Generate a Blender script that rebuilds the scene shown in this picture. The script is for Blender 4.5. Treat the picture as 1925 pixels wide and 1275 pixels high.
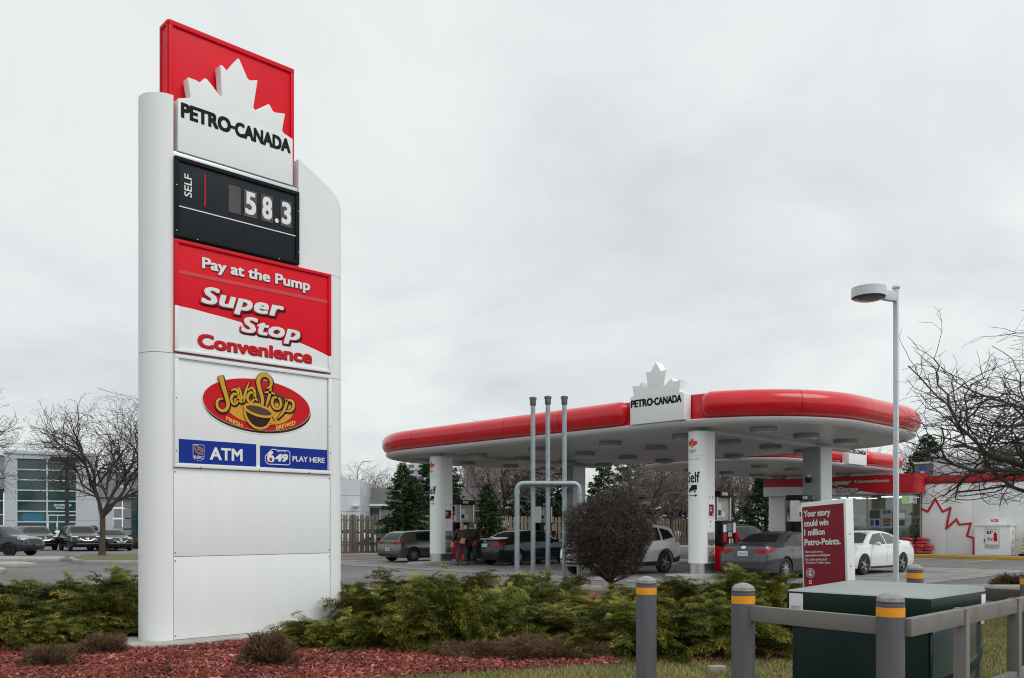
import bpy, bmesh, math, random
import numpy as np
from mathutils import Vector, Matrix, geometry
from mathutils.bvhtree import BVHTree

R_ = math.radians
for o in list(bpy.data.objects):
    bpy.data.objects.remove(o, do_unlink=True)
scene = bpy.context.scene
C = scene.collection

# ------------------------------------------------------------------ camera
# The world axes are the axes of the filling station: +Y runs along the pump islands and the pylon,
# +X across them.  The camera stands at the origin, 1.6 m up, and looks 46.4 degrees left of +Y.
YAW = R_(46.4)
EYE = 1.6
FPX, CPX, HPY = 1625.0, 962.5, 990.0
cam_data = bpy.data.cameras.new('camera')
cam_data.sensor_width = 36.0
cam_data.lens = FPX / 1925.0 * 36.0
cam_data.shift_y = (HPY - 637.5) / 1925.0
cam_data.clip_start = 0.1
cam_data.clip_end = 6000.0
cam = bpy.data.objects.new('camera', cam_data)
cam.location = (0, 0, EYE)
cam.rotation_euler = (R_(90), 0, YAW)
C.objects.link(cam)
scene.camera = cam

# ------------------------------------------------------------------ sky, sun, exposure
SUN_EL, SUN_AZ = R_(50), R_(78)          # azimuth counted clockwise from +Y
sdir = Vector((math.sin(SUN_AZ) * math.cos(SUN_EL), math.cos(SUN_AZ) * math.cos(SUN_EL), math.sin(SUN_EL)))
world = bpy.data.worlds.new('World')
scene.world = world
world.use_nodes = True
wn, wl = world.node_tree.nodes, world.node_tree.links
wn.clear()
w_out = wn.new('ShaderNodeOutputWorld')
w_bg = wn.new('ShaderNodeBackground')
w_bg.inputs['Strength'].default_value = 0.1
sky = wn.new('ShaderNodeTexSky')
sky.sky_type = 'NISHITA'
sky.sun_disc = False
sky.sun_elevation = SUN_EL
sky.sun_rotation = SUN_AZ
tc = wn.new('ShaderNodeTexCoord')
sep = wn.new('ShaderNodeSeparateXYZ')
wl.new(tc.outputs['Generated'], sep.inputs[0])
def wmath(op, a, b=None):
    n = wn.new('ShaderNodeMath'); n.operation = op
    for i, q in enumerate((a, b)):
        if q is None: continue
        if isinstance(q, (int, float)): n.inputs[i].default_value = q
        else: wl.new(q, n.inputs[i])
    return n.outputs[0]
hz = wmath('ADD', wmath('MAXIMUM', sep.outputs[2], 0.0), 0.22)
cmb = wn.new('ShaderNodeCombineXYZ')
wl.new(wmath('DIVIDE', sep.outputs[0], hz), cmb.inputs[0])
wl.new(wmath('DIVIDE', sep.outputs[1], hz), cmb.inputs[1])
n1 = wn.new('ShaderNodeTexNoise'); n1.inputs['Scale'].default_value = 1.1
n1.inputs['Detail'].default_value = 7; n1.inputs['Roughness'].default_value = 0.55; n1.inputs['Distortion'].default_value = 0.5
wl.new(cmb.outputs[0], n1.inputs['Vector'])
ramp = wn.new('ShaderNodeValToRGB')
e = ramp.color_ramp.elements
e[0].position = 0.32; e[0].color = (0.605, 0.645, 0.665, 1)
e[1].position = 0.64; e[1].color = (0.825, 0.85, 0.845, 1)
wl.new(n1.outputs[0], ramp.inputs[0])
# brighter cloud round the hidden sun
dotn = wn.new('ShaderNodeVectorMath'); dotn.operation = 'DOT_PRODUCT'
wl.new(tc.outputs['Generated'], dotn.inputs[0]); dotn.inputs[1].default_value = sdir
glow = wmath('MULTIPLY', wmath('POWER', wmath('MAXIMUM', wmath('ADD', wmath('MULTIPLY', dotn.outputs['Value'], 0.5), 0.5), 0.0), 3.0), 0.46)
gain = wmath('ADD', glow, 1.06)
vm = wn.new('ShaderNodeVectorMath'); vm.operation = 'SCALE'
wl.new(ramp.outputs[0], vm.inputs[0]); wl.new(gain, vm.inputs['Scale'])
vm2 = wn.new('ShaderNodeVectorMath'); vm2.operation = 'SCALE'; vm2.inputs['Scale'].default_value = 10.0
wl.new(vm.outputs[0], vm2.inputs[0])
wmix = wn.new('ShaderNodeMix'); wmix.data_type = 'RGBA'
wmix.inputs[0].default_value = 0.93
wl.new(sky.outputs[0], wmix.inputs[6]); wl.new(vm2.outputs[0], wmix.inputs[7])
wl.new(wmix.outputs[2], w_bg.inputs[0]); wl.new(w_bg.outputs[0], w_out.inputs[0])

sun_d = bpy.data.lights.new('sun', 'SUN')
sun_d.energy = 1.25; sun_d.angle = R_(35); sun_d.color = (1.0, 0.97, 0.93)
sun_o = bpy.data.objects.new('sun', sun_d)
sun_o.rotation_euler = (-sdir).to_track_quat('-Z', 'Y').to_euler()
sun_o.location = (0, 0, 60)
C.objects.link(sun_o)

scene.view_settings.view_transform = 'Standard'
scene.view_settings.look = 'None'
scene.view_settings.exposure = 0.0
scene.view_settings.gamma = 1.0
scene.view_settings.use_curve_mapping = False
scene.render.engine = 'CYCLES'
scene.cycles.use_denoising = True
scene.cycles.filter_width = 1.1
scene.cycles.max_bounces = 6
scene.cycles.transparent_max_bounces = 8
scene.cycles.sample_clamp_indirect = 6.0

# ------------------------------------------------------------------ helpers: places
FW = Vector((-math.sin(YAW), math.cos(YAW)))
RT = Vector((math.cos(YAW), math.sin(YAW)))
def D(px, d):                       # plan position seen at column px, d metres ahead
    p = FW * d + RT * ((px - CPX) / FPX * d)
    return (p.x, p.y)
def Zat(py, d): return EYE + (HPY - py) / FPX * d
def G(px, py, z=0.0): return D(px, (EYE - z) * FPX / (py - HPY))

# ------------------------------------------------------------------ helpers: materials
MATS = {}
def mat(name, col, rough=0.5, metal=0.0, var=0.06, vscale=6.0, bump=0.0, bscale=40.0, coat=0.0, spec=0.5, emit=0.0,
        dirt=None, dscale=2.0, damt=0.5, stretch=None, vcol=False):
    if name in MATS: return MATS[name]
    m = bpy.data.materials.new(name); m.use_nodes = True
    nt = m.node_tree; n, l = nt.nodes, nt.links
    b = n['Principled BSDF']
    b.inputs['Roughness'].default_value = rough
    b.inputs['Metallic'].default_value = metal
    b.inputs['Specular IOR Level'].default_value = spec
    if coat: b.inputs['Coat Weight'].default_value = coat; b.inputs['Coat Roughness'].default_value = 0.06
    t = n.new('ShaderNodeTexCoord'); vec = t.outputs['Object']
    if stretch:
        mp = n.new('ShaderNodeMapping'); mp.inputs['Scale'].default_value = stretch
        l.new(vec, mp.inputs[0]); vec = mp.outputs[0]
    no = n.new('ShaderNodeTexNoise'); no.inputs['Scale'].default_value = vscale; no.inputs['Detail'].default_value = 5
    l.new(vec, no.inputs['Vector'])
    mr = n.new('ShaderNodeMapRange')
    mr.inputs[1].default_value = 0.25; mr.inputs[2].default_value = 0.75
    mr.inputs[3].default_value = 1 - var; mr.inputs[4].default_value = 1 + var
    l.new(no.outputs[0], mr.inputs[0])
    vs = n.new('ShaderNodeVectorMath'); vs.operation = 'SCALE'
    if vcol:
        at = n.new('ShaderNodeAttribute'); at.attribute_name = 'Col'; l.new(at.outputs['Color'], vs.inputs[0])
    else: vs.inputs[0].default_value = col[:3]
    l.new(mr.outputs[0], vs.inputs['Scale'])
    cout = vs.outputs[0]
    if dirt:
        dn = n.new('ShaderNodeTexNoise'); dn.inputs['Scale'].default_value = dscale; dn.inputs['Detail'].default_value = 8
        dn.inputs['Roughness'].default_value = 0.65
        l.new(vec, dn.inputs['Vector'])
        dr = n.new('ShaderNodeMapRange'); dr.inputs[1].default_value = 0.48; dr.inputs[2].default_value = 0.72
        dr.inputs[3].default_value = 0; dr.inputs[4].default_value = damt
        l.new(dn.outputs[0], dr.inputs[0])
        mx = n.new('ShaderNodeMix'); mx.data_type = 'RGBA'
        l.new(dr.outputs[0], mx.inputs[0]); l.new(cout, mx.inputs[6]); mx.inputs[7].default_value = (*dirt, 1)
        cout = mx.outputs[2]
    l.new(cout, b.inputs['Base Color'])
    if emit:
        l.new(cout, b.inputs['Emission Color']); b.inputs['Emission Strength'].default_value = emit
    if bump:
        bn = n.new('ShaderNodeTexNoise'); bn.inputs['Scale'].default_value = bscale; bn.inputs['Detail'].default_value = 4
        l.new(vec, bn.inputs['Vector'])
        bp = n.new('ShaderNodeBump'); bp.inputs['Strength'].default_value = bump; bp.inputs['Distance'].default_value = 0.02
        l.new(bn.outputs[0], bp.inputs['Height']); l.new(bp.outputs[0], b.inputs['Normal'])
    # small variation of gloss
    rr = n.new('ShaderNodeMapRange'); rr.inputs[1].default_value = 0.2; rr.inputs[2].default_value = 0.8
    rr.inputs[3].default_value = max(rough - 0.06, 0.02); rr.inputs[4].default_value = min(rough + 0.08, 1)
    l.new(no.outputs[0], rr.inputs[0]); l.new(rr.outputs[0], b.inputs['Roughness'])
    MATS[name] = m
    return m
def glass_mat(name, tint, refl=0.12, alpha=0.85):
    """window glass: see-through tinted pane with a mirror-like skin"""
    if name in MATS: return MATS[name]
    m = bpy.data.materials.new(name); m.use_nodes = True
    n, l = m.node_tree.nodes, m.node_tree.links; n.clear()
    out = n.new('ShaderNodeOutputMaterial'); tr = n.new('ShaderNodeBsdfTransparent'); gl = n.new('ShaderNodeBsdfGlossy')
    no = n.new('ShaderNodeTexNoise'); no.inputs['Scale'].default_value = 0.6
    bp = n.new('ShaderNodeBump'); bp.inputs['Strength'].default_value = 0.03; l.new(no.outputs[0], bp.inputs['Height'])
    l.new(bp.outputs[0], gl.inputs['Normal'])
    tr.inputs[0].default_value = (*tint, 1); gl.inputs['Roughness'].default_value = 0.03
    fr = n.new('ShaderNodeFresnel'); fr.inputs['IOR'].default_value = 1.5
    mr = n.new('ShaderNodeMapRange'); mr.inputs[1].default_value = 0; mr.inputs[2].default_value = 1
    mr.inputs[3].default_value = refl; mr.inputs[4].default_value = 1.0; l.new(fr.outputs[0], mr.inputs[0])
    mx = n.new('ShaderNodeMixShader'); l.new(mr.outputs[0], mx.inputs[0]); l.new(tr.outputs[0], mx.inputs[1]); l.new(gl.outputs[0], mx.inputs[2])
    l.new(mx.outputs[0], out.inputs[0]); MATS[name] = m
    return m
def rust_mat(name, base, rust, lo, hi, scale, stretch=(1, 1, 1), rough=0.55):
    m = mat(name, base, rough, 0.0, 0.10, 5, 0.08, 60, stretch=stretch, dirt=rust, dscale=scale, damt=1.0)
    for nd in m.node_tree.nodes:
        if nd.type == 'MAP_RANGE' and abs(nd.inputs[4].default_value - 1.0) < 1e-6 and nd.inputs[3].default_value == 0:
            nd.inputs[1].default_value = lo; nd.inputs[2].default_value = hi
    return m

# ------------------------------------------------------------------ helpers: meshes and objects
WLOC = {}
def frame(o, ex, ey, en):
    o, ex, ey, en = Vector(o), Vector(ex), Vector(ey), Vector(en)
    return lambda x, y, n=0.0: o + ex * x + ey * y + en * n
class MB:
    def __init__(s): s.v = []; s.f = []; s.m = []; s.flatshade = False
    def add(s, vs, fs, m=0):
        b = len(s.v); s.v += [tuple(q) for q in vs]; s.f += [tuple(b + i for i in f) for f in fs]; s.m += [m] * len(fs)
        return s
    def box(s, x0, x1, y0, y1, z0, z1, m=0):
        return s.add([(x, y, z) for z in (z0, z1) for y in (y0, y1) for x in (x0, x1)],
                     [(0, 2, 3, 1), (4, 5, 7, 6), (0, 1, 5, 4), (2, 6, 7, 3), (0, 4, 6, 2), (1, 3, 7, 5)], m)
    def obox(s, fr, x0, x1, y0, y1, n0, n1, m=0):
        return s.add([fr(x, y, n) for n in (n0, n1) for y in (y0, y1) for x in (x0, x1)],
                     [(0, 2, 3, 1), (4, 5, 7, 6), (0, 1, 5, 4), (2, 6, 7, 3), (0, 4, 6, 2), (1, 3, 7, 5)], m)
    def prism(s, poly, fr, n0, n1, m=0, back=True):
        k = len(poly)
        fs = [tuple(range(k, 2 * k))] + [(i, (i + 1) % k, k + (i + 1) % k, k + i) for i in range(k)]
        if back: fs.append(tuple(reversed(range(k))))
        return s.add([fr(x, y, n0) for x, y in poly] + [fr(x, y, n1) for x, y in poly], fs, m)
    def flat(s, poly, fr, n, m=0): return s.add([fr(x, y, n) for x, y in poly], [tuple(range(len(poly)))], m)
    def tube(s, pts, rad, n=6, cap=True, m=0):
        pts = [Vector(p) for p in pts]; k = len(pts)
        if not hasattr(rad, '__len__'): rad = [rad] * k
        vs = []; up = None
        for i, p in enumerate(pts):
            t = (pts[min(i + 1, k - 1)] - pts[max(i - 1, 0)])
            if t.length < 1e-9: t = Vector((0, 0, 1))
            t.normalize()
            if up is None:
                a = Vector((0, 0, 1)) if abs(t.z) < 0.9 else Vector((1, 0, 0)); up = (a - t * a.dot(t)).normalized()
            else:
                up = (up - t * up.dot(t))
                up = up.normalized() if up.length > 1e-6 else t.orthogonal().normalized()
            sd = t.cross(up)
            for j in range(n):
                a = 2 * math.pi * j / n
                vs.append(p + (up * math.cos(a) + sd * math.sin(a)) * rad[i])
        fs = [(i * n + j, i * n + (j + 1) % n, (i + 1) * n + (j + 1) % n, (i + 1) * n + j) for i in range(k - 1) for j in range(n)]
        if cap: fs += [tuple(reversed(range(n))), tuple(range((k - 1) * n, k * n))]
        return s.add(vs, fs, m)
    def lathe(s, prof, n=20, c=(0, 0, 0), m=0, axis='z', cap=True):
        vs = []
        for r, z in prof:
            for j in range(n):
                a = 2 * math.pi * j / n; p = (r * math.cos(a), r * math.sin(a), z)
                if axis == 'x': p = (p[2], p[0], p[1])
                elif axis == 'y': p = (p[1], p[2], p[0])
                vs.append((c[0] + p[0], c[1] + p[1], c[2] + p[2]))
        k = len(prof)
        fs = [(i * n + j, i * n + (j + 1) % n, (i + 1) * n + (j + 1) % n, (i + 1) * n + j) for i in range(k - 1) for j in range(n)]
        if cap: fs += [tuple(reversed(range(n))), tuple(range((k - 1) * n, k * n))]
        return s.add(vs, fs, m)
    def mesh(s, name, mats, bevel=0.0, angle=35, off=None, seg=2):
        me = bpy.data.meshes.new(name)
        vs = s.v
        if off is not None: vs = [(a - off[0], b - off[1], c - off[2]) for a, b, c in vs]
        me.from_pydata(vs, [], s.f)
        if not isinstance(mats, (list, tuple)): mats = [mats]
        for q in mats: me.materials.append(q)
        if len(mats) > 1: me.polygons.foreach_set('material_index', s.m)
        bm = bmesh.new(); bm.from_mesh(me)
        bmesh.ops.recalc_face_normals(bm, faces=bm.faces)
        if bevel:
            ed = [q for q in bm.edges if len(q.link_faces) == 2 and q.calc_face_angle(0) > 0.5]
            bmesh.ops.bevel(bm, geom=ed, offset=bevel, segments=seg, affect='EDGES', profile=0.6, clamp_overlap=True)
        bm.to_mesh(me); bm.free()
        if s.flatshade: me.shade_flat(); return me
        me.shade_smooth()
        me.set_sharp_from_angle(angle=R_(angle))
        return me
    def build(s, name, mats, parent=None, bevel=0.0, angle=35, local=False, seg=2):
        off = None if (local or parent is None) else WLOC.get(parent.name, (0, 0, 0))
        return link(name, s.mesh(name, mats, bevel, angle, off, seg), parent)
def link(name, data, parent=None):
    o = bpy.data.objects.new(name, data); C.objects.link(o)
    if parent is not None:
        o.parent = parent; WLOC[o.name] = WLOC.get(parent.name, (0, 0, 0))
    return o
def tag(o, label=None, cat=None, group=None, kind=None):
    if label: o['label'] = label
    if cat: o['category'] = cat
    if group: o['group'] = group
    if kind: o['kind'] = kind
    return o
def thing(name, label, cat, loc=(0, 0, 0), rotz=0.0, group=None):
    o = bpy.data.objects.new(name, None); C.objects.link(o); o.empty_display_size = 0.3
    o.location = loc; o.rotation_euler = (0, 0, rotz); WLOC[o.name] = tuple(loc)
    return tag(o, label, cat, group)
def copy_tree(o, parent=None):
    c = o.copy(); C.objects.link(c)
    if parent is not None: c.parent = parent
    for ch in o.children: copy_tree(ch, c)
    return c
def fastmesh(name, V, F, mats, col=None, smooth=False):
    """V (n,3) array, F (k,3) or (k,4) array, col (n,3)"""
    V = np.asarray(V, dtype=np.float32); F = np.asarray(F, dtype=np.int32)
    me = bpy.data.meshes.new(name); k = F.shape[1]
    me.vertices.add(len(V)); me.vertices.foreach_set('co', V.ravel())
    me.loops.add(F.size); me.loops.foreach_set('vertex_index', F.ravel())
    me.polygons.add(len(F)); me.polygons.foreach_set('loop_start', np.arange(0, F.size, k, dtype=np.int32))
    me.polygons.foreach_set('loop_total', np.full(len(F), k, dtype=np.int32))
    me.update(calc_edges=True)
    for q in (mats if isinstance(mats, (list, tuple)) else [mats]): me.materials.append(q)
    if col is not None:
        a = me.color_attributes.new('Col', 'FLOAT_COLOR', 'POINT')
        a.data.foreach_set('color', np.hstack([np.asarray(col, dtype=np.float32), np.ones((len(V), 1), np.float32)]).ravel())
    if smooth: me.shade_smooth()
    else: me.shade_flat()
    return me

# ------------------------------------------------------------------ helpers: lettering and flat shapes
TXT = {}
def text_geo(body, bold=0.0, shear=0.0, spacing=1.0, res=3):
    key = (body, bold, shear, spacing, res)
    if key in TXT: return TXT[key]
    cu = bpy.data.curves.new('lettering', 'FONT'); cu.body = body; cu.size = 1.0
    cu.offset = bold; cu.shear = shear; cu.space_character = spacing; cu.resolution_u = res
    ob = bpy.data.objects.new('lettering', cu)
    me = bpy.data.meshes.new_from_object(ob)
    vs = [(v.co.x, v.co.y) for v in me.vertices]; fs = [tuple(p.vertices) for p in me.polygons]
    bpy.data.objects.remove(ob); bpy.data.curves.remove(cu); bpy.data.meshes.remove(me)
    TXT[key] = (vs, fs)
    return vs, fs
def put_text(mb, fr, body, x0, x1, y0, y1, n, bold=0.0, shear=0.0, spacing=1.0, m=0, fit_to=None, warp=None, res=3):
    """write body so that its ink fills the box x0..x1, y0..y1; fit_to: ink box taken from another weight"""
    mb.flatshade = True; fat = max(bold, 0.0); vs, fs = text_geo(body, 0.0, shear, spacing, res)
    pad = fat if fit_to is None else max(fit_to, 0.0)
    ref = [(x + a, y + b) for x, y in vs for a, b in ((-pad, -pad), (pad, pad))]
    fs0 = fs
    if fat:          # bold face: the same letters laid down again round a small circle
        base, vs, fs = vs, [], []
        for k in range(9):
            ox, oy = ((-1, -1), (0, -1), (1, -1), (1, 0), (1, 1), (0, 1), (-1, 1), (-1, 0), (0, 0))[k]
            fs += [tuple(i + len(vs) for i in f) for f in fs0]; vs += [(x + fat * ox, y + fat * oy * .8) for x, y in base]
    ax, bx = min(v[0] for v in ref), max(v[0] for v in ref); ay, by = min(v[1] for v in ref), max(v[1] for v in ref)
    out = []; per = len(vs) // (9 if fat else 1)
    for i, (x, y) in enumerate(vs):
        u = x0 + (x - ax) / (bx - ax) * (x1 - x0); w = y0 + (y - ay) / (by - ay) * (y1 - y0)
        if warp: u, w = warp(u, w)
        out.append(fr(u, w, n + 0.00025 * (i // per)))
    mb.add(out, fs, m)
def catmull(pts, k=5):
    P = [np.array(p, float) for p in pts]; P = [2 * P[0] - P[1]] + P + [2 * P[-1] - P[-2]]; out = []
    for i in range(1, len(P) - 2):
        for j in range(k):
            t = j / k; a, b, c, d = P[i - 1], P[i], P[i + 1], P[i + 2]
            out.append(0.5 * ((2 * b) + (c - a) * t + (2 * a - 5 * b + 4 * c - d) * t * t + (3 * b - a - 3 * c + d) * t ** 3))
    out.append(P[-2]); return [tuple(p) for p in out]
def ribbon(mb, fr, pts, w, n, m=0, smooth=True, grow=0.0, k=5):
    """flat painted stroke through pts with width w (number or list)"""
    if not hasattr(w, '__len__'): w = [w] * len(pts)
    q = [(p[0], p[1], ww) for p, ww in zip(pts, w)]
    if smooth: q = catmull(q, k)
    mb.flatshade = True
    vs = []
    for i, (x, y, ww) in enumerate(q):
        a, b = q[max(i - 1, 0)], q[min(i + 1, len(q) - 1)]
        tx, ty = b[0] - a[0], b[1] - a[1]; L = math.hypot(tx, ty) or 1
        ex = grow * (-1 if i == 0 else 1 if i == len(q) - 1 else 0)
        h = ww / 2 + grow
        cx_, cy_ = x + tx / L * ex, y + ty / L * ex
        vs += [fr(cx_ - ty / L * h, cy_ + tx / L * h, n), fr(cx_ + ty / L * h, cy_ - tx / L * h, n)]
    mb.add(vs, [(2 * i, 2 * i + 1, 2 * i + 3, 2 * i + 2) for i in range(len(q) - 1)], m)
def poly_grid(poly, grid):
    """cut a flat outline into small triangles so that it can follow a curved surface"""
    P = []
    for (a, b), (c, d) in zip(poly, poly[1:] + poly[:1]):
        k = max(1, int(math.hypot(c - a, d - b) / grid)); P += [(a + (c - a) * i / k, b + (d - b) * i / k) for i in range(k)]
    nb = len(P); x0, x1 = min(p[0] for p in P), max(p[0] for p in P); y0, y1 = min(p[1] for p in P), max(p[1] for p in P)
    pts = [Vector(p) for p in P]
    for i in range(1, int((x1 - x0) / grid) + 1):
        for j in range(1, int((y1 - y0) / grid) + 1):
            q = (x0 + i * grid, y0 + j * grid); ins = False
            for (a, b), (c, d) in zip(P, P[1:] + P[:1]):
                if (b > q[1]) != (d > q[1]) and q[0] < (c - a) * (q[1] - b) / (d - b) + a: ins = not ins
            if ins and all((q[0] - a) ** 2 + (q[1] - b) ** 2 > (grid * .35) ** 2 for a, b in P): pts.append(Vector(q))
    vs, es, fs, *_ = geometry.delaunay_2d_cdt(pts, [], [list(range(nb))], 1, 1e-5)
    return vs, fs
def wrap_poly(mb, poly, fr, n, grid=.03):
    vs, fs = poly_grid(poly, grid); mb.add([fr(v.x, v.y, n) for v in vs], [tuple(f) for f in fs]); return mb
def ellipse(cx, cy, a, b, n=48, rot=0.0, t0=0.0, t1=2 * math.pi):
    out = []
    full = abs(t1 - t0 - 2 * math.pi) < 1e-6
    for i in range(n if full else n + 1):
        t = t0 + (t1 - t0) * i / n; x, y = a * math.cos(t), b * math.sin(t)
        out.append((cx + x * math.cos(rot) - y * math.sin(rot), cy + x * math.sin(rot) + y * math.cos(rot)))
    return out
def leaf_poly(w, h, cx=0.0, y0=0.0):
    """upper half of a maple leaf, a blocky emblem, w wide and h high"""
    half = [(0, 1.0), (.10, .78), (.19, .80), (.145, .46), (.28, .60), (.32, .53), (.46, .555), (.42, .36), (.5, .31), (.5, 0)]
    pts = [(cx - x * w, y0 + y * h) for x, y in reversed(half[1:])] + [(cx + x * w, y0 + y * h) for x, y in half]
    return pts
def full_leaf(s, cx=0.0, cy=0.0):
    half = [(0, 1.0), (.11, .76), (.24, .84), (.2, .5), (.4, .66), (.46, .56), (.66, .6), (.58, .42), (.7, .36), (.38, .1), (.42, 0.02), (.08, .06), (.08, -.18)]
    return [(cx - x * s, cy + (y - .4) * s) for x, y in reversed(half[1:])] + [(cx + x * s, cy + (y - .4) * s) for x, y in half]

# ------------------------------------------------------------------ shared materials
WHITE = mat('white_enamel_panel', (0.79, 0.81, 0.81), 0.48, 0, 0.02, 1.6, spec=.3, dirt=(0.42, 0.42, 0.38), dscale=1.6, damt=0.07, stretch=(2.5, 2.5, .28))
PANEL = mat('white_sign_panel', (0.79, 0.81, 0.81), 0.55, 0, 0.02, 1.2, spec=.3, dirt=(0.36, 0.37, 0.34), dscale=2.2, damt=0.05, stretch=(2.5, 2.5, .3))
ALU = mat('satin_aluminium_trim', (0.60, 0.62, 0.63), 0.35, 0.6, 0.05, 8)
RED = mat('red_sign_face', (0.70, 0.006, 0.020), 0.45, 0, 0.04, 2.0, spec=.15)
REDGLOSS = mat('red_gloss_fascia', (0.62, 0.006, 0.014), 0.20, 0, 0.08, 1.2, coat=0.35, spec=.35, dirt=(0.40, 0.02, 0.02), dscale=1.5, damt=0.4, bump=.05, bscale=1.3)
REDTEXT = mat('red_print', (0.56, 0.010, 0.018), 0.5, 0, 0.04, spec=.15)
DARKRED = mat('deep_red_print', (0.20, 0.006, 0.012), 0.5, 0, 0.04, spec=.15)
BLACKP = mat('charcoal_sign_face', (0.014, 0.018, 0.024), 0.5, 0, 0.10, 4, spec=.15)
INK = mat('black_print', (0.010, 0.012, 0.015), 0.6, 0, 0.05, spec=.12)
WTEXT = mat('white_print', (0.76, 0.77, 0.77), 0.4, 0, 0.03)
BLUE = mat('royal_blue_print', (0.008, 0.030, 0.27), 0.5, 0, 0.04, spec=.15)
GOLD = mat('mustard_print', (0.62, 0.34, 0.035), 0.5, 0, 0.05, spec=.15)
YELLOW = mat('yellow_print', (0.75, 0.62, 0.04), 0.4, 0, 0.04)
BROWNP = mat('dark_brown_print', (0.035, 0.014, 0.012), 0.5, 0, 0.05, spec=.15)
TILE = mat('grey_digit_tile', (0.085, 0.08, 0.08), 0.5, 0, 0.12, 9, spec=.2)
STEEL = mat('brushed_stainless', (0.55, 0.55, 0.54), 0.28, 0.95, 0.10, 30, stretch=(30, 30, 1))
GALV = mat('galvanised_pipe', (0.34, 0.40, 0.43), 0.45, 0.35, 0.14, 14, dirt=(0.22, 0.25, 0.27), dscale=9, damt=0.5)
RUBBER = mat('black_rubber', (0.018, 0.018, 0.019), 0.75, 0, 0.15, 20, 0.1, 60)
BLKPL = mat('black_plastic', (0.012, 0.012, 0.013), 0.45, 0, 0.15, 10, spec=.25)
CONC = mat('weathered_concrete', (0.36, 0.35, 0.32), 0.85, 0, 0.14, 4, 0.25, 60, dirt=(0.22, 0.21, 0.18), dscale=3, damt=0.6)
SCREW = mat('rusty_screw', (0.10, 0.055, 0.035), 0.7, 0.3, 0.2, 60)
# ================================================================== GROUND
ASPH = mat('worn_asphalt', (0.135, 0.134, 0.130), 0.88, 0, 0.22, 0.35, 0.35, 90, dirt=(0.205, 0.202, 0.195), dscale=0.18, damt=0.75)
MULCH = mat('red_mulch_soil', (0.105, 0.028, 0.020), 0.95, 0, 0.35, 18, 0.8, 30, dirt=(0.05, 0.022, 0.016), dscale=7, damt=0.8)
SOIL = mat('dry_turf_soil', (0.13, 0.12, 0.05), 0.95, 0, 0.3, 5, 0.6, 30, dirt=(0.20, 0.16, 0.08), dscale=1.2, damt=0.8)
YPAINT = mat('yellow_road_paint', (0.62, 0.36, 0.02), 0.7, 0, 0.12, 8, dirt=(0.30, 0.24, 0.12), dscale=8, damt=0.5)
def sheet(name, pts, z, m, kind='structure', thick=0.0):
    mb = MB(); fr = frame((0, 0, 0), (1, 0, 0), (0, 1, 0), (0, 0, 1))
    if thick: mb.prism(pts, fr, z - thick, z)
    else: mb.flat(pts, fr, z)
    return tag(mb.build(name, m), kind=kind)
sheet('ground', [(-2500, -2500), (2500, -2500), (2500, 2500), (-2500, 2500)], 0.0, ASPH)
bed_front = [D(-260, 8.0), D(300, 8.3), D(700, 8.85), D(900, 9.2), D(1180, 9.8), D(1480, 10.1), D(1660, 10.6)]
bed_back = [D(1640, 13.5), D(1490, 17.5), D(1240, 20.8), D(1000, 21.2), D(700, 20.3), D(640, 19.3), D(300, 18.7), D(-260, 17.2)]
sheet('planting_bed', bed_front + bed_back, 0.045, MULCH)
lawn_poly = [D(-260, 1.2), D(3200, 1.0), D(2600, 16), D(2150, 21.5), D(1725, 21.5), D(1640, 15.0)] + [D(1662, 10.62)] + list(reversed(bed_front[:-1]))
sheet('lawn', lawn_poly, 0.035, SOIL)

def kerb_line(name, pts, w=0.16, h=0.14, m=CONC, closed=False, seglen=3.0):
    """kerb stones laid end to end along a line"""
    root = tag(bpy.data.objects.new(name, None), kind='structure'); C.objects.link(root); WLOC[root.name] = (0, 0, 0)
    P = [Vector(p) for p in pts] + ([Vector(pts[0])] if closed else [])
    for a, b in zip(P[:-1], P[1:]):
        L = (b - a).length; k = max(1, round(L / seglen)); t = (b - a) / L; nn = Vector((-t.y, t.x))
        for i in range(k):
            p, q = a + t * (L * i / k + 0.005), a + t * (L * (i + 1) / k - 0.005)
            fr = frame((p.x, p.y, 0), (t.x, t.y, 0), (nn.x, nn.y, 0), (0, 0, 1))
            mb = MB(); mb.obox(fr, 0, (q - p).length, -w / 2, w / 2, 0, h)
            mb.build('kerb_stone', m, root, bevel=0.015)
    return root
kerb_line('bed_kerb', [D(1640, 13.4), D(1725, 21.6), D(1490, 17.7), D(1240, 21), D(1000, 21.4), D(700, 20.5), D(640, 19.5), D(300, 18.9), D(-260, 17.4)][2:])
kerb_line('lawn_kerb', [D(1727, 21.65), D(2150, 21.65), D(2600, 16.2)])
# planting strip before the wooden fence
sheet('fence_bed', [(-45.6, 18), (-39.5, 18), (-39.5, 70), (-45.6, 70)], 0.05, MULCH)
kerb_line('fence_kerb', [(-39.3, 18), (-39.3, 70)], 0.2, 0.15)
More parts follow.
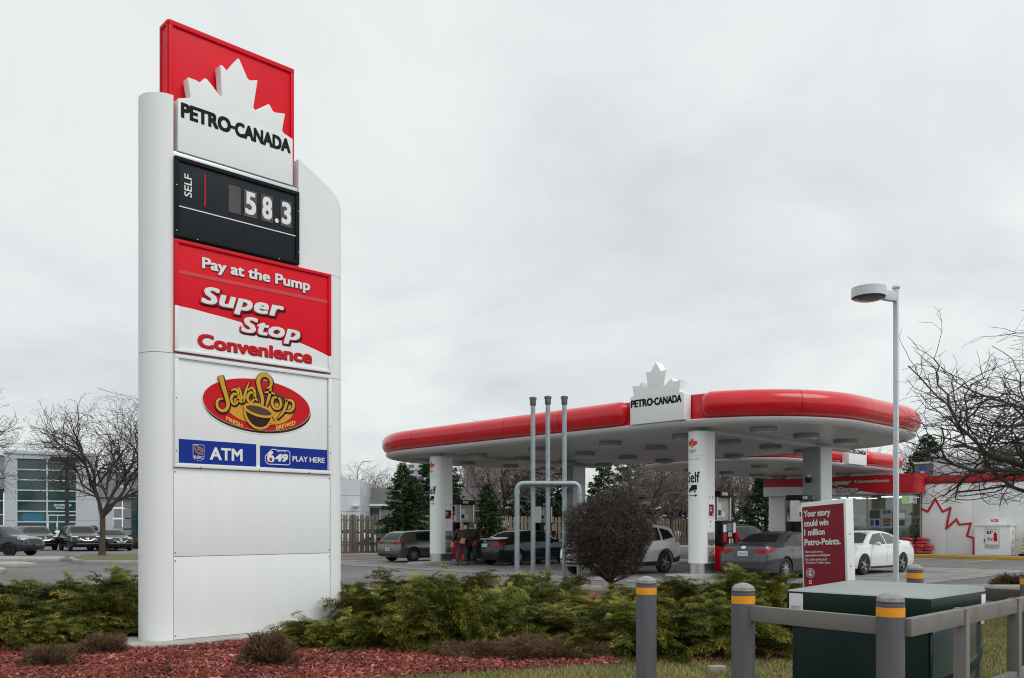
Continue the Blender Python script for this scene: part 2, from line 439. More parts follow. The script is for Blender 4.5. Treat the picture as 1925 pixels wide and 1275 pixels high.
# islands on the road to the dealership
def island(name, pts, h=0.14, m=CONC, top=None):
    mb = MB(); fr = frame((0, 0, 0), (1, 0, 0), (0, 1, 0), (0, 0, 1)); mb.prism(pts, fr, 0, h)
    o = tag(mb.build(name, m, bevel=0.02), kind='structure')
    if top:
        c = Vector((sum(p[0] for p in pts) / len(pts), sum(p[1] for p in pts) / len(pts)))
        q = [tuple(c + (Vector(p) - c) * 0.93) for p in pts]
        tag(MB().flat(q, fr, h + 0.012).build(name + '_turf', top), kind='structure')
    return o
island('tree_island', [D(140, 37.8), D(160, 37.0), D(420, 36.4), D(420, 43.5), D(200, 45.0), D(150, 44.0), D(128, 40.5)], 0.16, CONC, SOIL)
island('road_island', [D(-200, 36.2), D(40, 36.2), D(70, 34.6), D(45, 33.6), D(-200, 33.0)], 0.15, CONC)
island('drive_apron', [D(-200, 42.5), D(118, 43.0), D(124, 41.2), D(110, 39.0), D(-200, 39.0)], 0.15, CONC)
island('corner_island', [D(-150, 28), D(-10, 28.6), D(12, 29.8), D(5, 31.0), D(-150, 31.0)], 0.15, CONC)
# store walk with a yellow painted kerb, parking lines
island('store_walk', [(-30, 46.1), (4, 46.1), (4, 55), (-30, 55)], 0.15, CONC)
mb = MB(); mb.box(-24.0, 4.0, 45.93, 46.09, 0.0, 0.165); tag(mb.build('yellow_kerb', YPAINT, bevel=0.02), kind='structure')
for i, x in enumerate((-22.8, -19.9, -17.0, -14.1, -11.2)):
    mb = MB(); mb.box(x, x + 0.1, 41.2, 45.6, 0.0, 0.006); tag(mb.build('parking_line', YPAINT), kind='structure')
mb = MB(); mb.box(-38.4, -38.3, 24, 60, 0.0, 0.006); tag(mb.build('lane_line', YPAINT), kind='structure')
# concrete forecourt slab under the canopy
FORE = mat('oil_stained_concrete', (0.25, 0.245, 0.235), 0.8, 0, 0.12, 1.2, 0.2, 70, dirt=(0.085, 0.083, 0.08), dscale=1.3, damt=0.8)
sheet('forecourt', [(-35.5, 19.5), (-9.5, 19.5), (-9.5, 35.5), (-35.5, 35.5)], 0.004, FORE)

for i in range(7): MB().box(-35.5 + i * 4.33 - .012, -35.5 + i * 4.33 + .012, 19.5, 35.5, .004, .008).build('slab_joint', INK)['kind'] = 'structure'
for i in range(5): MB().box(-35.5, -9.5, 19.5 + i * 4 - .012, 19.5 + i * 4 + .012, .0045, .0085).build('slab_joint', INK)['kind'] = 'structure'

# ================================================================== PYLON SIGN
PX0, PY0 = -11.34, 4.63
mb = MB(); fr0 = frame((0, 0, 0), (1, 0, 0), (0, 1, 0), (0, 0, 1))
slab = [(PX0 - 0.25 + 0.62 * math.cos(t), PY0 - 0.05 + 0.68 * math.sin(t)) for t in np.linspace(-math.pi, 0, 13)] + \
       [(PX0 - 0.25 + 0.62 * math.cos(t), PY0 + 2.5 + 0.55 * math.sin(t)) for t in np.linspace(0, math.pi, 13)]
tag(mb.prism(slab, fr0, 0, 0.10).build('pylon_footing', CONC, bevel=0.012), 'low concrete footing slab under the white pylon sign', 'footing')
pyl = thing('pylon_sign', 'tall white pylon sign with red leaf top and price board', 'sign', (PX0 - 0.3, PY0 + 1.2, 0.06))
PF = frame((PX0, PY0, 0), (0, 1, 0), (0, 0, 1), (1, 0, 0))       # x along the face, y up, n out of the face
rr = 0.306
def halfc(yc, sgn, n=16):
    return [(PX0 - rr + rr * math.cos(t), yc + sgn * rr * math.sin(t)) for t in np.linspace(0, math.pi, n + 1)]
lp = [(PX0, PY0 + 0.0)] + halfc(PY0 - 0.015, -1) + [(PX0 - 2 * rr, PY0 + 0.0)]
MB().prism(lp, fr0, 0.06, 3.885).build('end_post', WHITE, pyl)
MB().prism(lp, fr0, 3.893, 7.29).build('end_post', WHITE, pyl)
rp = [(PX0, PY0 + 2.385)] + halfc(PY0 + 2.40, 1) + [(PX0 - 2 * rr, PY0 + 2.385)]
MB().prism(rp, fr0, 0.06, 3.84).build('end_post', WHITE, pyl)
MB().prism(rp, fr0, 3.848, 5.40).build('end_post', WHITE, pyl)
wp = [(PX0, PY0 + 1.845)] + [(PX0, PY0 + 2.1)] + halfc(PY0 + 2.40, 1) + [(PX0 - 2 * rr, PY0 + 1.845)]
k = len(wp); mb = MB()
mb.add([(x, y, 5.405) for x, y in wp] + [(x, y, 6.99 - 0.52 * (y - PY0 - 1.845) - 0.35 * max(0, y - PY0 - 2.3) ** 1.3) for x, y in wp],
       [tuple(reversed(range(k))), tuple(range(k, 2 * k))] + [(i, (i + 1) % k, k + (i + 1) % k, k + i) for i in range(k)])
mb.build('wing_post', WHITE, pyl)
mb = MB(); mb.box(PX0 - 0.6, PX0 - 0.03, PY0 + 0.002, PY0 + 2.383, 0.06, 5.40); mb.box(PX0 - 0.58, PX0 - 0.035, PY0 + 0.003, PY0 + 1.84, 5.402, 6.53)
mb.build('core', ALU, pyl)
# red top cabinet
mb = MB(); mb.obox(PF, 0.005, 1.865, 6.53, 8.375, -0.445, -0.185)
cab = mb.build('top_cabinet', RED, pyl, bevel=0.006)
mb = MB()
for a in ((0.005, 1.865, 8.31, 8.375), (0.005, 0.06, 6.53, 8.309), (1.81, 1.865, 6.53, 8.309)): mb.obox(PF, a[0], a[1], a[2], a[3], -0.184, -0.160)
SF = frame((PX0 - 0.445, PY0 + 0.005, 0), (1, 0, 0), (0, 0, 1), (0, -1, 0))
for a in ((0.0, 0.26, 8.32, 8.374), (0.0, 0.035, 6.53, 8.319), (0.225, 0.259, 6.53, 8.319)): mb.obox(SF, *a, 0.001, 0.015)
mb.build('cabinet_rim', RED, cab, bevel=0.006)
leafp = [(0.06, 7.27), (.235, 7.34), (.192, 7.6), (.30, 7.60), (.363, 7.588), (.42, 7.665), (.455, 7.672), (.52, 7.62), (.64, 7.505), (.672, 7.51), (.645, 7.932), (.685, 7.93), (.746, 7.885), (.905, 8.118), (.925, 8.115),
         (1.05, 7.885), (1.085, 7.873), (1.201, 7.919), (1.136, 7.51), (1.165, 7.482), (1.365, 7.635), (1.385, 7.632), (1.435, 7.56), (1.47, 7.55), (1.63, 7.585), (1.583, 7.33), (1.61, 7.295), (1.753, 7.255), (1.753, 6.575), (.06, 6.575)]
lf = MB().prism(leafp, PF, -0.158, 0.0).build('leaf_panel', WHITE, pyl, bevel=0.014, seg=3)
mb = MB(); put_text(mb, PF, 'PETRO', .10, .80, 7.028, 7.24, 0.004, bold=0.048, spacing=0.99); put_text(mb, PF, 'CANADA', .858, 1.714, 7.024, 7.232, 0.004, bold=0.048, spacing=0.99); mb.obox(PF, .795, .862, 7.112, 7.15, .0005, .0065); mb.build('lettering', INK, lf)
mb = MB(); mb.obox(PF, 0.0, 1.835, 6.495, 6.56, -0.10, -0.01); mb.obox(PF, 0.03, 1.8, 6.56, 6.572, -0.15, -0.03, 0)
mb.build('drip_ledge', ALU, pyl, bevel=0.006)
# price board
pb = MB().obox(PF, 0.0, 1.83, 5.425, 6.485, -0.02, 0.035).build('price_board', BLACKP, pyl, bevel=0.005)
mb = MB()
for a in ((0, 1.83, 6.43, 6.485), (0, 1.83, 5.425, 5.48), (0, 0.055, 5.481, 6.429), (1.775, 1.83, 5.481, 6.429)): mb.obox(PF, *a, 0.036, 0.06)
mb.build('board_frame', INK, pb, bevel=0.008)
MB().obox(PF, 0.057, 1.773, 5.828, 5.842, 0.036, 0.041).build('white_line', WTEXT, pb)
MB().obox(PF, 0.405, 0.424, 5.915, 6.355, 0.036, 0.041).build('red_line', REDTEXT, pb)
mb = MB(); VF = frame(PF(0, 0, 0), (0, 0, 1), (0, -1, 0), (1, 0, 0))
put_text(mb, VF, 'SELF', 5.985, 6.285, -0.232, -0.128, 0.040, bold=0.012); mb.build('lettering', WTEXT, pb)
for x0, x1, ch in ((.746, .924, None), (.975, 1.165, '5'), (1.232, 1.412, '8'), (1.534, 1.711, '3')):
    t = MB().obox(PF, x0, x1, 5.932, 6.308, 0.036, 0.042).build('digit_tile', TILE, pb)
    if ch:
        mb = MB(); put_text(mb, PF, ch, x0 + 0.014, x1 - 0.014, 5.962, 6.285, 0.046, bold=0.034, res=5); mb.build('digit', WTEXT, t)
mb = MB(); mb.flat(ellipse(1.474, 5.985, 0.03, 0.032, 20), PF, 0.041); mb.build('decimal_point', WTEXT, pb)
# convenience panel
cp = MB().obox(PF, 0.0, 2.37, 3.91, 5.392, -0.02, 0.03).build('convenience_panel', RED, pyl, bevel=0.004)
wave = [(0.004, 4.517), (.25, 4.508), (.469, 4.487), (.7, 4.468), (.93, 4.44), (1.2, 4.402), (1.5, 4.352), (1.834, 4.294), (2.1, 4.23), (2.366, 4.15)]
MB().flat(wave + [(2.366, 3.914), (0.004, 3.914)], PF, 0.0335).build('white_swoosh', PANEL, cp)
LRED = mat('pale_red_band', (0.60, 0.035, 0.05), 0.35, 0, 0.04)
MB().obox(PF, 0.057, 2.31, 4.945, 4.995, 0.0305, 0.035).build('light_band', LRED, cp)
mb = MB()
for a in ((0, 2.37, 5.345, 5.392), (0, 0.05, 4.52, 5.344), (2.32, 2.37, 4.16, 5.344)): mb.obox(PF, *a, 0.031, 0.055)
mb.build('panel_rim', RED, cp, bevel=0.008)
mb = MB()
for a in ((0, 2.37, 3.91, 3.95), (0, 0.05, 3.951, 4.518), (2.32, 2.37, 3.951, 4.158)): mb.obox(PF, *a, 0.0345, 0.055)
mb.build('lower_rim', PANEL, cp, bevel=0.008)
def layered(fr, body, box, n, parent, bold, shear, layers, spacing=1.0, warp=None):
    """layers: (extra weight, dx, dy, material), lowest first"""
    for i, (ex, dx, dy, mm) in enumerate(layers):
        mb = MB()
        put_text(mb, fr, body, box[0] + dx, box[1] + dx, box[2] + dy, box[3] + dy, n + i * 0.0035, bold=bold + ex, shear=shear,
                 spacing=spacing, fit_to=bold, warp=warp)
        mb.build('lettering', mm, parent)
layered(PF, 'Pay at the Pump', (.372, 2.015, 5.03, 5.23), 0.0365, cp, 0.034, 0.0, ((0.0, .008, -.009, INK), (0, 0, 0, WTEXT)))
layered(PF, 'Super', (.355, 1.585, 4.535, 4.845), 0.0385, cp, 0.034, 0.2, ((.055, .014, -.016, INK), (.050, 0, 0, RED), (.012, .010, -.012, DARKRED), (0, 0, 0, WTEXT)), 1.06)
layered(PF, 'Stop', (.925, 1.845, 4.238, 4.535), 0.0385, cp, 0.034, 0.2, ((.055, .014, -.016, INK), (.050, 0, 0, RED), (.012, .010, -.012, DARKRED), (0, 0, 0, WTEXT)), 1.06)
layered(PF, 'Convenience', (.308, 2.042, 4.005, 4.20), 0.0385, cp, 0.038, 0.0, ((0.0, .006, -.007, DARKRED), (0, 0, 0, REDTEXT)))
# coffee panel
jp = MB().obox(PF, 0.0, 2.375, 2.385, 3.875, -0.02, 0.022).build('coffee_panel', PANEL, pyl, bevel=0.004)
mb = MB()
for a in ((0, 2.375, 3.825, 3.875), (0, 2.375, 2.385, 2.44), (0, 0.052, 2.441, 3.824), (2.323, 2.375, 2.441, 3.824)): mb.obox(PF, *a, 0.023, 0.05)
mb.build('panel_frame', WHITE, jp, bevel=0.008)
mb = MB()
for a in ((0.053, 2.322, 3.812, 3.824), (2.31, 2.322, 2.76, 3.811)): mb.obox(PF, *a, 0.023, 0.027)
mb.build('gasket', ALU, jp)
OX, OZ = 1.20, 3.318
MB().flat(ellipse(OX + .012, OZ - .045, .835, .368, 72, -0.02), PF, 0.026).build('oval_halo', WTEXT, jp)
MB().flat(ellipse(OX + .012, OZ - .042, .818, .352, 72, -0.02), PF, 0.029).build('oval_shadow', BROWNP, jp)
MB().flat(ellipse(OX, OZ + .004, .826, .368, 72, -0.02), PF, 0.0305).build('oval_halo', WTEXT, jp)
ov = MB().flat(ellipse(OX, OZ, .815, .358, 72, -0.02), PF, 0.034).build('oval', REDTEXT, jp)
MB().flat(ellipse(1.22, 3.33, .46, .17, 48, -0.02, 0.0, math.pi), PF, 0.037).build('dark_arc', DARKRED, jp)
MB().flat(ellipse(1.22, 3.28, .515, .245, 60, -0.02), PF, 0.0395).build('yellow_oval', mat('amber_print', (0.66, 0.30, 0.012), 0.4, 0, 0.04), jp)
MB().flat(ellipse(1.22, 3.35, .50, .19, 60, -0.02, 0.12, math.pi - 0.12), PF, 0.042).build('dark_arc', mat('maroon_print', (0.10, 0.012, 0.012), 0.4, 0, 0.05), jp)
strokes = [
    ([(.628, 3.655), (.665, 3.52), (.712, 3.38), (.735, 3.27), (.70, 3.20), (.635, 3.185), (.585, 3.225), (.578, 3.30), (.62, 3.345), (.665, 3.34)], [.075, .062, .055, .05, .045, .04, .04, .038, .03, .012]),
    ([(.775, 3.47), (.84, 3.50), (.885, 3.455), (.895, 3.36), (.935, 3.315)], [.018, .034, .04, .04, .012]),
    ([(.885, 3.42), (.82, 3.43), (.778, 3.36), (.81, 3.295), (.86, 3.31), (.89, 3.37)], [.02, .036, .04, .036, .03, .02]),
    ([(.868, 3.535), (.905, 3.49), (.935, 3.38), (.958, 3.345), (.985, 3.46), (1.02, 3.56), (1.05, 3.625)], [.012, .036, .042, .04, .036, .026, .008]),
    ([(1.02, 3.50), (1.08, 3.545), (1.125, 3.505), (1.135, 3.41), (1.18, 3.37)], [.016, .034, .04, .04, .012]),
    ([(1.125, 3.47), (1.06, 3.475), (1.018, 3.40), (1.05, 3.34), (1.10, 3.36), (1.13, 3.42)], [.02, .036, .04, .036, .03, .02]),
    ([(1.31, 3.56), (1.372, 3.60), (1.375, 3.69), (1.31, 3.745), (1.225, 3.73), (1.183, 3.655), (1.20, 3.55), (1.238, 3.44), (1.245, 3.34), (1.21, 3.275), (1.145, 3.245)], [.014, .04, .05, .055, .058, .06, .058, .052, .045, .03, .006]),
    ([(1.375, 3.575), (1.355, 3.47), (1.325, 3.37), (1.295, 3.275)], [.03, .042, .034, .01]), ([(1.275, 3.50), (1.36, 3.512), (1.445, 3.49)], [.014, .034, .016]),
    ([(1.50, 3.455), (1.42, 3.44), (1.395, 3.36), (1.44, 3.29), (1.515, 3.305), (1.535, 3.38), (1.495, 3.45), (1.455, 3.43)], [.016, .036, .042, .038, .036, .04, .03, .012]),
    ([(1.60, 3.45), (1.625, 3.40), (1.59, 3.29), (1.545, 3.22), (1.485, 3.15)], [.014, .036, .04, .034, .012]),
    ([(1.60, 3.40), (1.66, 3.43), (1.725, 3.41), (1.735, 3.33), (1.68, 3.275), (1.60, 3.265)], [.016, .034, .042, .044, .036, .014]),
]
for gi, (grow, dx, dy, mm, n) in enumerate(((0.013, .010, -.012, BROWNP, .045), (0.007, 0, 0, INK, .048), (0.0, 0, 0, GOLD, .051))):
    mb = MB()
    for pts, w in strokes: ribbon(mb, PF, [(x + dx, y + dy) for x, y in pts], w, n, grow=grow)
    mb.build('script_lettering', mm, jp)
# cup
cupo = [(0.972, 3.265), (.985, 3.16), (1.04, 3.06), (1.13, 2.995), (1.22, 2.985), (1.31, 3.02), (1.37, 3.10), (1.40, 3.20)]
rim = ellipse(1.186, 3.235, .215, .072, 40, -0.17)
MB().flat(catmull(cupo, 4), PF, .0535).build('cup_body', BROWNP, jp)
mb = MB(); ribbon(mb, PF, cupo, .034, .0565, k=4); ribbon(mb, PF, [(1.39, 3.155), (1.445, 3.145), (1.44, 3.085), (1.36, 3.06)], .026, .0565, k=5)
ribbon(mb, PF, rim + [rim[0]], .034, .0595, smooth=False); mb.build('cup_outline', GOLD, jp)
MB().flat(ellipse(1.186, 3.235, .20, .058, 40, -0.17), PF, .0565).build('coffee', mat('coffee_print', (0.06, 0.02, 0.012), 0.4), jp)
mb = MB(); put_text(mb, PF, 'FRESH', .715, .95, 3.015, 3.075, .038, bold=.02, warp=lambda u, w: (u, w - (u - .83) * .36)); put_text(mb, PF, 'BREWED', 1.465, 1.77, 3.03, 3.095, .038, bold=.02, warp=lambda u, w: (u, w + (u - 1.62) * .34))
mb.build('small_lettering', YELLOW, jp)
# bank and lottery plates
at_ = MB().obox(PF, .057, 1.162, 2.445, 2.76, 0.0225, 0.030).build('bank_plate', BLUE, jp)
mb = MB(); put_text(mb, PF, 'ATM', .483, .955, 2.505, 2.678, .034, bold=.03); mb.build('lettering', WTEXT, at_)
sh = [(.248, 2.70), (.405, 2.70), (.405, 2.53), (.388, 2.50), (.327, 2.478), (.265, 2.50), (.248, 2.53)]
MB().flat(sh, PF, .033).build('bank_shield', WTEXT, at_)
MB().flat([(.3265 + (x - .3265) * .93, 2.59 + (y - 2.59) * .95) for x, y in sh], PF, .036).build('bank_shield', BLUE, at_)
mb = MB()
for st in ([(.268, 2.66), (.29, 2.615), (.33, 2.585), (.385, 2.575)], [(.272, 2.635), (.295, 2.60), (.34, 2.572)], [(.27, 2.675), (.30, 2.685), (.325, 2.672), (.33, 2.645)], [(.30, 2.65), (.34, 2.66), (.38, 2.635), (.388, 2.60)], [(.31, 2.635), (.35, 2.62), (.372, 2.60)]):
    ribbon(mb, PF, st, .011, .039)
mb.build('lion_emblem', GOLD, at_)
mb = MB(); put_text(mb, PF, 'RBC', .262, .392, 2.508, 2.55, .039, bold=.012); mb.build('small_lettering', WTEXT, at_)
lo_ = MB().obox(PF, 1.223, 2.312, 2.443, 2.748, 0.0225, 0.030).build('lottery_plate', BLUE, jp)
mb = MB(); put_text(mb, PF, 'PLAY HERE', 1.728, 2.262, 2.548, 2.628, .034, bold=.02, spacing=.95); put_text(mb, PF, 'LOTTO', 1.478, 1.62, 2.672, 2.69, .034, bold=.02, spacing=1.1)
put_text(mb, PF, '6', 1.325, 1.44, 2.515, 2.68, .034, bold=.05); put_text(mb, PF, '49', 1.452, 1.655, 2.53, 2.648, .034, bold=.05, shear=.15)
bub = [(1.297, 2.56), (1.30, 2.60), (1.39, 2.695), (1.41, 2.706), (1.46, 2.704), (1.475, 2.696), (1.66, 2.696), (1.686, 2.675), (1.686, 2.51), (1.665, 2.492), (1.46, 2.492), (1.40, 2.49), (1.35, 2.49), (1.31, 2.515), (1.297, 2.56)]
ribbon(mb, PF, bub, .010, .034, smooth=False); mb.build('lettering', WTEXT, lo_)
MB().flat(ellipse(1.383, 2.558, .024, .026, 20), PF, .037).build('red_dot', REDTEXT, lo_)
# blank lower panels
for z0, z1 in ((1.205, 2.372), (0.105, 1.197)):
    bp = MB().obox(PF, 0.004, 2.368, z0, z1, -0.02, 0.012).build('blank_panel', PANEL, pyl, bevel=0.004)
    for x in (0.018, 2.354):
        for z in (z0 + 0.05, z1 - 0.05):
            MB().obox(PF, x - .006, x + .006, z - .008, z + .008, 0.013, 0.019).build('screw', SCREW, bp)
for x, z in ((.02, 5.5), (.3, 5.44), (1.5, 5.44), (1.81, 5.6), (1.81, 6.2), (.02, 6.1)): MB().obox(PF, x - .006, x + .006, z - .006, z + .006, .0605, .066).build('screw', ALU, pb)
for x, z in ((.02, 2.6), (.02, 3.3), (.35, 2.40), (1.2, 2.40), (2.0, 2.40), (2.35, 3.1), (2.35, 2.7)): MB().obox(PF, x - .006, x + .006, z - .006, z + .006, .0505, .056).build('screw', SCREW, jp)

# ================================================================== CANOPIES
LIPM = mat('white_lip_sheet', (0.62, 0.63, 0.63), .35, 0, .05, .7)
SOFFIT = mat('white_soffit_sheet', (0.54, 0.54, 0.535), 0.32, 0, 0.05, 0.7, dirt=(0.45, 0.44, 0.42), dscale=0.8, damt=0.4)
LAMPH = mat('grey_lamp_housing', (.30, .30, .29), .5)
LENS = mat('lamp_lens', (0.50, 0.49, 0.45), 0.15, 0, 0.05)
class RRect:
    def __init__(s, x0, x1, y0, y1, r):
        s.b = (x0, x1, y0, y1, r); s.seg = [('l', (x0 + r, y0), (1, 0), x1 - x0 - 2 * r), ('a', (x1 - r, y0 + r), -math.pi / 2, r * math.pi / 2),
            ('l', (x1, y0 + r), (0, 1), y1 - y0 - 2 * r), ('a', (x1 - r, y1 - r), 0, r * math.pi / 2), ('l', (x1 - r, y1), (-1, 0), x1 - x0 - 2 * r),
            ('a', (x0 + r, y1 - r), math.pi / 2, r * math.pi / 2), ('l', (x0, y1 - r), (0, -1), y1 - y0 - 2 * r), ('a', (x0 + r, y0 + r), math.pi, r * math.pi / 2)]
        s.L = sum(q[3] for q in s.seg)
    def at(s, t):
        t %= s.L; x0, x1, y0, y1, r = s.b
        for k, p, d, L in s.seg:
            if t <= L:
                if k == 'l': return Vector((p[0] + d[0] * t, p[1] + d[1] * t)), Vector((d[1], -d[0]))
                a = d + t / r; return Vector((p[0] + r * math.cos(a), p[1] + r * math.sin(a))), Vector((math.cos(a), math.sin(a)))
            t -= L
        return s.at(0)
    def xspan(s, y):
        x0, x1, y0, y1, r = s.b; d = max(y0 + r - y, y - (y1 - r), 0); c = r - math.sqrt(max(r * r - d * d, 0)); return x0 + c, x1 - c
REDP = [(0.0, 5.66), (.10, 5.655), (.24, 5.61), (.36, 5.52), (.435, 5.39), (.455, 5.25), (.43, 5.10), (.36, 4.97), (.25, 4.885), (.12, 4.855), (0.0, 4.85)]
LIPP = [(0.0, 4.848), (.24, 4.84), (.29, 4.80), (.26, 4.73), (.17, 4.68), (0.03, 4.65), (-.05, 4.65)]
def sweep(mb, rr_, t0, t1, prof, k, taper0=0.0, taper1=0.0, zc=5.255):
    rows = []; n = len(prof)
    ts = list(np.linspace(t0, t1, k + 1))
    for tp, sgn in ((taper0, 0), (taper1, 1)):
        if tp: ts += [(t0 + tp * f) if sgn == 0 else (t1 - tp * f) for f in (.02, .06, .14, .28, .5, .75)]
    ts = sorted(set(ts))
    for t in ts:
        p, nn = rr_.at(t); s_ = 1.0
        if taper0 and t - t0 < taper0: s_ = min(s_, math.sqrt(max(1 - (1 - (t - t0) / taper0) ** 2, 0)))
        if taper1 and t1 - t < taper1: s_ = min(s_, math.sqrt(max(1 - (1 - (t1 - t) / taper1) ** 2, 0)))
        rows.append([(p.x + nn.x * o * (0.02 + .98 * s_), p.y + nn.y * o * (0.02 + .98 * s_), zc + (z - zc) * (0.35 + 0.65 * s_)) for o, z in prof])
    mb.add([q for r_ in rows for q in r_], [(i * n + j, i * n + j + 1, (i + 1) * n + j + 1, (i + 1) * n + j) for i in range(len(rows) - 1) for j in range(n - 1)]
           + [tuple(range(n)), tuple(reversed(range((len(rows) - 1) * n, len(rows) * n)))])
    return mb
def canopy(name, label, rect, gap, lights, piece=2.75):
    rrct = RRect(*rect); x0, x1, y0, y1, r = rect
    root = thing(name, label, 'canopy', ((x0 + x1) / 2, (y0 + y1) / 2, 4.6))
    g0, g1 = gap                       # arc length interval of the gap for the leaf sign
    total = rrct.L - (g1 - g0); k = round(total / piece); st = total / k
    for i in range(k):
        a, b = g1 + i * st + 0.009, g1 + (i + 1) * st - 0.009
        n = 8
        sweep(MB(), rrct, a, b, REDP, n, 0.38 if i == 0 else 0, 0.38 if i == k - 1 else 0).build('fascia_panel', REDGLOSS, root, angle=50)
    k2 = round(rrct.L / piece)
    for i in range(k2):
        a, b = i * rrct.L / k2 + 0.004, (i + 1) * rrct.L / k2 - 0.004
        sweep(MB(), rrct, a, b, LIPP, 8).build('fascia_lip', LIPM, root, angle=50)
    mb = MB(); p, q = rrct.at(g0 - .05)[0], rrct.at(g1 + .05)[0]; nn = rrct.at((g0 + g1) / 2)[1]
    fr = frame((p.x, p.y, 0), ((q - p).normalized().x, (q - p).normalized().y, 0), (0, 0, 1), (nn.x, nn.y, 0))
    mb.obox(fr, -.35, (q - p).length + .35, 4.855, 5.60, 0.003, .07); mb.build('fascia_back', REDGLOSS, root, bevel=.01)
    pts = [tuple(rrct.at(t)[0]) for t in np.linspace(0, rrct.L, 97)[:-1]]
    MB().prism(pts, fr0, 4.74, 5.62).build('roof_deck', ALU, root)
    # soffit sheets
    nst = round((y1 - y0) / 0.62); h = (y1 - y0) / nst
    for i in range(nst):
        a, b = y0 + i * h + .006, y0 + (i + 1) * h - .006
        ys = np.linspace(a, b, 5); L = [rrct.xspan(y) for y in ys]
        poly = [(l[0], y) for l, y in zip(L, ys)] + [(l[1], y) for l, y in reversed(list(zip(L, ys)))]
        MB().prism(poly, fr0, 4.642, 4.66).build('soffit_sheet', SOFFIT, root)
    mb = MB().prism(pts, fr0, 4.664, 4.70).build('soffit_backing', BLKPL, root)
    for x, y in lights:
        l = MB().lathe([(.30, 4.645), (.40, 4.64), (.41, 4.60), (.41, 4.52), (.37, 4.50)], 20, (x, y, 0)).build('canopy_light', LAMPH, root)
        MB().lathe([(.34, 4.505), (.33, 4.48), (.24, 4.45), (.1, 4.435), (.01, 4.43)], 20, (x, y, 0)).build('lens', LENS, l)
    return root, rrct
MC = (-33.4, -12.05, 22.05, 33.3, 4.0)
main_can, rr1 = canopy('main_canopy', 'long forecourt canopy with rounded red edge and white soffit', MC,
    (-17.62 + 33.4 - 4.0, -14.98 + 33.4 - 4.0),
    [(x, y) for x in (-31.0, -27.2, -23.6, -20.0, -16.8, -13.9) for y in (23.9, 26.6, 29.4, 32.0) if not (x > -16 and y > 31.5)])
# beam under the soffit
for xb in (-28.2, -15.35):
    MB().box(xb - .17, xb + .17, 22.9, 32.6, 4.50, 4.641).build('soffit_beam', SOFFIT, main_can, bevel=.01)
leaf2 = [(-17.33, 5.70), (-17.194, 5.75), (-17.255, 6.065), (-16.97, 6.03), (-16.896, 6.145), (-16.66, 5.89), (-16.63, 5.90), (-16.712, 6.455), (-16.536, 6.415), (-16.334, 6.70), (-16.13, 6.39), (-15.943, 6.419), (-16.035, 5.945), (-15.99, 5.945),
         (-15.754, 6.13), (-15.664, 6.017), (-15.388, 6.04), (-15.468, 5.70), (-15.275, 5.63), (-15.275, 4.83), (-17.33, 4.83)]
ls = thing('canopy_leaf_sign', 'white maple leaf sign standing on the front edge of the main canopy', 'sign', (-16.3, 21.9, 4.8))
CF = frame((0, 21.7, 0), (1, 0, 0), (0, 0, 1), (0, -1, 0))
MB().prism(leaf2, CF, -0.36, 0.0).build('leaf_box', WHITE, ls, bevel=.018, seg=2)
mb = MB(); put_text(mb, CF, 'PETRO', -17.30, -16.44, 5.36, 5.61, 0.006, bold=.048, spacing=.99); put_text(mb, CF, 'CANADA', -16.38, -15.36, 5.355, 5.60, 0.006, bold=.048, spacing=.99); mb.obox(CF, -16.45, -16.37, 5.46, 5.505, .0005, .009); mb.build('lettering', INK, ls)
M2 = (-28.6, -20.5, 36.0, 51.2, 2.2)
g2 = (8.1 - 4.4) + 2.2 * math.pi / 2 + (42.4 - 38.2)
can2, rr2 = canopy('store_canopy', 'second canopy with rounded red edge reaching over the shop front', M2, (g2, g2 + 2.7),
    [(x, y) for x in (-26.6, -22.6) for y in (38.5, 41.8, 45.0, 47.6)])
ls2 = thing('store_leaf_sign', 'white maple leaf sign on the side of the shop canopy', 'sign', (-20.4, 43.3, 4.8))
CF2 = frame((-20.02, 43.75, 4.80), (0, 1, 0), (0, 0, 1), (1, 0, 0))
MB().prism([(x + 16.3, z - 4.83) for x, z in leaf2], CF2, -.36, 0).build('leaf_box', WHITE, ls2, bevel=.018)
mb = MB(); put_text(mb, CF2, 'PETRO-CANADA', -1.0, .94, .535, .77, .006, bold=.05, spacing=.96); mb.build('lettering', INK, ls2)

# ================================================================== ISLANDS, COLUMNS, PUMPS
def pump_island(x, label):
    y0, y1, w = 21.2, 33.2, 0.46
    pts = [(x + w * math.cos(t), y0 + .5 + .6 * math.sin(t)) for t in np.linspace(math.pi, 2 * math.pi, 15)] + [(x + w, y1), (x - w, y1)]
    tag(MB().prism(pts, fr0, 0, .15).build('pump_island', CONC, bevel=.02), label, 'pump island')
pump_island(-28.2, 'raised concrete island under the column near the silver hatchback')
pump_island(-15.35, 'raised concrete island beside the grey sedan and the round bush')
def squeegee_box(root, x, y, z0, z1, full):
    MB().box(x, x + .02, y - .17, y + .17, z0, z1).build('recess', mat('grey_moulding', (0.26, 0.27, 0.27), 0.5, 0, .1), root, bevel=.004)
    MB().box(x + .021, x + .05, y - .14, y + .14, z0 + .05, z0 + (z1 - z0) * .45).build('recess_shelf', mat('dark_grey_moulding', (0.10, 0.10, 0.105), 0.5), root)
    if full: MB().tube([(x + .06, y - .08, z0 + .3), (x + .06, y + .10, z1 - .08)], .018, 6).build('squeegee', RED, root)
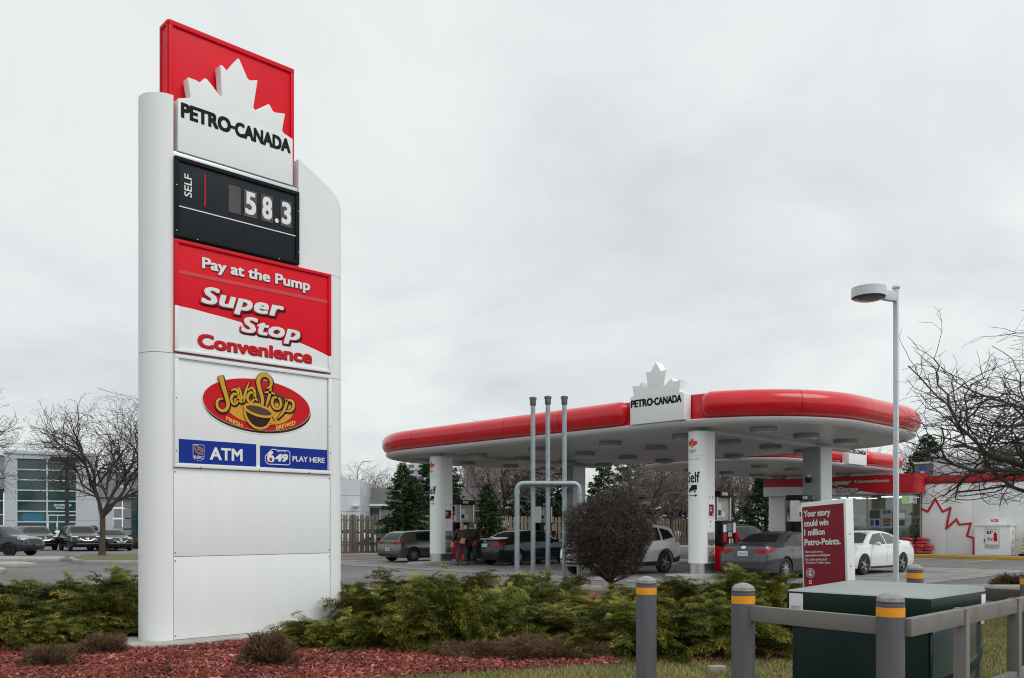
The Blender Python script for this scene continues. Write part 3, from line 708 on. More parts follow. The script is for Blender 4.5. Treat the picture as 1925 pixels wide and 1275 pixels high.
def column(name, x, y, r, s, label, logo=True, grp=None):
    root = thing(name, label, 'column', (x, y, 0.15))
    pts = [(x + r * math.cos(t), y + r * math.sin(t)) for t in np.linspace(math.pi, 2 * math.pi, 21)] + [(x + r, y + s), (x - r, y + s)]
    MB().prism(pts, fr0, .47, 4.52).build('column_shaft', WHITE, root)
    MB().prism([(x + (a - x) * 1.012, y + (b - y) * 1.012) for a, b in pts], fr0, .15, .465).build('steel_skirt', STEEL, root)
    def wrap(u, z, n=0.0): return Vector((x + (r + n) * math.sin(u / r), y - (r + n) * math.cos(u / r), z))
    if logo:
        mb = MB(); put_text(mb, wrap, 'Self', -.21, .225, 3.0 - .06, 3.34 - .06, .004, bold=.02); mb.build('lettering', INK, root)
        wsh = lambda u, z, n=0.0: wrap(u + .08, z, n)
        mb = MB(); wrap_poly(mb, [(-.13, 2.72), (.06, 2.72), (.06, 2.87), (-.13, 2.87)], wsh, .004); wrap_poly(mb, [(-.26, 2.68), (-.05, 2.68), (-.05, 2.715), (-.26, 2.715)], wsh, .004)
        wrap_poly(mb, [(-.24, 2.72), (-.135, 2.72), (-.135, 2.80), (-.19, 2.80)], wsh, .004)
        for cxx in (-.2, 0.0): mb.flat(ellipse(cxx, 2.675, .032, .032, 12), wsh, .005)
        mb.build('truck_symbol', INK, root)
        mb = MB(); wrap_poly(mb, [(-.25, 2.535), (.02, 2.535), (.02, 2.555), (-.25, 2.555)], wsh, .004); wrap_poly(mb, [(.0, 2.50), (.075, 2.545), (.0, 2.59)], wsh, .004); mb.build('arrow_symbol', INK, root)
        wrap_poly(MB(), full_leaf(.27, -.10, 4.16), wsh, .004).build('leaf_emblem', mat('orange_red_print', (0.62, 0.03, 0.01), .4), root)
        wrap_poly(MB(), [(-.13, 4.03), (-.05, 4.03), (-.07, 4.12), (-.09, 4.19), (-.12, 4.10)], wsh, .007).build('flame_emblem', GOLD, root)
        mb = MB()
        for i, (a, b) in enumerate(((-.19, 3.92), (-.10, 3.92), (-.01, 3.92), (-.145, 3.88), (-.055, 3.88))):
            ribbon(mb, wsh, ellipse(a, b, .04, .04, 16) + [ellipse(a, b, .04, .04, 16)[0]], .012, .004 + .0005 * i, m=i, smooth=False)
        rc = [mat('ring_%s' % q, c_, .4) for q, c_ in (('blue', (.02, .15, .45)), ('black', (.05, .05, .05)), ('red', (.5, .03, .03)), ('yellow', (.6, .45, .05)), ('green', (.02, .3, .06)))]
        mb.build('rings_emblem', rc, root)
        mb = MB(); wrap_poly(mb, [(-.26, 3.755), (.22, 3.755), (.22, 3.762), (-.26, 3.762)], wsh, .004); put_text(mb, wsh, 'NATIONAL PARTNER', -.32, .12, 3.64, 3.68, .004, bold=.0); mb.build('small_lettering', mat('grey_print', (.25, .25, .25), .5), root)
        # sticker and trays on the flat side
        KF = frame((x + r, y, 0), (0, 1, 0), (0, 0, 1), (1, 0, 0))
        st = MB().obox(KF, .10, s - .06, 1.88, 2.30, .001, .012).build('notice_frame', WTEXT, root)
        MB().obox(KF, .125, s - .085, 1.93, 2.28, .013, .018).build('notice', DARKRED, st)
        mb = MB()
        for i in range(3): mb.obox(KF, .15, .15 + (.12, .09, .13)[i], 2.17 - i * .05, 2.19 - i * .05, .0185, .021)
        mb.obox(KF, s - .15, s - .11, 1.95, 2.0, .0185, .021); mb.build('notice_print', WTEXT, st)
        for j, (a, b, w_) in enumerate(((.15, 2.47, .03), (s - .14, 2.47, .05), (.2, 1.73, .05), (.22, 1.58, .02))): MB().obox(KF, a, a + w_, b, b + .07, .001, .006).build('decal', mat('faded_print', (.35, .25, .24), .5), root)
        squeegee_box(root, x + r + .001, y + s - .22, 1.02, 1.42, False); squeegee_box(root, x + r + .001, y + s - .22, .50, .98, True)
    return root
column('canopy_column', -28.4, 22.75, .335, .52, 'white rounded column with a leaf emblem next to the silver hatchback')
column('canopy_column', -15.35, 22.55, .30, .45, 'white rounded column with a leaf emblem between round bush and grey sedan')
GREYC = mat('pale_grey_column', (0.36, 0.37, 0.39), 0.45, 0, .05, 2)
def square_column(x, y, label):
    root = thing('canopy_column', label, 'column', (x, y, .15))
    MB().box(x - .36, x + .30, y - .42, y + .42, .15, 4.50).build('column_shaft', GREYC, root, bevel=.01)
    MB().box(x + .301, x + .36, y - .42, y + .42, .15, 4.498).build('column_face', WHITE, root, bevel=.01)
    MB().tube([(x - .05, y - .42, 3.45), (x - .05, y - .58, 3.47), (x - .05, y - .60, 3.38)], .04, 8).build('camera_arm', WHITE, root)
    MB().lathe([(.02, 3.18), (.10, 3.22), (.12, 3.30), (.12, 3.38), (.05, 3.40)], 12, (x - .05, y - .6, 0)).build('security_camera', BLKPL, root)
square_column(-15.35, 30.2, 'square grey and white column behind the maroon promotion sign')
square_column(-28.2, 31.0, 'square grey column behind the galvanised vent pipes')

PUMPB = mat('beige_pump_back', (0.48, 0.45, 0.38), .55, 0, .08, 4)
SCRN = mat('pump_screen', (0.12, 0.16, 0.19), .12, 0, .1, 8)
PAPER = mat('white_paper_notice', (0.72, 0.73, 0.75), .7, 0, .06, 10)
def pump(x, y, label, grp=None):
    root = thing('fuel_pump', label, 'fuel pump', (x, y, .15), group=grp)
    w, L = .27, .40
    MB().box(x - w, x + w, y - L, y + L, .18, .98).build('lower_cabinet', RED, root, bevel=.012)
    MB().box(x - w - .02, x + w + .02, y - L - .02, y + L + .02, .151, .2).build('base_plate', STEEL, root)
    for sg in (1, -1):
        KF = frame((x + sg * w, y, 0), (0, sg, 0), (0, 0, 1), (sg, 0, 0))
        MB().flat(leaf_poly(.70, .62, 0, .22), KF, .004).build('leaf_emblem', WTEXT, root)
        up = MB().obox(KF, -L, L, .99, 1.78, -.12, .07).build('dispenser_head', BLKPL, root, bevel=.05, seg=3)
        MB().obox(KF, -.12, .16, 1.45, 1.70, .071, .08).build('screen', SCRN, up)
        MB().obox(KF, -.08, .14, 1.28, 1.42, .071, .085).build('keypad', mat('keypad_grey', (.4, .4, .4), .5), up)
        MB().obox(KF, -.33, -.17, 1.10, 1.38, .071, .082).build('red_label', RED, up)
        MB().obox(KF, -.34, -.17, 1.42, 1.66, .071, .079).build('paper_notice', PAPER, up)
        MB().obox(KF, .22, .36, 1.40, 1.72, .071, .079).build('paper_notice', PAPER, up)
        for i, cm in enumerate((BLUE, WTEXT, REDTEXT, YELLOW)): MB().obox(KF, -.10 + i * .08, -.03 + i * .08, 1.06, 1.22, .071, .08).build('grade_button', cm, up)
        MB().tube([KF(.34, 1.35, .08), KF(.40, 1.25, .16), KF(.42, .9, .2), KF(.38, .5, .18), KF(.30, .62, .13), KF(.26, 1.05, .1)], .02, 6).build('hose', RUBBER, root)
        MB().obox(KF, .30, .40, 1.20, 1.42, .072, .16).build('nozzle', RED, up, bevel=.02)
    MB().box(x - .10, x + .10, y - L + .03, y + L - .03, 1.79, 2.52).build('upper_panel', PUMPB, root, bevel=.01)
    for sy in (-1, 1): MB().box(x - .16, x + .16, y + sy * (L - .03) - .03, y + sy * (L - .03) + .03, 1.785, 2.55).build('upright', STEEL, root)
    MB().box(x + .101, x + .108, y - .3, y - .08, 1.9, 2.35).build('poster', PAPER, root); MB().box(x + .1085, x + .112, y - .27, y - .11, 1.95, 2.12).build('poster_print', BLUE, root)
    MB().box(x + .101, x + .106, y - .04, y + .12, 1.9, 2.08).build('poster', PAPER, root)
    hd = MB().box(x - .30, x + .30, y - L - .05, y + L + .05, 2.53, 2.72).build('header', BLKPL, root, bevel=.01)
    KF = frame((x + .30, y, 0), (0, 1, 0), (0, 0, 1), (1, 0, 0)); mb = MB()
    for i in range(3): mb.flat(ellipse(-.30 + i * .11, 2.625, .045, .055, 16), KF, .004)
    mb.flat([(.36, 2.58), (.40, 2.58), (.40, 2.67), (.36, 2.67)], KF, .004); mb.build('header_marks', WTEXT, hd)
    mb = MB()
    for i in range(3): mb.flat(ellipse(-.30 + i * .11, 2.625, .02, .022, 12), KF, .007)
    mb.build('header_marks', REDTEXT, hd)
    return root
pump(-15.35, 23.75, 'red and black fuel pump beside the grey sedan')
pump(-15.35, 28.9, 'fuel pump standing in front of the square grey column', None)
pump(-28.2, 24.05, 'fuel pump behind the person holding paper bags')
pump(-28.2, 28.9, 'steel sided fuel pump behind the dark sedan')
# ================================================================== STORE
SW = mat('white_wall_sheet', (0.80, 0.82, 0.82), 0.5, 0, .04, .8, dirt=(.5, .5, .47), dscale=.6, damt=.25)
STRED = mat('red_store_band', (0.50, 0.010, 0.018), .35, 0, .05, 1)
CREAM = mat('cream_interior_wall', (0.62, 0.54, 0.36), .7, 0, .06, 1)
DARKI = mat('dark_ceiling', (0.06, 0.06, 0.06), .8)
GLASS = glass_mat('shop_glass', (0.72, 0.80, 0.78), .10)
st = thing('convenience_store', 'white convenience store with red fascia and large shop windows', 'store', (-18, 50, .15))
YF = 48.0
SFm = frame((0, YF, 0), (1, 0, 0), (0, 0, 1), (0, -1, 0))
# right hand wall in sheets 1.28 m wide
xs = [-18.45] + [-17.22 + 1.275 * i for i in range(12)]
for a, b in zip(xs[:-1], xs[1:]):
    MB().obox(SFm, a + .004, b - .004, .152, 3.86, -.25, 0).build('wall_sheet', SW, st, bevel=.004)
MB().box(-18.4, -3.2, YF + .03, YF + .26, .152, 3.86).build('wall_core', ALU, st)
MB().box(-18.2, -3.15, YF - .03, YF + .30, 3.865, 4.30).build('red_band', STRED, st, bevel=.01)
MB().box(-27.4, -3.3, YF + .3, 57.5, 3.5, 4.20).build('roof', mat('grey_roofing', (.22, .22, .22), .9), st)
MB().box(-27.5, -26.45, YF - .1, YF + .4, .152, 3.45).build('left_pier', SW, st, bevel=.01)
MB().box(-27.45, -27.2, YF + .401, 57.4, .152, 3.49).build('side_wall', SW, st)
# fascia with rounded end
fp = [(-27.55, YF + .3), (-27.55, YF - .62), (-18.75, YF - .62)] + [(-18.75 + .48 * math.sin(t), YF - .14 - .48 * math.cos(t)) for t in np.linspace(.15, math.pi / 2, 8)] + [(-18.27, YF + .3)]
fs_ = MB().prism(fp, fr0, 3.42, 4.44).build('store_fascia', STRED, st)
FF = frame((0, YF - .62, 0), (1, 0, 0), (0, 0, 1), (0, -1, 0))
MB().flat([(-27.55, 3.42), (-20.6, 3.42), (-21.4, 3.56), (-22.4, 3.70), (-23.6, 3.82), (-25, 3.92), (-26.2, 3.97), (-27.55, 3.98)], FF, .004).build('white_swoosh', SW, fs_)
for body, box in (('Super', (-23.6, -22.0, 3.86, 4.27)), ('Stop', (-22.95, -21.65, 3.47, 3.86))):
    for i, (ex, dx, mm) in enumerate(((.05, 0.02, INK), (.04, 0, DARKRED), (0, 0, mat('cream_print', (.62, .58, .52), .5)))):
        mb = MB(); put_text(mb, FF, body, box[0] + dx, box[1] + dx, box[2] - dx, box[3] - dx, .008 + .004 * i, bold=.055 + ex, shear=.22, fit_to=.055); mb.build('lettering', mm, fs_)
mb = MB(); put_text(mb, FF, 'Convenience', -21.9, -19.95, 4.03, 4.22, .008, bold=.03, shear=.15); mb.build('lettering', MATS['cream_print'], fs_)
MB().box(-27.2, -18.5, YF - .3, YF + .35, 3.35, 3.415).build('window_head', ALU, st)
# window wall: mullions, panes
FRM = mat('aluminium_window_frame', (.42, .43, .43), .4, .5, .06, 8)
mx = [-26.42, -25.2, -23.9, -22.6, -21.44, -18.52]
for x in mx: MB().box(x - .035, x + .035, YF - .02, YF + .10, .152, 3.345).build('mullion', FRM, st)
for a, b in zip(mx[:-1], mx[1:]):
    MB().box(a + .037, b - .037, YF - .015, YF + .095, .152, .24).build('bottom_rail', FRM, st)
    p = MB().box(a + .036, b - .036, YF + .03, YF + .042, .241, 3.345).build('window_pane', GLASS, st)
MB().box(-26.38, -25.0, YF + .16, YF + .9, .152, 2.75).build('steel_cooler', STEEL, st, bevel=.02)
for q in ((-22.5, -21.38, 2.35, 2.43), (-22.5, -22.42, .24, 2.349), (-21.46, -21.38, .24, 2.349)): MB().box(q[0], q[1], YF + .05, YF + .12, q[2], q[3]).build('door_frame', FRM, st)
# interior
MB().box(-27.1, -18.3, 53.6, 53.8, .152, 3.48).build('interior_wall', CREAM, st)
MB().box(-18.42, -18.26, YF + .3, 53.59, .152, 3.48).build('interior_wall', CREAM, st)
MB().box(-27.1, -18.43, YF + .45, 53.59, 3.30, 3.36).build('ceiling', mat('white_ceiling_tile', (.6, .6, .57), .8), st)
LIT = mat('lit_fluorescent_panel', (1.0, .97, .88), .5, emit=5.0)
for x in (-25.5, -23.0, -20.6):
    for y in (49.4, 51.4): MB().box(x - .6, x + .6, y - .12, y + .12, 3.27, 3.299).build('ceiling_lamp', LIT, st)
rng = random.Random(4)
for i, (x, y, w_, h) in enumerate(((-24.6, 50.6, 1.6, 1.5), (-22.2, 50.9, 1.8, 1.5), (-20.2, 50.5, 1.4, 1.4), (-23.4, 53.2, 7.0, 2.1), (-21.9, 48.9, 1.0, .95), (-19.8, 48.8, 1.6, .95))):
    sh_ = thing('shop_shelf', ('stocked shelf behind the shop window', 'stocked shelf behind the shop window', 'stocked shelf behind the shop window', 'long stocked shelf along the cream back wall', 'low red display case inside the shop window', 'low red display case inside the shop window')[i], 'shelf', (x, y, .16), group='shelves inside the shop')
    MB().box(x - w_ / 2, x + w_ / 2, y - .2, y + .2, .16, .16 + h).build('shelf_unit', mat('white_shelf', (.55, .55, .52), .6) if i < 4 else RED, sh_)
    if i > 3: MB().box(x - w_ / 2 + .05, x + w_ / 2 - .05, y - .225, y - .201, .45, .16 + h - .08).build('case_front', mat('pale_case', (.6, .55, .52), .4), sh_)
    else:
        for k in range(int(w_ / .22)):
            for j in range(int(h / .4)):
                cc = rng.choice([(.5, .05, .04), (.1, .15, .4), (.6, .5, .08), (.6, .6, .58), (.1, .3, .1), (.3, .16, .08)])
                xx = x - w_ / 2 + .04 + k * .22
                MB().box(xx, xx + .18, y - .26, y - .201, .25 + j * .4, .25 + j * .4 + rng.uniform(.18, .3)).build('product', mat('product_%d' % int(cc[0] * 100 + cc[2] * 1000), cc, .5), sh_)
# window posters
def poster(x0, x1, z0, z1, y, base, marks, label, cat='poster'):
    o = thing('window_poster', label, cat, ((x0 + x1) / 2, y, z0))
    fr = frame((0, y, 0), (1, 0, 0), (0, 0, 1), (0, -1, 0))
    MB().obox(fr, x0, x1, z0, z1, -.008, 0).build('sheet', base, o)
    for (a, b, c_, d_, mm) in marks: MB().flat([(x0 + (x1 - x0) * a, z0 + (z1 - z0) * c_), (x0 + (x1 - x0) * b, z0 + (z1 - z0) * c_), (x0 + (x1 - x0) * b, z0 + (z1 - z0) * d_), (x0 + (x1 - x0) * a, z0 + (z1 - z0) * d_)], fr, .004).build('print', mm, o)
    return o, fr
PGREY = mat('pale_blue_poster', (.30, .38, .40), .5, 0, .08, 6); PDK = mat('dark_poster_photo', (.07, .075, .085), .5, 0, .4, 8); PBR = mat('burger_brown', (.22, .10, .05), .5, 0, .3, 12)
poster(-21.32, -20.70, 1.55, 2.55, YF + .018, PGREY, ((.05, .95, .5, .95, PDK), (.1, .4, .1, .4, PDK), (.55, .9, .1, .42, BLUE)), 'poster with a dark photograph in the shop window')
po, pf = poster(-20.67, -20.05, 1.50, 2.58, YF + .018, PGREY, ((.15, .9, .25, .52, PBR), (.2, .8, .12, .22, PDK)), 'pale poster reading 2/4 with sandwiches in the shop window')
mb = MB(); put_text(mb, pf, '2/4', -20.58, -20.14, 2.30, 2.50, .006, bold=.02); mb.build('lettering', INK, po)
poster(-19.75, -19.3, 1.55, 2.55, YF + .018, PGREY, ((.15, .85, .5, .8, WTEXT), (.15, .85, .1, .4, PDK)), 'narrow pale poster beside the bright screen')
ms = thing('menu_screen', 'bright green and white menu screen hanging in the shop window', 'screen', (-19.3, YF + .25, 2.85))
MB().box(-19.62, -18.78, YF + .22, YF + .26, 2.82, 3.30).build('housing', BLKPL, ms)
MF = frame((0, YF + .219, 0), (1, 0, 0), (0, 0, 1), (0, -1, 0))
for a, b, cc in ((-19.60, -19.20, (.10, .55, .04)), (-19.195, -18.80, (.45, .60, .70))):
    MB().flat([(a, 2.84), (b, 2.84), (b, 3.28), (a, 3.28)], MF, .003).build('lit_panel', mat('screen_%d' % int(cc[0] * 100), cc, .4, emit=.9), ms)
for a, b, q in ((-19.30, 3.06, .10), (-19.42, 2.90, .06), (-18.92, 3.06, .09)): MB().flat(ellipse(a, b, q, q * .9, 16), MF, .007).build('lit_picture', mat('screen_orange', (.9, .12, .02), .4, emit=.9), ms)
# red zigzag leaf outline on the wall
zz = [(-18.46, 2.565), (-18.151, 2.39), (-17.759, 3.074), (-17.393, 2.38), (-16.999, 2.583), (-17.207, 1.499), (-16.703, 1.971), (-16.554, 1.694), (-16.007, 1.763), (-16.181, 1.121), (-15.86, .995), (-15.86, .16)]
zo = MB()
for a, b in zip(zz[:-1], zz[1:]):
    dx, dy = b[0] - a[0], b[1] - a[1]; L = math.hypot(dx, dy); fr = frame(SFm(*a), SFm(*b) - SFm(*a), (0, 0, 1), (0, -1, 0))
    ex = (SFm(*b) - SFm(*a)) / L; ny = Vector((-ex.z, 0, ex.x))
    zo.obox(frame(SFm(*a), ex, ny, (0, -1, 0)), -.045, L + .045, -.05, .05, .003, .035 + .0005 * (zz.index(a) % 2))
tag(zo.build('leaf_outline', STRED, st), 'red zigzag maple leaf outline on the white wall')
MB().obox(SFm, -13.95, -13.0, .95, 2.05, .002, .03).build('wall_hatch', SW, st, bevel=.006)
# rooftop things
def simple(name, label, cat, boxes, mats, grp=None, bevel=.02):
    x0, x1, y0, y1, z0, z1 = boxes[0][0]
    r = thing(name, label, cat, ((x0 + x1) / 2, (y0 + y1) / 2, z0), group=grp)
    for (b, nm, mi) in boxes: MB().box(*b).build(nm, mats[mi], r, bevel=bevel)
    return r
PALEM = mat('pale_metal_screen', (.52, .56, .58), .5, 0, .04, 1)
simple('rooftop_screen', 'pale metal equipment screen on the store roof', 'roof screen', [((-18.6, -16.35, 50.0, 50.1, 4.21, 5.35), 'sheet', 0), ((-16.34, -15.1, 50.0, 50.1, 4.21, 5.30), 'sheet', 0), ((-15.09, -13.9, 50.0, 50.1, 4.21, 5.25), 'sheet', 0), ((-18.55, -18.45, 50.101, 53, 4.21, 5.33), 'return_sheet', 0), ((-14.0, -13.9, 50.101, 53, 4.21, 5.2), 'return_sheet', 0)], [PALEM], bevel=.006)
# building beyond the store with a blue oval
fb = thing('far_showroom', 'dark grey showroom with a small blue oval beyond the store', 'building', (-17.5, 95, 0))
GB = mat('slate_grey_cladding', (.12, .115, .13), .6, 0, .08, 1)
MB().box(-36.1, -34.2, 92, 110, 0, 8.05).build('wall', GB, fb); MB().box(-36.2, -34.1, 91.9, 110, 8.05, 8.25).build('parapet', PALEM, fb)
BF = frame((0, 91.97, 0), (1, 0, 0), (0, 0, 1), (0, -1, 0))
mb = MB(); mb.flat(ellipse(-35.3, 7.6, .42, .17, 32), BF, 0); mb.build('oval_badge', mat('badge_blue', (.02, .06, .4), .4), fb)
mb = MB(); mb.flat([(-35.5, 7.15), (-35.1, 7.15), (-35.1, 7.27), (-35.5, 7.27)], BF, 0); mb.build('white_mark', WTEXT, fb)
gb = thing('green_glass_building', 'distant building with green glass above the store roof', 'building', (-20, 130, 0))
MB().box(-40, 10, 128, 150, 0, 12.5).build('wall', PALEM, gb)
for i in range(8): MB().box(-39 + i * 6.1, -33.4 + i * 6.1, 127.9, 127.99, 8.3, 11.6).build('window', mat('green_far_glass', (.05, .16, .12), .1), gb)
# ice freezer
ib = thing('ice_freezer', 'white ice freezer with a drink poster against the store wall', 'freezer', (-14.7, 47.4, .15))
MB().box(-15.58, -13.93, 47.25, 47.96, .16, 1.62).build('cabinet', SW, ib, bevel=.02)
MB().box(-15.62, -13.89, 47.20, 47.97, 1.625, 1.70).build('lid', SW, ib, bevel=.012)
IF = frame((0, 47.25, 0), (1, 0, 0), (0, 0, 1), (0, -1, 0))
hs = MB().box(-15.1, -14.25, 47.5, 47.62, 1.705, 2.02).build('header_sign', SW, ib, bevel=.01)
mb = MB(); put_text(mb, frame((0, 47.5, 0), (1, 0, 0), (0, 0, 1), (0, -1, 0)), 'ICE', -14.88, -14.55, 1.83, 1.97, .004, bold=.05); mb.build('lettering', REDTEXT, hs)
pp = MB().obox(IF, -15.10, -14.42, .50, 1.57, .001, .02).build('poster_frame', ALU, ib, bevel=.006)
MB().obox(IF, -15.06, -14.46, .70, 1.54, .021, .027).build('poster', WTEXT, pp)
mb = MB(); put_text(mb, IF, '$3', -15.0, -14.80, 1.20, 1.38, .030, bold=.03); put_text(mb, IF, '99', -14.79, -14.70, 1.30, 1.38, .030, bold=.02); put_text(mb, IF, '2L Coke + Ice', -15.02, -14.55, 1.44, 1.49, .030, bold=.01); mb.build('lettering', INK, pp)
mb = MB(); mb.flat([(-14.68, .85), (-14.53, .85), (-14.51, .95), (-14.53, 1.1), (-14.52, 1.2), (-14.58, 1.3), (-14.59, 1.36), (-14.63, 1.36), (-14.64, 1.3), (-14.70, 1.2), (-14.69, 1.1), (-14.70, .95)], IF, .030); mb.flat([(-15.0, .76), (-14.92, .76), (-14.92, .80), (-15.0, .80)], IF, .03); mb.build('bottle_print', REDTEXT, pp)
mb = MB(); mb.flat([(-15.0, .92), (-14.75, .86), (-14.72, 1.0), (-14.98, 1.08)], IF, .030); mb.build('bag_print', PGREY, pp)
mb = MB()
for z0, z1 in ((.35, .55), (.75, .92), (1.2, 1.4)): mb.obox(frame((-13.93, 47.6, 0), (0, 1, 0), (0, 0, 1), (1, 0, 0)), -.05, .05, z0, z1, .001, .006)
mb.build('side_print', REDTEXT, ib)
MB().box(-15.13, -15.105, 47.215, 47.249, .82, .98).build('handle', BLKPL, ib)

# sacks
def sack_mesh(w, d, h, seed):
    r = random.Random(seed); bm = bmesh.new(); bmesh.ops.create_cube(bm, size=1.0)
    bmesh.ops.subdivide_edges(bm, edges=bm.edges, cuts=4, use_grid_fill=True)
    for v in bm.verts:
        x, y, z = v.co; pin = (1 - (2 * x) ** 4 * .35) * (1 - (2 * y) ** 4 * .35)
        v.co = Vector((x * w * (1 + r.uniform(-.03, .03)), y * d * (1 + r.uniform(-.03, .03)), (z * pin + .5 + r.uniform(-.05, .05)) * h))
    bmesh.ops.smooth_vert(bm, verts=bm.verts, factor=.5, use_axis_x=True, use_axis_y=True, use_axis_z=True)
    me = bpy.data.meshes.new('sack'); bm.to_mesh(me); bm.free(); me.shade_smooth(); return me
SACKR = mat('red_plastic_sack', (.36, .012, .016), .28, 0, .3, 7, .3, 14, dirt=(.6, .5, .5), dscale=5, damt=.25)
SACKY = mat('yellow_paper_sack', (.62, .52, .10), .5, 0, .25, 9, .3, 14, dirt=(.6, .6, .55), dscale=6, damt=.6)
sm = [sack_mesh(.62, .42, .20, i) for i in range(3)]
for q in sm: q.materials.append(SACKR)
k = 0
for (x, y, n) in ((-18.95, 47.35, 5), (-18.35, 47.15, 3), (-17.92, 47.2, 3), (-18.3, 47.6, 5)):
    for i in range(n):
        o = link('firewood_sack', sm[k % 3]); k += 1
        o.location = (x + rng.uniform(-.06, .06), y + rng.uniform(-.05, .05), .15 + i * .165); o.rotation_euler = (rng.uniform(-.05, .05), rng.uniform(-.05, .05), rng.uniform(-.25, .25))
        tag(o, 'red plastic sack in the pile below the shop window', 'sack', 'red sacks piled outside the shop')
sy_ = sack_mesh(.75, .5, .20, 9); sy_.materials.append(SACKY)
for i in range(6):
    o = link('salt_sack', sy_); o.location = (-13.05 + i * .02, 47.3, .27 + i * .17); o.rotation_euler = (0, 0, rng.uniform(-.1, .1))
    tag(o, 'yellow patterned sack stacked beside the ice freezer', 'sack', 'yellow sacks stacked beside the freezer')
tag(MB().box(-13.5, -12.5, 46.95, 47.65, .155, .27).build('pallet', BLKPL, bevel=.01), 'dark pallet under the yellow sacks', 'pallet')

# ================================================================== VENT PIPES, LAMP, SIGN, BOLLARDS, TRANSFORMER
vd = 18.0
def cappipe(px, top, label):
    x, y = D(px, vd); r = thing('vent_pipe', label, 'vent pipe', (x, y, 0), group='tank vent pipes')
    MB().tube([(x, y, 0), (x, y, top)], .048, 14).build('pipe', GALV, r)
    MB().lathe([(.05, top - .02), (.062, top), (.066, top + .09), (.066, top + .11), (.078, top + .12), (.078, top + .155), (.04, top + .17)], 14, (x, y, 0)).build('vent_cap', mat('grey_cap', (.16, .16, .15), .6, .3), r)
cappipe(1002, 4.13, 'tall galvanised vent pipe, tank vent nearest the dark sedan boot'); cappipe(1030, 4.15, 'middle one of three tall galvanised tank vent pipes'); cappipe(1061, 4.15, 'tall galvanised tank vent pipe nearest the round bush')
a, b = Vector(D(972, vd - .12)), Vector(D(1089, vd - .12)); zt = 2.49
t = (b - a).normalized()
hoop = [(a.x, a.y, 0), (a.x, a.y, zt - .13)] + [(a.x + t.x * .13 * (1 - math.cos(q)), a.y + t.y * .13 * (1 - math.cos(q)), zt - .13 + .13 * math.sin(q)) for q in np.linspace(.3, math.pi / 2, 5)]
hoop += [(b.x - t.x * .13 * (1 - math.cos(q)), b.y - t.y * .13 * (1 - math.cos(q)), zt - .13 + .13 * math.sin(q)) for q in np.linspace(math.pi / 2, .3, 5)] + [(b.x, b.y, zt - .13), (b.x, b.y, 0)]
hp = thing('pipe_guard', 'galvanised pipe hoop holding the three vent pipes', 'pipe guard', (a.x, a.y, 0))
MB().tube(hoop, .053, 12).build('hoop', GALV, hp)
for q in (a, b): MB().lathe([(.062, zt - .22), (.062, zt - .14)], 14, (q.x, q.y, 0)).build('coupling', GALV, hp)
# lamp
LPM = mat('white_lamp_post', (.56, .61, .64), .4, .1, .05, 3)
x, y = D(1684.5, 22.0); lp_ = thing('lamp_post', 'tall white lamp post with one round flat lamp head', 'lamp post', (x, y, 0))
MB().box(x - .055, x + .055, y - .055, y + .055, 0, 7.66).build('post', LPM, lp_, bevel=.01)
MB().lathe([(.10, 7.661), (.10, 7.70), (.07, 7.73), (.01, 7.74)], 16, (x, y, 0)).build('post_cap', LPM, lp_)
MB().box(x - .14, x + .14, y - .14, y + .14, 0, .06).build('base_plate', STEEL, lp_)
hx, hy = D(1633, 21.6)
arm = Vector((hx - x, hy - y)).normalized(); an = Vector((-arm.y, arm.x)); AF = frame((x, y, 0), (arm.x, arm.y, 0), (an.x, an.y, 0), (0, 0, 1))
MB().obox(AF, .05, .45, -.07, .07, 7.32, 7.56).build('arm', LPM, lp_, bevel=.01)
hd = MB().lathe([(.36, 7.33), (.41, 7.325), (.41, 7.56), (.36, 7.575), (.01, 7.58)], 32, (hx, hy, 0)).build('lamp_head', LPM, lp_)
MB().lathe([(.385, 7.322), (.37, 7.30), (.34, 7.29)], 32, (hx, hy, 0), cap=False).build('lens_ring', mat('brown_gasket', (.10, .06, .04), .6), lp_)
MB().lathe([(.35, 7.31), (.34, 7.285), (.25, 7.255), (.12, 7.235), (.01, 7.23)], 32, (hx, hy, 0)).build('lens', mat('dark_lens', (.10, .105, .095), .25), lp_)
# promotion sign
d_n = 12.0; nx, ny = D(1597, d_n); dirv = (RT * -.316 + FW * .949).normalized()
fx, fy = nx + dirv.x * .99, ny + dirv.y * .99
ex = Vector((-dirv.x, -dirv.y, 0)); en = Vector((-ex.y, ex.x, 0)); en = en if en.dot(Vector((-FW.x, -FW.y, 0))) > 0 else -en
ps = thing('promotion_sign', 'maroon poster sign in a white frame behind the green cabinet', 'sign', (fx, fy, 0))
roll = R_(2.4); exr = ex * math.cos(roll) + Vector((0, 0, 1)) * math.sin(roll); eyr = Vector((0, 0, 1)) * math.cos(roll) - ex * math.sin(roll)
SF_ = frame((fx, fy, 0), exr, eyr, en)
MB().obox(SF_, 0, .99, .16, 1.955, -.13, 0).build('sign_box', WHITE, ps, bevel=.01)
MARO = mat('maroon_poster', (.24, .018, .032), .5, 0, .06, 2, spec=.2)
MB().obox(SF_, .045, .945, .24, 1.89, .001, .010).build('poster', MARO, ps)
for x0 in (.06, .84): MB().obox(SF_, x0, x0 + .09, .0, .159, -.14, .03).build('foot', ALU, ps)
mb = MB()
for body, x1, z in (('Your story', .68, 1.735), ('could win', .635, 1.592), ('1 million', .55, 1.457), ('Petro-Points.', .885, 1.311)):
    mb = MB(); put_text(mb, SF_, body, .085, x1, z - (.028 if body == 'Your story' else 0), z + .098, .014, bold=.034, spacing=.98); mb.build('headline', WTEXT, ps)
mb = MB()
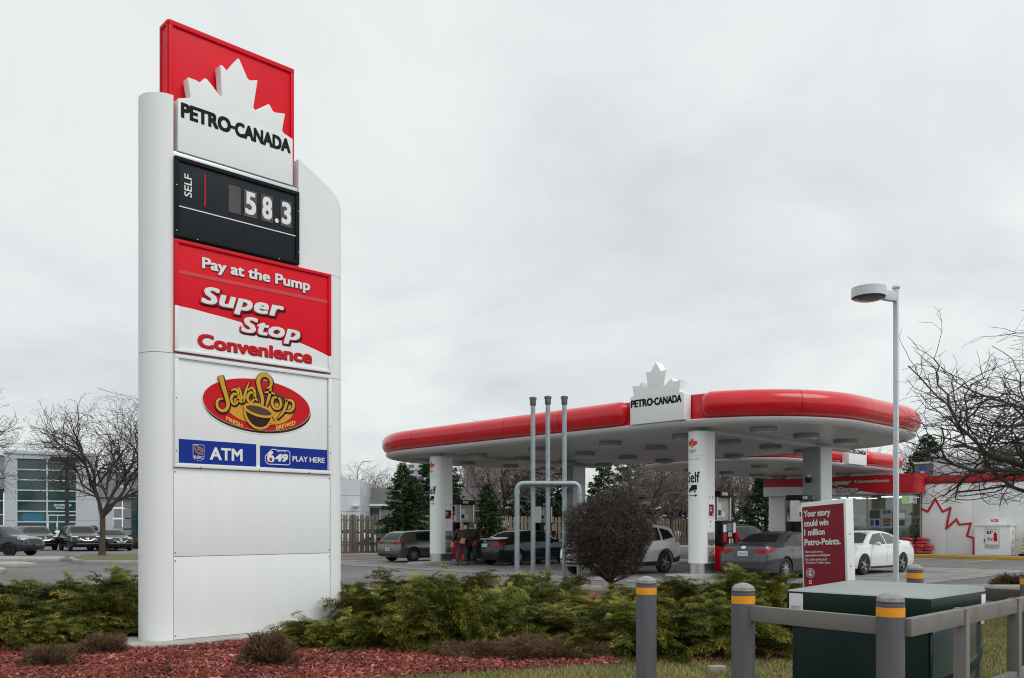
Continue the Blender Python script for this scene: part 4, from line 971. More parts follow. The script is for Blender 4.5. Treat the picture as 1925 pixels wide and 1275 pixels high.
for body, x1, z, bo in (('Share a quick story at', .50, 1.203, .0), ('petro-points.com/25years', .655, 1.151, .02), ('for a chance to win one of', .585, 1.097, 0), ('250 prizes of 1 million points.', .66, 1.042, 0)):
    put_text(mb, SF_, body, .10, x1, z - .010, z + .034, .014, bold=bo + .012)
mb.build('small_lettering', WTEXT, ps)
sx_, sz_ = .20, .905
mb = MB(); mb.flat(ellipse(sx_, sz_, .098, .072, 40), SF_, .013); mb.build('round_seal', WTEXT, ps)
mb = MB()
for i in range(20):
    q = 2 * math.pi * i / 20; f_ = lambda r, t: (sx_ + r * 1.3 * math.cos(t), sz_ + r * math.sin(t)); mb.flat([f_(.065, q - .11), f_(.065, q + .11), f_(.045, q + .11), f_(.045, q - .11)], SF_, .016)
mb.build('seal_letters', INK, ps)
mb = MB(); mb.flat([(sx_ - .05, sz_ - .02), (sx_ + .05, sz_ - .02), (sx_ + .05, sz_ + .022), (sx_ - .05, sz_ + .022)], SF_, .016); mb.flat([(sx_ - .05, .60), (sx_ + .05, .60), (sx_ + .05, .825), (sx_ - .05, .825)], SF_, .0125); mb.build('seal_red', REDTEXT, ps)
mb = MB(); put_text(mb, SF_, '25', sx_ - .036, sx_ + .036, .745, .80, .016, bold=.03); mb.flat(leaf_poly(.06, .034, sx_, sz_ - .014), SF_, .019); mb.build('seal_white', WTEXT, ps)
for z in (1.45, 1.0): MB().add(*(lambda b: (b.v, b.f))(MB().obox(frame(SF_(.99, 0, 0), -en, eyr, exr), .05, .065, z, z + .015, 0.001, .006))).build('screw', SCREW, ps)

# bollards and guard rails
GREYB = rust_mat('grey_bollard_paint', (.095, .099, .112), (.11, .05, .02), .56, .70, 2.2, (4, 4, .5))
GREYR = rust_mat('grey_rail_paint', (.165, .155, .145), (.17, .085, .035), .54, .68, 4.0)
ORNG = mat('orange_reflective_tape', (.78, .30, .008), .35, 0, .05, 20)
CAPC = mat('concrete_cap', (.30, .31, .31), .9, 0, .2, 20, .5, 50, dirt=(.16, .12, .09), dscale=14, damt=.6)
def bollard(px, d, label, top=1.18, r=.083, band=True):
    x, y = D(px, d); b = thing('bollard', label, 'bollard', (x, y, 0))
    MB().lathe([(r, 0), (r, top - .045)], 28, (x, y, 0)).build('post', GREYB, b)
    MB().lathe([(r * 1.01, top - .052), (r * 1.01, top - .042)], 28, (x, y, 0)).build('rust_ring', SCREW, b)
    MB().lathe([(r * .99, top - .043), (r * .95, top - .02), (r * .75, top - .004), (r * .4, top + .010), (.005, top + .015)], 28, (x, y, 0)).build('cap', CAPC, b)
    MB().lathe([(r + .0015, top - .135), (r + .0015, top - .078)], 28, (x, y, 0), cap=False).build('reflective_band', ORNG, b)
    return Vector((x, y))
b1 = bollard(1215, 7.1, 'clean grey bollard with orange band standing apart from the rail')
b2 = bollard(1397, 6.25, 'rust streaked grey bollard at the end of the single rail')
b3 = bollard(1674, 5.35, 'grey bollard with orange band at the corner where the rails meet')
b4 = bollard(1720, 9.3, 'glossy dark bollard behind the green cabinet')
b5 = bollard(1936, 8.3, 'dark bollard at the end of the low back rail')
def rail(name, label, p, q, z0, z1, t=.05, side=0.0, mat_=None, posts=(), low=None):
    p, q = Vector(p), Vector(q); L = (q - p).length; e_ = (q - p) / L; n_ = Vector((-e_.y, e_.x))
    r = thing(name, label, 'guard rail', (p.x, p.y, 0)); fr = frame((p.x, p.y, 0), (e_.x, e_.y, 0), (0, 0, 1), (n_.x, n_.y, 0))
    MB().obox(fr, 0, L, z0, z1, side - t / 2, side + t / 2).build('rail', mat_ or GREYR, r, bevel=.006)
    if low: MB().obox(fr, low[2], L, low[0], low[1], side - t / 2, side + t / 2).build('rail', mat_ or GREYR, r, bevel=.006)
    for s_ in posts: MB().obox(fr, s_ - .035, s_ + .035, 0, z1 + .004, side - t / 2 - .014, side + t / 2 + .014).build('post', GREYR, r, bevel=.006)
    return r
e23 = (b3 - b2).normalized()
rail('guard_rail', 'rusty edged flat steel rail joining two bollards before the green cabinet', b2 + e23 * .075, b3 - e23 * .08, .925, 1.035)
pe = Vector(D(2080, 8.9)); ps_ = b3 + Vector((.09, .02))
rail('guard_rail', 'longer grey steel guard rail with upright posts and a lower rail', ps_, pe, .925, 1.035, .06, 0.0, None, (.95, 2.12, 3.2), (.36, .47, .95))
rail('guard_rail', 'low dark steel rail running behind the green cabinet', b4 + (b5 - b4).normalized() * .08, b5 - (b5 - b4).normalized() * .08, .86, .985, .06, 0, mat('dark_rail_paint', (.05, .05, .052), .5, 0, .2, 6))

# transformer cabinet
TG = mat('dark_green_cabinet', (.0025, .0165, .0158), .4, 0, .15, 1.5, dirt=(.007, .021, .016), dscale=2.2, damt=.7, spec=.25)
TGL = mat('dark_green_gloss', (.006, .028, .027), .07, 0, .1, 1.5, coat=.4)
TTOP = mat('sky_reflecting_lid', (.25, .29, .28), .35, 0, .07, 2, dirt=(.25, .28, .27), dscale=2, damt=.6)  # lid paler than the cabinet: sky reflection put into its base colour
tx0, tx1, ty0, ty1, tz = -3.46, -2.36, 6.30, 7.42, 1.10
tr = thing('utility_cabinet', 'dark green utility cabinet with pale sloped lid inside the rails', 'utility cabinet', ((tx0 + tx1) / 2, (ty0 + ty1) / 2, .05))
MB().box(tx0 + .03, tx1 - .03, ty0 + .03, ty1 - .03, .05, .93).build('cabinet_body', TG, tr, bevel=.015)
MB().box(tx1 - .0295, tx1 - .006, ty0 + .05, ty1 - .05, .08, .90).build('side_door', TGL, tr, bevel=.008)
MB().box(tx0, tx1, ty0, ty1, .935, tz - .012).build('lid_skirt', TG, tr, bevel=.012)
mb = MB(); mb.add([(tx0 + .002, ty0 + .002, tz - .0115), (tx1 - .002, ty0 + .002, tz - .0115), (tx1 - .002, ty1 - .002, tz - .0115), (tx0 + .002, ty1 - .002, tz - .0115), (tx0 + .01, ty0 + .02, tz), (tx1 - .01, ty0 + .02, tz), (tx1 - .01, ty1 - .02, tz + .03), (tx0 + .01, ty1 - .02, tz + .03)],
       [(3, 2, 1, 0), (4, 5, 6, 7), (0, 1, 5, 4), (1, 2, 6, 5), (2, 3, 7, 6), (3, 0, 4, 7)]); mb.build('lid', TTOP, tr, bevel=.004)
MB().box(-3.05, -2.72, ty0 + .012, ty0 + .029, .83, .85).build('handle_ledge', TGL, tr)
MB().box(tx0 + .025, tx0 + .14, ty0 - .004, ty0 - .001, .82, tz - .025).build('instruction_label', PAPER, tr)
MB().box(tx0 + .04, tx0 + .12, ty0 - .0065, ty0 - .0045, .83, .98).build('label_print', mat('grey_label_print', (.42, .45, .47), .6, 0, .25, 30), tr)
MB().box(tx1 + .001, tx1 + .004, ty1 - .12, ty1 - .03, .97, tz - .03).build('side_label', PAPER, tr); MB().box(tx1 + .001, tx1 + .004, ty1 - .13, ty1 - .06, .84, .90).build('side_label', PAPER, tr)
MB().box(tx1 - .005, tx1 + .02, ty0 + .52, ty0 + .56, .78, .86).build('lock', BLKPL, tr)
sheet('cabinet_pad', [(tx0 - .15, ty0 - .15), (tx1 + .15, ty0 - .15), (tx1 + .15, ty1 + .15), (tx0 - .15, ty1 + .15)], .052, CONC, thick=.05)
x, y = G(1348, 1262, .06); tag(MB().obox(frame((x, y, 0), (RT.x, RT.y, 0), (FW.x, FW.y, 0), (0, 0, 1)), -.09, .09, -.05, .05, .03, .12).build('broken_brick', mat('old_brick', (.30, .26, .20), .9, 0, .2, 20, .4), bevel=.015), 'small pale broken brick lying on the grass', 'brick')
# ================================================================== CARS
CGLASS = mat('tinted_car_glass', (.008, .012, .012), .05, 0, .1, 2, spec=.3)
CGLASS2 = mat('pale_car_glass', (.07, .09, .09), .05, 0, .15, 2, spec=.4)
TYRE = mat('tyre_rubber', (.016, .016, .016), .8, 0, .1, 30, .1)
RIM = mat('alloy_rim', (.42, .43, .44), .28, .85, .06, 8)
RIMD = mat('black_alloy_rim', (.03, .03, .032), .3, .5, .1, 8)
LAMPR = mat('red_tail_lamp', (.30, .004, .008), .18, 0, .1, 10, spec=.3)
SEAM = mat('panel_gap', (.10, .10, .10), .8, spec=.1)
LAMPW = mat('clear_lamp', (.55, .56, .56), .08, 0, .1, 14, coat=.5)
CHROME = mat('car_chrome', (.65, .66, .67), .12, .95, .04)
PLATE = mat('white_plate', (.60, .63, .68), .5, 0, .12, 30)
TRIM = mat('car_black_trim', (.018, .018, .019), .55, 0, .1, 10)
def pchip(x, y, xs):
    x, y = np.asarray(x, float), np.asarray(y, float); h = np.diff(x); dl = np.diff(y) / h; d = np.zeros_like(y)
    for i in range(1, len(x) - 1):
        if dl[i - 1] * dl[i] > 0:
            w1, w2 = 2 * h[i] + h[i - 1], h[i] + 2 * h[i - 1]; d[i] = (w1 + w2) / (w1 / dl[i - 1] + w2 / dl[i])
    d[0], d[-1] = dl[0], dl[-1]; i = np.clip(np.searchsorted(x, xs) - 1, 0, len(x) - 2); t = (xs - x[i]) / h[i]
    return (2 * t**3 - 3 * t**2 + 1) * y[i] + (t**3 - 2 * t**2 + t) * h[i] * d[i] + (-2 * t**3 + 3 * t**2) * y[i + 1] + (t**3 - t**2) * h[i] * d[i + 1]
STN = dict(
 hatch=[(-2.13, .42, .55, .62, .70, .58), (-2.115, .32, .72, .86, .80, .68), (-2.06, .25, .86, 1.0, .855, .66), (-1.90, .22, .91, 1.20, .88, .60), (-1.66, .20, .93, 1.385, .89, .59), (-1.1, .18, .94, 1.455, .90, .60), (-.2, .18, .93, 1.485, .90, .62), (.45, .18, .92, 1.44, .90, .61), (1.0, .18, .91, 1.15, .895, .62), (1.35, .18, .89, .97, .89, .70), (1.8, .20, .80, .87, .86, .70), (2.02, .25, .70, .76, .80, .66), (2.125, .42, .55, .60, .66, .55)],
 sedan=[(-2.42, .40, .58, .66, .70, .58), (-2.40, .32, .74, .86, .80, .66), (-2.33, .25, .88, 1.03, .85, .70), (-2.15, .22, .93, 1.09, .885, .72), (-1.75, .20, .96, 1.12, .90, .68), (-1.50, .19, .965, 1.17, .905, .64), (-1.15, .18, .96, 1.33, .91, .59), (-.75, .17, .95, 1.42, .91, .58), (-.1, .17, .94, 1.46, .91, .59), (.4, .17, .93, 1.42, .91, .59), (.9, .17, .92, 1.20, .905, .62), (1.25, .17, .91, 1.01, .90, .68), (1.8, .19, .84, .92, .88, .68), (2.2, .24, .74, .80, .80, .62), (2.42, .40, .56, .62, .62, .50)],
 suv=[(-2.28, .45, .70, .80, .74, .62), (-2.265, .38, .88, 1.02, .84, .70), (-2.20, .31, 1.02, 1.26, .88, .66), (-2.06, .27, 1.06, 1.50, .90, .63), (-1.85, .25, 1.07, 1.62, .915, .64), (-1.0, .24, 1.07, 1.685, .925, .66), (-.1, .24, 1.06, 1.69, .925, .66), (.4, .24, 1.05, 1.63, .925, .65), (.85, .24, 1.04, 1.38, .92, .65), (1.2, .24, 1.03, 1.16, .915, .72), (1.75, .26, .97, 1.06, .89, .72), (2.12, .32, .84, .93, .82, .64), (2.28, .45, .62, .70, .66, .54)])
WIN = dict(
 hatch=dict(side=[[(-1.12, 1.01), (-1.10, 1.20), (-1.0, 1.34), (-.2, 1.39), (-.2, 1.0)], [(-.12, 1.0), (-.12, 1.39), (.42, 1.34), (.92, 1.02), (.92, .99)]], rear=[(-.60, 1.02), (.60, 1.02), (.50, 1.36), (-.50, 1.36)], front=[(-.66, 1.02), (.66, 1.02), (.52, 1.40), (-.52, 1.40)]),
 sedan=dict(side=[[(-1.30, 1.02), (-1.12, 1.18), (-.82, 1.32), (-.2, 1.375), (-.2, 1.0)], [(-.12, 1.0), (-.12, 1.375), (.4, 1.33), (.92, 1.04), (.95, 1.0)]], rear=[(-.62, 1.15), (.62, 1.15), (.47, 1.385), (-.47, 1.385)], front=[(-.68, 1.04), (.68, 1.04), (.52, 1.38), (-.52, 1.38)]),
 suv=dict(side=[[(-1.88, 1.24), (-1.72, 1.46), (-1.2, 1.55), (-1.2, 1.12)], [(-1.1, 1.12), (-1.1, 1.56), (-.2, 1.59), (-.2, 1.11)], [(-.1, 1.11), (-.1, 1.59), (.40, 1.52), (.92, 1.15), (.92, 1.11)]], rear=[(-.62, 1.14), (.62, 1.14), (.52, 1.50), (-.52, 1.50)], front=[(-.70, 1.16), (.70, 1.16), (.56, 1.58), (-.56, 1.58)]))
WHL = dict(hatch=(-1.30, 1.33, .325), sedan=(-1.36, 1.42, .335), suv=(-1.32, 1.36, .365))
def car_shell(kind, sy, sz, sx):
    A = np.array(STN[kind]); ys = []
    for a, b in zip(A[:-1, 0], A[1:, 0]): ys += list(np.linspace(a, b, 4 if b - a > .12 else 3)[:-1])
    ys = np.array(ys + [A[-1, 0]]); cols = [pchip(A[:, 0], A[:, i], ys) for i in range(1, 6)]
    rows = []
    for y, zb, zl, zt, w, wr in zip(ys, *cols):
        H_ = zl - zb
        half = [(0, zb), (.75 * w, zb), (.93 * w, zb + .02), (.975 * w, zb + .16 * H_), (.99 * w, zb + .32 * H_), (1.0 * w, zb + .55 * H_), (.992 * w, zb + .76 * H_), (.975 * w, zb + .84 * H_), (.965 * w, zl)]
        G_ = zt - zl
        for k, f in ((.12, .03), (.45, .36), (.78, .78), (.90, .95), (.965, .87), (.99, .6), (1.0, 0)):
            xx = (.95 * w + (wr - .95 * w) * f) if k < .92 else wr * f
            half.append((xx, zl + G_ * k))
        rows.append([(x * sx, y * sy, z * sz) for x, z in half] + [(-x * sx, y * sy, z * sz) for x, z in reversed(half[1:-1])])
    n = len(rows[0]); mb = MB()
    mb.add([q for r in rows for q in r], [(i * n + j, i * n + (j + 1) % n, (i + 1) * n + (j + 1) % n, (i + 1) * n + j) for i in range(len(rows) - 1) for j in range(n)] + [tuple(range(n)), tuple(reversed(range((len(rows) - 1) * n, len(rows) * n)))])
    return mb
def car_body(kind, sy, sz, sx, paint):
    me = car_shell(kind, sy, sz, sx).mesh('body', paint, angle=42)
    yr, yf, R0 = WHL[kind]; ob = bpy.data.objects.new('tmp', me); C.objects.link(ob)
    cut = MB()
    for y in (yr * sy, yf * sy):
        for s in (-1, 1):
            c_ = MB().lathe([(R0 * 1.14, .62), (R0 * 1.14, 1.3)], 28, (0, 0, 0), axis='x')
            cut.add([(s * a, b + y, c + R0 * .99) for a, b, c in c_.v], c_.f)
    co = bpy.data.objects.new('cut', cut.mesh('cut', TRIM)); C.objects.link(co)
    md = ob.modifiers.new('b', 'BOOLEAN'); md.operation = 'DIFFERENCE'; md.object = co; md.solver = 'EXACT'
    dg = bpy.context.evaluated_depsgraph_get(); me2 = bpy.data.meshes.new_from_object(ob.evaluated_get(dg))
    bpy.data.objects.remove(ob); bpy.data.objects.remove(co)
    me2.shade_smooth(); me2.set_sharp_from_angle(angle=R_(42))
    if len(me2.materials) < 2: me2.materials.append(TRIM)
    return me2
def patch(bvh, poly, view, off, grid=.09):
    """a panel cut to poly that follows the body: view is +x, -x (y,z) or rear, front (x,z) or top (x,y)"""
    vs, fs = poly_grid(poly, grid)
    V = []; ok = []
    for v in vs:
        if view in ('+x', '-x'):
            s = 1 if view == '+x' else -1; o, d = Vector((s * 3, v.x, v.y)), Vector((-s, 0, 0))
        elif view == 'rear': o, d = Vector((v.x, -5, v.y)), Vector((0, 1, 0))
        elif view == 'front': o, d = Vector((v.x, 5, v.y)), Vector((0, -1, 0))
        else: o, d = Vector((v.x, v.y, 4)), Vector((0, 0, -1))
        h, nrm, _, _ = bvh.ray_cast(o, d)
        if h is None: V.append(o); ok.append(False)
        else:
            if nrm.dot(d) > 0: nrm = -nrm
            V.append(h + nrm * off); ok.append(True)
    mb = MB(); mb.add(V, [f for f in fs if all(ok[i] for i in f)]); return mb
def wheel_meshes(R0, spokes, rim_m):
    ty = MB().lathe([(R0 * .66, -.10), (R0 * .90, -.105), (R0 * .985, -.085), (R0, -.04), (R0, .04), (R0 * .985, .085), (R0 * .90, .105), (R0 * .66, .10)], 36, axis='x', cap=False).mesh('tyre', TYRE)
    rm = MB().lathe([(R0 * .67, -.08), (R0 * .67, .09), (R0 * .62, .095), (R0 * .60, .03), (.02, .02)], 36, axis='x', m=1)
    for i in range(spokes):
        a = 2 * math.pi * i / spokes; e1 = (0, math.cos(a), math.sin(a)); e2 = (0, -math.sin(a), math.cos(a)); fr = frame((0, 0, 0), e1, e2, (1, 0, 0))
        w0 = R0 * (.075 if spokes > 6 else .10)
        rm.prism([(R0 * .08, -w0), (R0 * .64, -w0 * .75), (R0 * .64, w0 * .75), (R0 * .08, w0)], fr, .035, .085)
    rm.lathe([(R0 * .16, .03), (R0 * .15, .10), (R0 * .03, .105)], 16, axis='x')
    rg = rm; ring = MB().lathe([(R0 * .60, .06), (R0 * .665, .092), (R0 * .67, .08)], 36, axis='x', cap=False); rg.add(ring.v, ring.f)
    return ty, rg.mesh('rim', [rim_m, mat('dark_wheel_well', (.03, .03, .032), .6)])
def make_car(name, label, kind, paint, loc, rotz, sy=1.0, sz=1.0, sx=1.0, tails=(), heads=(), plates=(), spokes=10, rim_m=RIM, extra=(), cat='car', grp=None, glass=CGLASS, rear_glass=None, roof=None):
    root = thing(name, label, cat, (loc[0], loc[1], .004), rotz, grp)
    me = car_body(kind, sy, sz, sx, paint); link('body', me, root)
    bm = bmesh.new(); bm.from_mesh(me); bvh = BVHTree.FromBMesh(bm); bm.free()
    S = lambda poly: [(a * sy, b * sz) for a, b in poly]; T = lambda poly: [(a * sx, b * sz) for a, b in poly]
    def put(nm, poly, view, off, m, grid=.09):
        mb = patch(bvh, S(poly) if view in ('+x', '-x') else T(poly), view, off, grid)
        if mb.f: return mb.build(nm, m, root, local=True, angle=60)
    w_ = WIN[kind]
    for v in ('+x', '-x'):
        for p in w_['side']: put('side_window', p, v, .006, glass)
        yr, yf, R0 = WHL[kind]
        for q in (-.16, .99 if kind != 'suv' else .97): put('door_seam', [(q - .004, .34), (q + .004, .34), (q + .004, 1.0 if kind != 'suv' else 1.08), (q - .004, 1.0 if kind != 'suv' else 1.08)], v, .003, SEAM)
        put('door_seam', [(yr + .42, .62), (yr + .435, .62), (yr + .38, 1.0), (yr + .365, 1.0)], v, .003, SEAM)
        hz_ = .90 if kind != 'suv' else 1.0
        for q in (-.38, -1.05 if kind != 'suv' else -1.0): put('door_handle', [(q, hz_), (q + .17, hz_), (q + .17, hz_ + .03), (q, hz_ + .03)], v, .018, paint)
        put('sill_trim', [(yr + .42, .20 if kind != 'suv' else .27), (yf - .42, .20 if kind != 'suv' else .27), (yf - .42, .27 if kind != 'suv' else .42), (yr + .42, .27 if kind != 'suv' else .42)], v, .005, TRIM)
        sg = 1 if v == '+x' else -1; mz = (1.02 if kind != 'suv' else 1.14) * sz
        mb = MB(); bmx = bmesh.new(); bmesh.ops.create_icosphere(bmx, subdivisions=2, radius=1.0)
        mb.add([(sg * (.93 * sx + .11 + .10 * q.co.x), .80 * sy + .07 * q.co.y, mz + .07 * q.co.z) for q in bmx.verts], [tuple(x.index for x in f.verts) for f in bmx.faces]); bmx.free()
        mb.tube([(sg * .84 * sx, .82 * sy, mz - .04), (sg * (.93 * sx + .06), .80 * sy, mz - .02)], .025, 6); mb.build('mirror', paint, root, local=True)
    put('rear_window', w_['rear'], 'rear', .006, rear_glass or glass); put('windscreen', w_['front'], 'front', .006, glass)
    for nm, poly, view, m in extra: put(nm, poly, view, .007, m, .07)
    for poly, view in tails:
        put('tail_lamp', poly, view, .012, LAMPR, .06)
        if view in ('rear', 'front'): put('tail_lamp', [(-a, b) for a, b in poly], view, .012, LAMPR, .06)
        else: put('tail_lamp', poly, '-x', .012, LAMPR, .06)
    for poly, view in heads:
        put('headlamp', poly, view, .012, LAMPW, .06)
        if view in ('rear', 'front'): put('headlamp', [(-a, b) for a, b in poly], view, .012, LAMPW, .06)
        else: put('headlamp', poly, '-x', .012, LAMPW, .06)
    for view, z, m in plates:
        q = put('number_plate', [(-.17, z - .07), (.17, z - .07), (.17, z + .07), (-.17, z + .07)], view, .016, PLATE, .08)
        put('plate_print', [(-.13, z - .03), (.13, z - .03), (.13, z + .03), (-.13, z + .03)], view, .020, m, .08)
    yr, yf, R0 = WHL[kind]; ty, rm = wheel_meshes(R0, spokes, rim_m)
    for y in (yr * sy, yf * sy):
        for s in (1, -1):
            wo = link('wheel', ty, root); wo.location = (s * (.90 * sx - .105 + (.02 if kind == 'suv' else 0)), y, R0); wo.rotation_euler = (0, 0, 0 if s > 0 else math.pi)
            ro = link('rim', rm, wo)
    return root
PL_BLUE = mat('plate_blue_print', (.10, .16, .40), .5, 0, .3, 60); PL_GREY = mat('plate_grey_print', (.30, .36, .48), .5, 0, .4, 70)
def paint(n, c, metal=.4, rough=.28): return mat(n, c, rough * .6, metal, .03, 3, coat=.45, spec=.3)
arch = lambda yc, R0, a, b: [(yc + R0 * b * math.cos(t), R0 + R0 * b * math.sin(t)) for t in np.linspace(0, math.pi, 12)] + [(yc + R0 * a * math.cos(t), R0 + R0 * a * math.sin(t)) for t in np.linspace(math.pi, 0, 12)]
make_car('parked_car', 'silver grey hatchback parked beside the left white column', 'hatch', paint('silver_grey_paint', (.15, .146, .138), .6), (-31.9, 24.75), 0, .97, .965, 1.0,
    tails=(([(.40, .86), (.76, .83), (.82, .92), (.80, .955), (.42, .96)], 'rear'), ([(-2.08, .86), (-1.88, .88), (-1.86, .95), (-2.05, .96)], '+x')), plates=(('rear', .60, PL_BLUE),),
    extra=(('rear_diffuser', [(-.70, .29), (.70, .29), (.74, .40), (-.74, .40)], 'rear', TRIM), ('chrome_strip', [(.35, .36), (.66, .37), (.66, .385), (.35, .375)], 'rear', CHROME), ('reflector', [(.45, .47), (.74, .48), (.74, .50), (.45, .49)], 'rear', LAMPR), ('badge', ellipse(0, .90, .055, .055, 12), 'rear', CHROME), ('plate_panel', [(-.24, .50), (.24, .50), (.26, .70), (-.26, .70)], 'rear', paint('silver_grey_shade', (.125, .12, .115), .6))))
DARKC = paint('dark_slate_paint', (.020, .025, .030), .5, .22)
make_car('parked_car', 'dark slate sedan behind the vent pipes', 'sedan', DARKC, (-26.4, 26.0), 0, spokes=10,
    tails=(([(.46, .80), (.60, .78), (.80, .82), (.84, .95), (.50, .97)], 'rear'), ([(-2.34, .80), (-2.05, .90), (-2.02, .95), (-2.30, .97)], '+x')), plates=(('rear', .82, PL_GREY),),
    extra=(('reverse_lamp', [(.50, .90), (.68, .89), (.70, .93), (.50, .95)], 'rear', LAMPW), ('badge', ellipse(0, .98, .06, .045, 12), 'rear', CHROME), ('lower_bumper', [(-.74, .29), (.74, .29), (.76, .38), (-.76, .38)], 'rear', TRIM), ('sill_chrome', [(-.9, .285), (.95, .285), (.95, .305), (-.9, .305)], '+x', CHROME)))
WHITEC = paint('pearl_white_paint', (.66, .67, .66), .05, .25)
yr, yf, R0 = WHL['suv']
make_car('parked_car', 'white compact sport utility car half hidden behind the round bush', 'suv', WHITEC, (-18.75, 22.95), math.pi, spokes=5,
    tails=(([(-2.24, 1.04), (-1.93, 1.06), (-2.0, 1.22), (-2.16, 1.52), (-2.20, 1.45)], '+x'), ([(.62, 1.04), (.86, 1.04), (.84, 1.20), (.70, 1.45), (.66, 1.44), (.72, 1.2)], 'rear')),
    heads=(([(.45, .86), (.76, .90), (.80, .98), (.50, .95)], 'front'), ([(1.9, .90), (2.12, .84), (2.12, .92), (1.85, 1.0)], '+x')), plates=(('front', .60, PL_GREY),),
    extra=[('grille', [(-.48, .70), (.48, .70), (.52, .92), (-.52, .92)], 'front', TRIM), ('lower_bumper', [(-.70, .36), (.70, .36), (.74, .56), (-.74, .56)], 'front', TRIM), ('chrome_strip', [(-.5, .86), (.5, .86), (.5, .885), (-.5, .885)], 'front', CHROME), ('bumper_lip', [(-.6, .40), (.6, .40), (.6, .43), (-.6, .43)], 'front', CHROME)]
    + [('arch_cladding', arch(y, R0, 1.15, 1.33), v, TRIM) for y in (yr, yf) for v in ('+x', '-x')] + [('rear_cladding', [(-2.24, .40), (-1.78, .34), (-1.78, .50), (-2.24, .60)], v, TRIM) for v in ('+x', '-x')])
GREYC2 = paint('warm_grey_paint', (.085, .085, .093), .6, .22)
make_car('parked_car', 'grey sedan with oval badge beside the red pump', 'sedan', GREYC2, (-13.9, 24.98), 0, .935, .99, .985, spokes=10,
    tails=(([(.40, .84), (.62, .79), (.84, .84), (.86, .93), (.42, .93)], 'rear'), ([(-2.36, .84), (-1.98, .92), (-1.95, .97), (-2.30, .96)], '+x')), plates=(('rear', .80, PL_GREY),),
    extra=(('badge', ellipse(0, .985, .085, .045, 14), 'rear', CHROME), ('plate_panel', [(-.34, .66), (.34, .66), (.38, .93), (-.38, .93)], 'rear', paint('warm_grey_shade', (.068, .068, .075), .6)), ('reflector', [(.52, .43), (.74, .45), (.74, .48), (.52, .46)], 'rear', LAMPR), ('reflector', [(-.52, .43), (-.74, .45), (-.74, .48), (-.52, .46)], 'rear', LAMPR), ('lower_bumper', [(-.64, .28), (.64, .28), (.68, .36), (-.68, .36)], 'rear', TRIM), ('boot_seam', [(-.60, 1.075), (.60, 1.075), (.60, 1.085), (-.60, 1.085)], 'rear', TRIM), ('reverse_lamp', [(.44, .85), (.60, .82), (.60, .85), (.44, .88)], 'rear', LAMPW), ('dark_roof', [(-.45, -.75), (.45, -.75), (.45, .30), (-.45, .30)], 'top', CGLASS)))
make_car('parked_car', 'white sedan seen past the maroon promotion sign', 'sedan', paint('clean_white_paint', (.70, .71, .71), .02, .22), (-13.38, 29.45), R_(176), .935, 1.005, .975, spokes=5, glass=CGLASS2,
    heads=(([(.42, .72), (.70, .74), (.80, .86), (.52, .82)], 'front'), ([(1.95, .74), (2.22, .68), (2.20, .80), (1.75, .90)], '+x')), tails=(([(-2.34, .84), (-2.10, .90), (-2.10, 1.0), (-2.30, 1.02)], '+x'), ([(.5, .86), (.84, .84), (.84, .98), (.5, .98)], 'rear')),
    plates=(('front', .48, PL_GREY),), extra=(('grille', [(-.40, .36), (.40, .36), (.48, .60), (-.48, .60)], 'front', TRIM),))
make_car('parked_car', 'black sport utility car standing behind the grey sedan', 'suv', paint('black_car_paint', (.010, .010, .011), .3, .2), (-20.7, 33.5), 0, spokes=10, glass=CGLASS,
    tails=(([(.55, .98), (.84, .98), (.84, 1.12), (.55, 1.10)], 'rear'),), plates=(('rear', .85, PL_GREY),))
# dealership cars
def heading(lat, dep):
    h = (RT * lat + FW * dep).normalized(); return math.atan2(-h.x, h.y)
SL = paint('charcoal_suv_paint', (.055, .058, .070), .5, .25); BK = paint('deep_black_paint', (.012, .012, .014), .3, .2)
make_car('parked_car', 'charcoal sport utility car with black wheels driving past the dealership', 'suv', SL, D(-8, 47.0), heading(.95, -.10), 1.05, 1.0, 1.03, spokes=10, rim_m=RIMD,
    heads=(([(.45, .90), (.78, .92), (.80, 1.0), (.50, .97)], 'front'), ([(1.8, .93), (2.12, .86), (2.10, .94), (1.75, 1.02)], '+x')), extra=(('grille', [(-.45, .66), (.45, .66), (.5, .92), (-.5, .92)], 'front', TRIM), ('lower_bumper', [(-.7, .36), (.7, .36), (.72, .52), (-.72, .52)], 'front', TRIM)))
hexg = [(-.46, .86), (-.22, .72), (.22, .72), (.46, .86), (.40, .96), (-.40, .96)]
ring = lambda p, s: p + [p[0]] + [(a * s, .85 + (b - .85) * s) for a, b in ([p[0]] + p[::-1])]
def dealer_car(kind, label, px, d, lat, dep, **kw):
    return make_car('parked_car', label, kind, BK, D(px, d), heading(lat, dep), heads=(([(.50, .90), (.82, .92), (.84, .99), (.52, .97)], 'front'),) if kind == 'suv' else (([(.50, .80), (.80, .82), (.82, .89), (.52, .87)], 'front'),),
        extra=(('grille', hexg if kind == 'suv' else [(a, b - .1) for a, b in hexg], 'front', TRIM), ('grille_badge', ellipse(0, .85 if kind == 'suv' else .75, .09, .09, 14), 'front', CHROME),
               ('grille_trim', [(-.46, .84), (-.22, .69), (.22, .69), (.46, .84), (.40, .83), (.2, .73), (-.2, .73), (-.40, .83)] if kind == 'suv' else [(-.46, .74), (-.22, .59), (.22, .59), (.46, .74), (.40, .73), (.2, .63), (-.2, .63), (-.40, .73)], 'front', CHROME),
               ('bumper_strip', [(-.68, .47), (.68, .47), (.68, .51), (-.68, .51)], 'front', CHROME)), **kw)
PG = mat('price_sticker', (.20, .55, .08), .5)
dc = dealer_car('suv', 'black sport utility car parked between the charcoal car and its twin', 64, 59, .72, -.70, sy=1.05, sz=.98, sx=1.03)
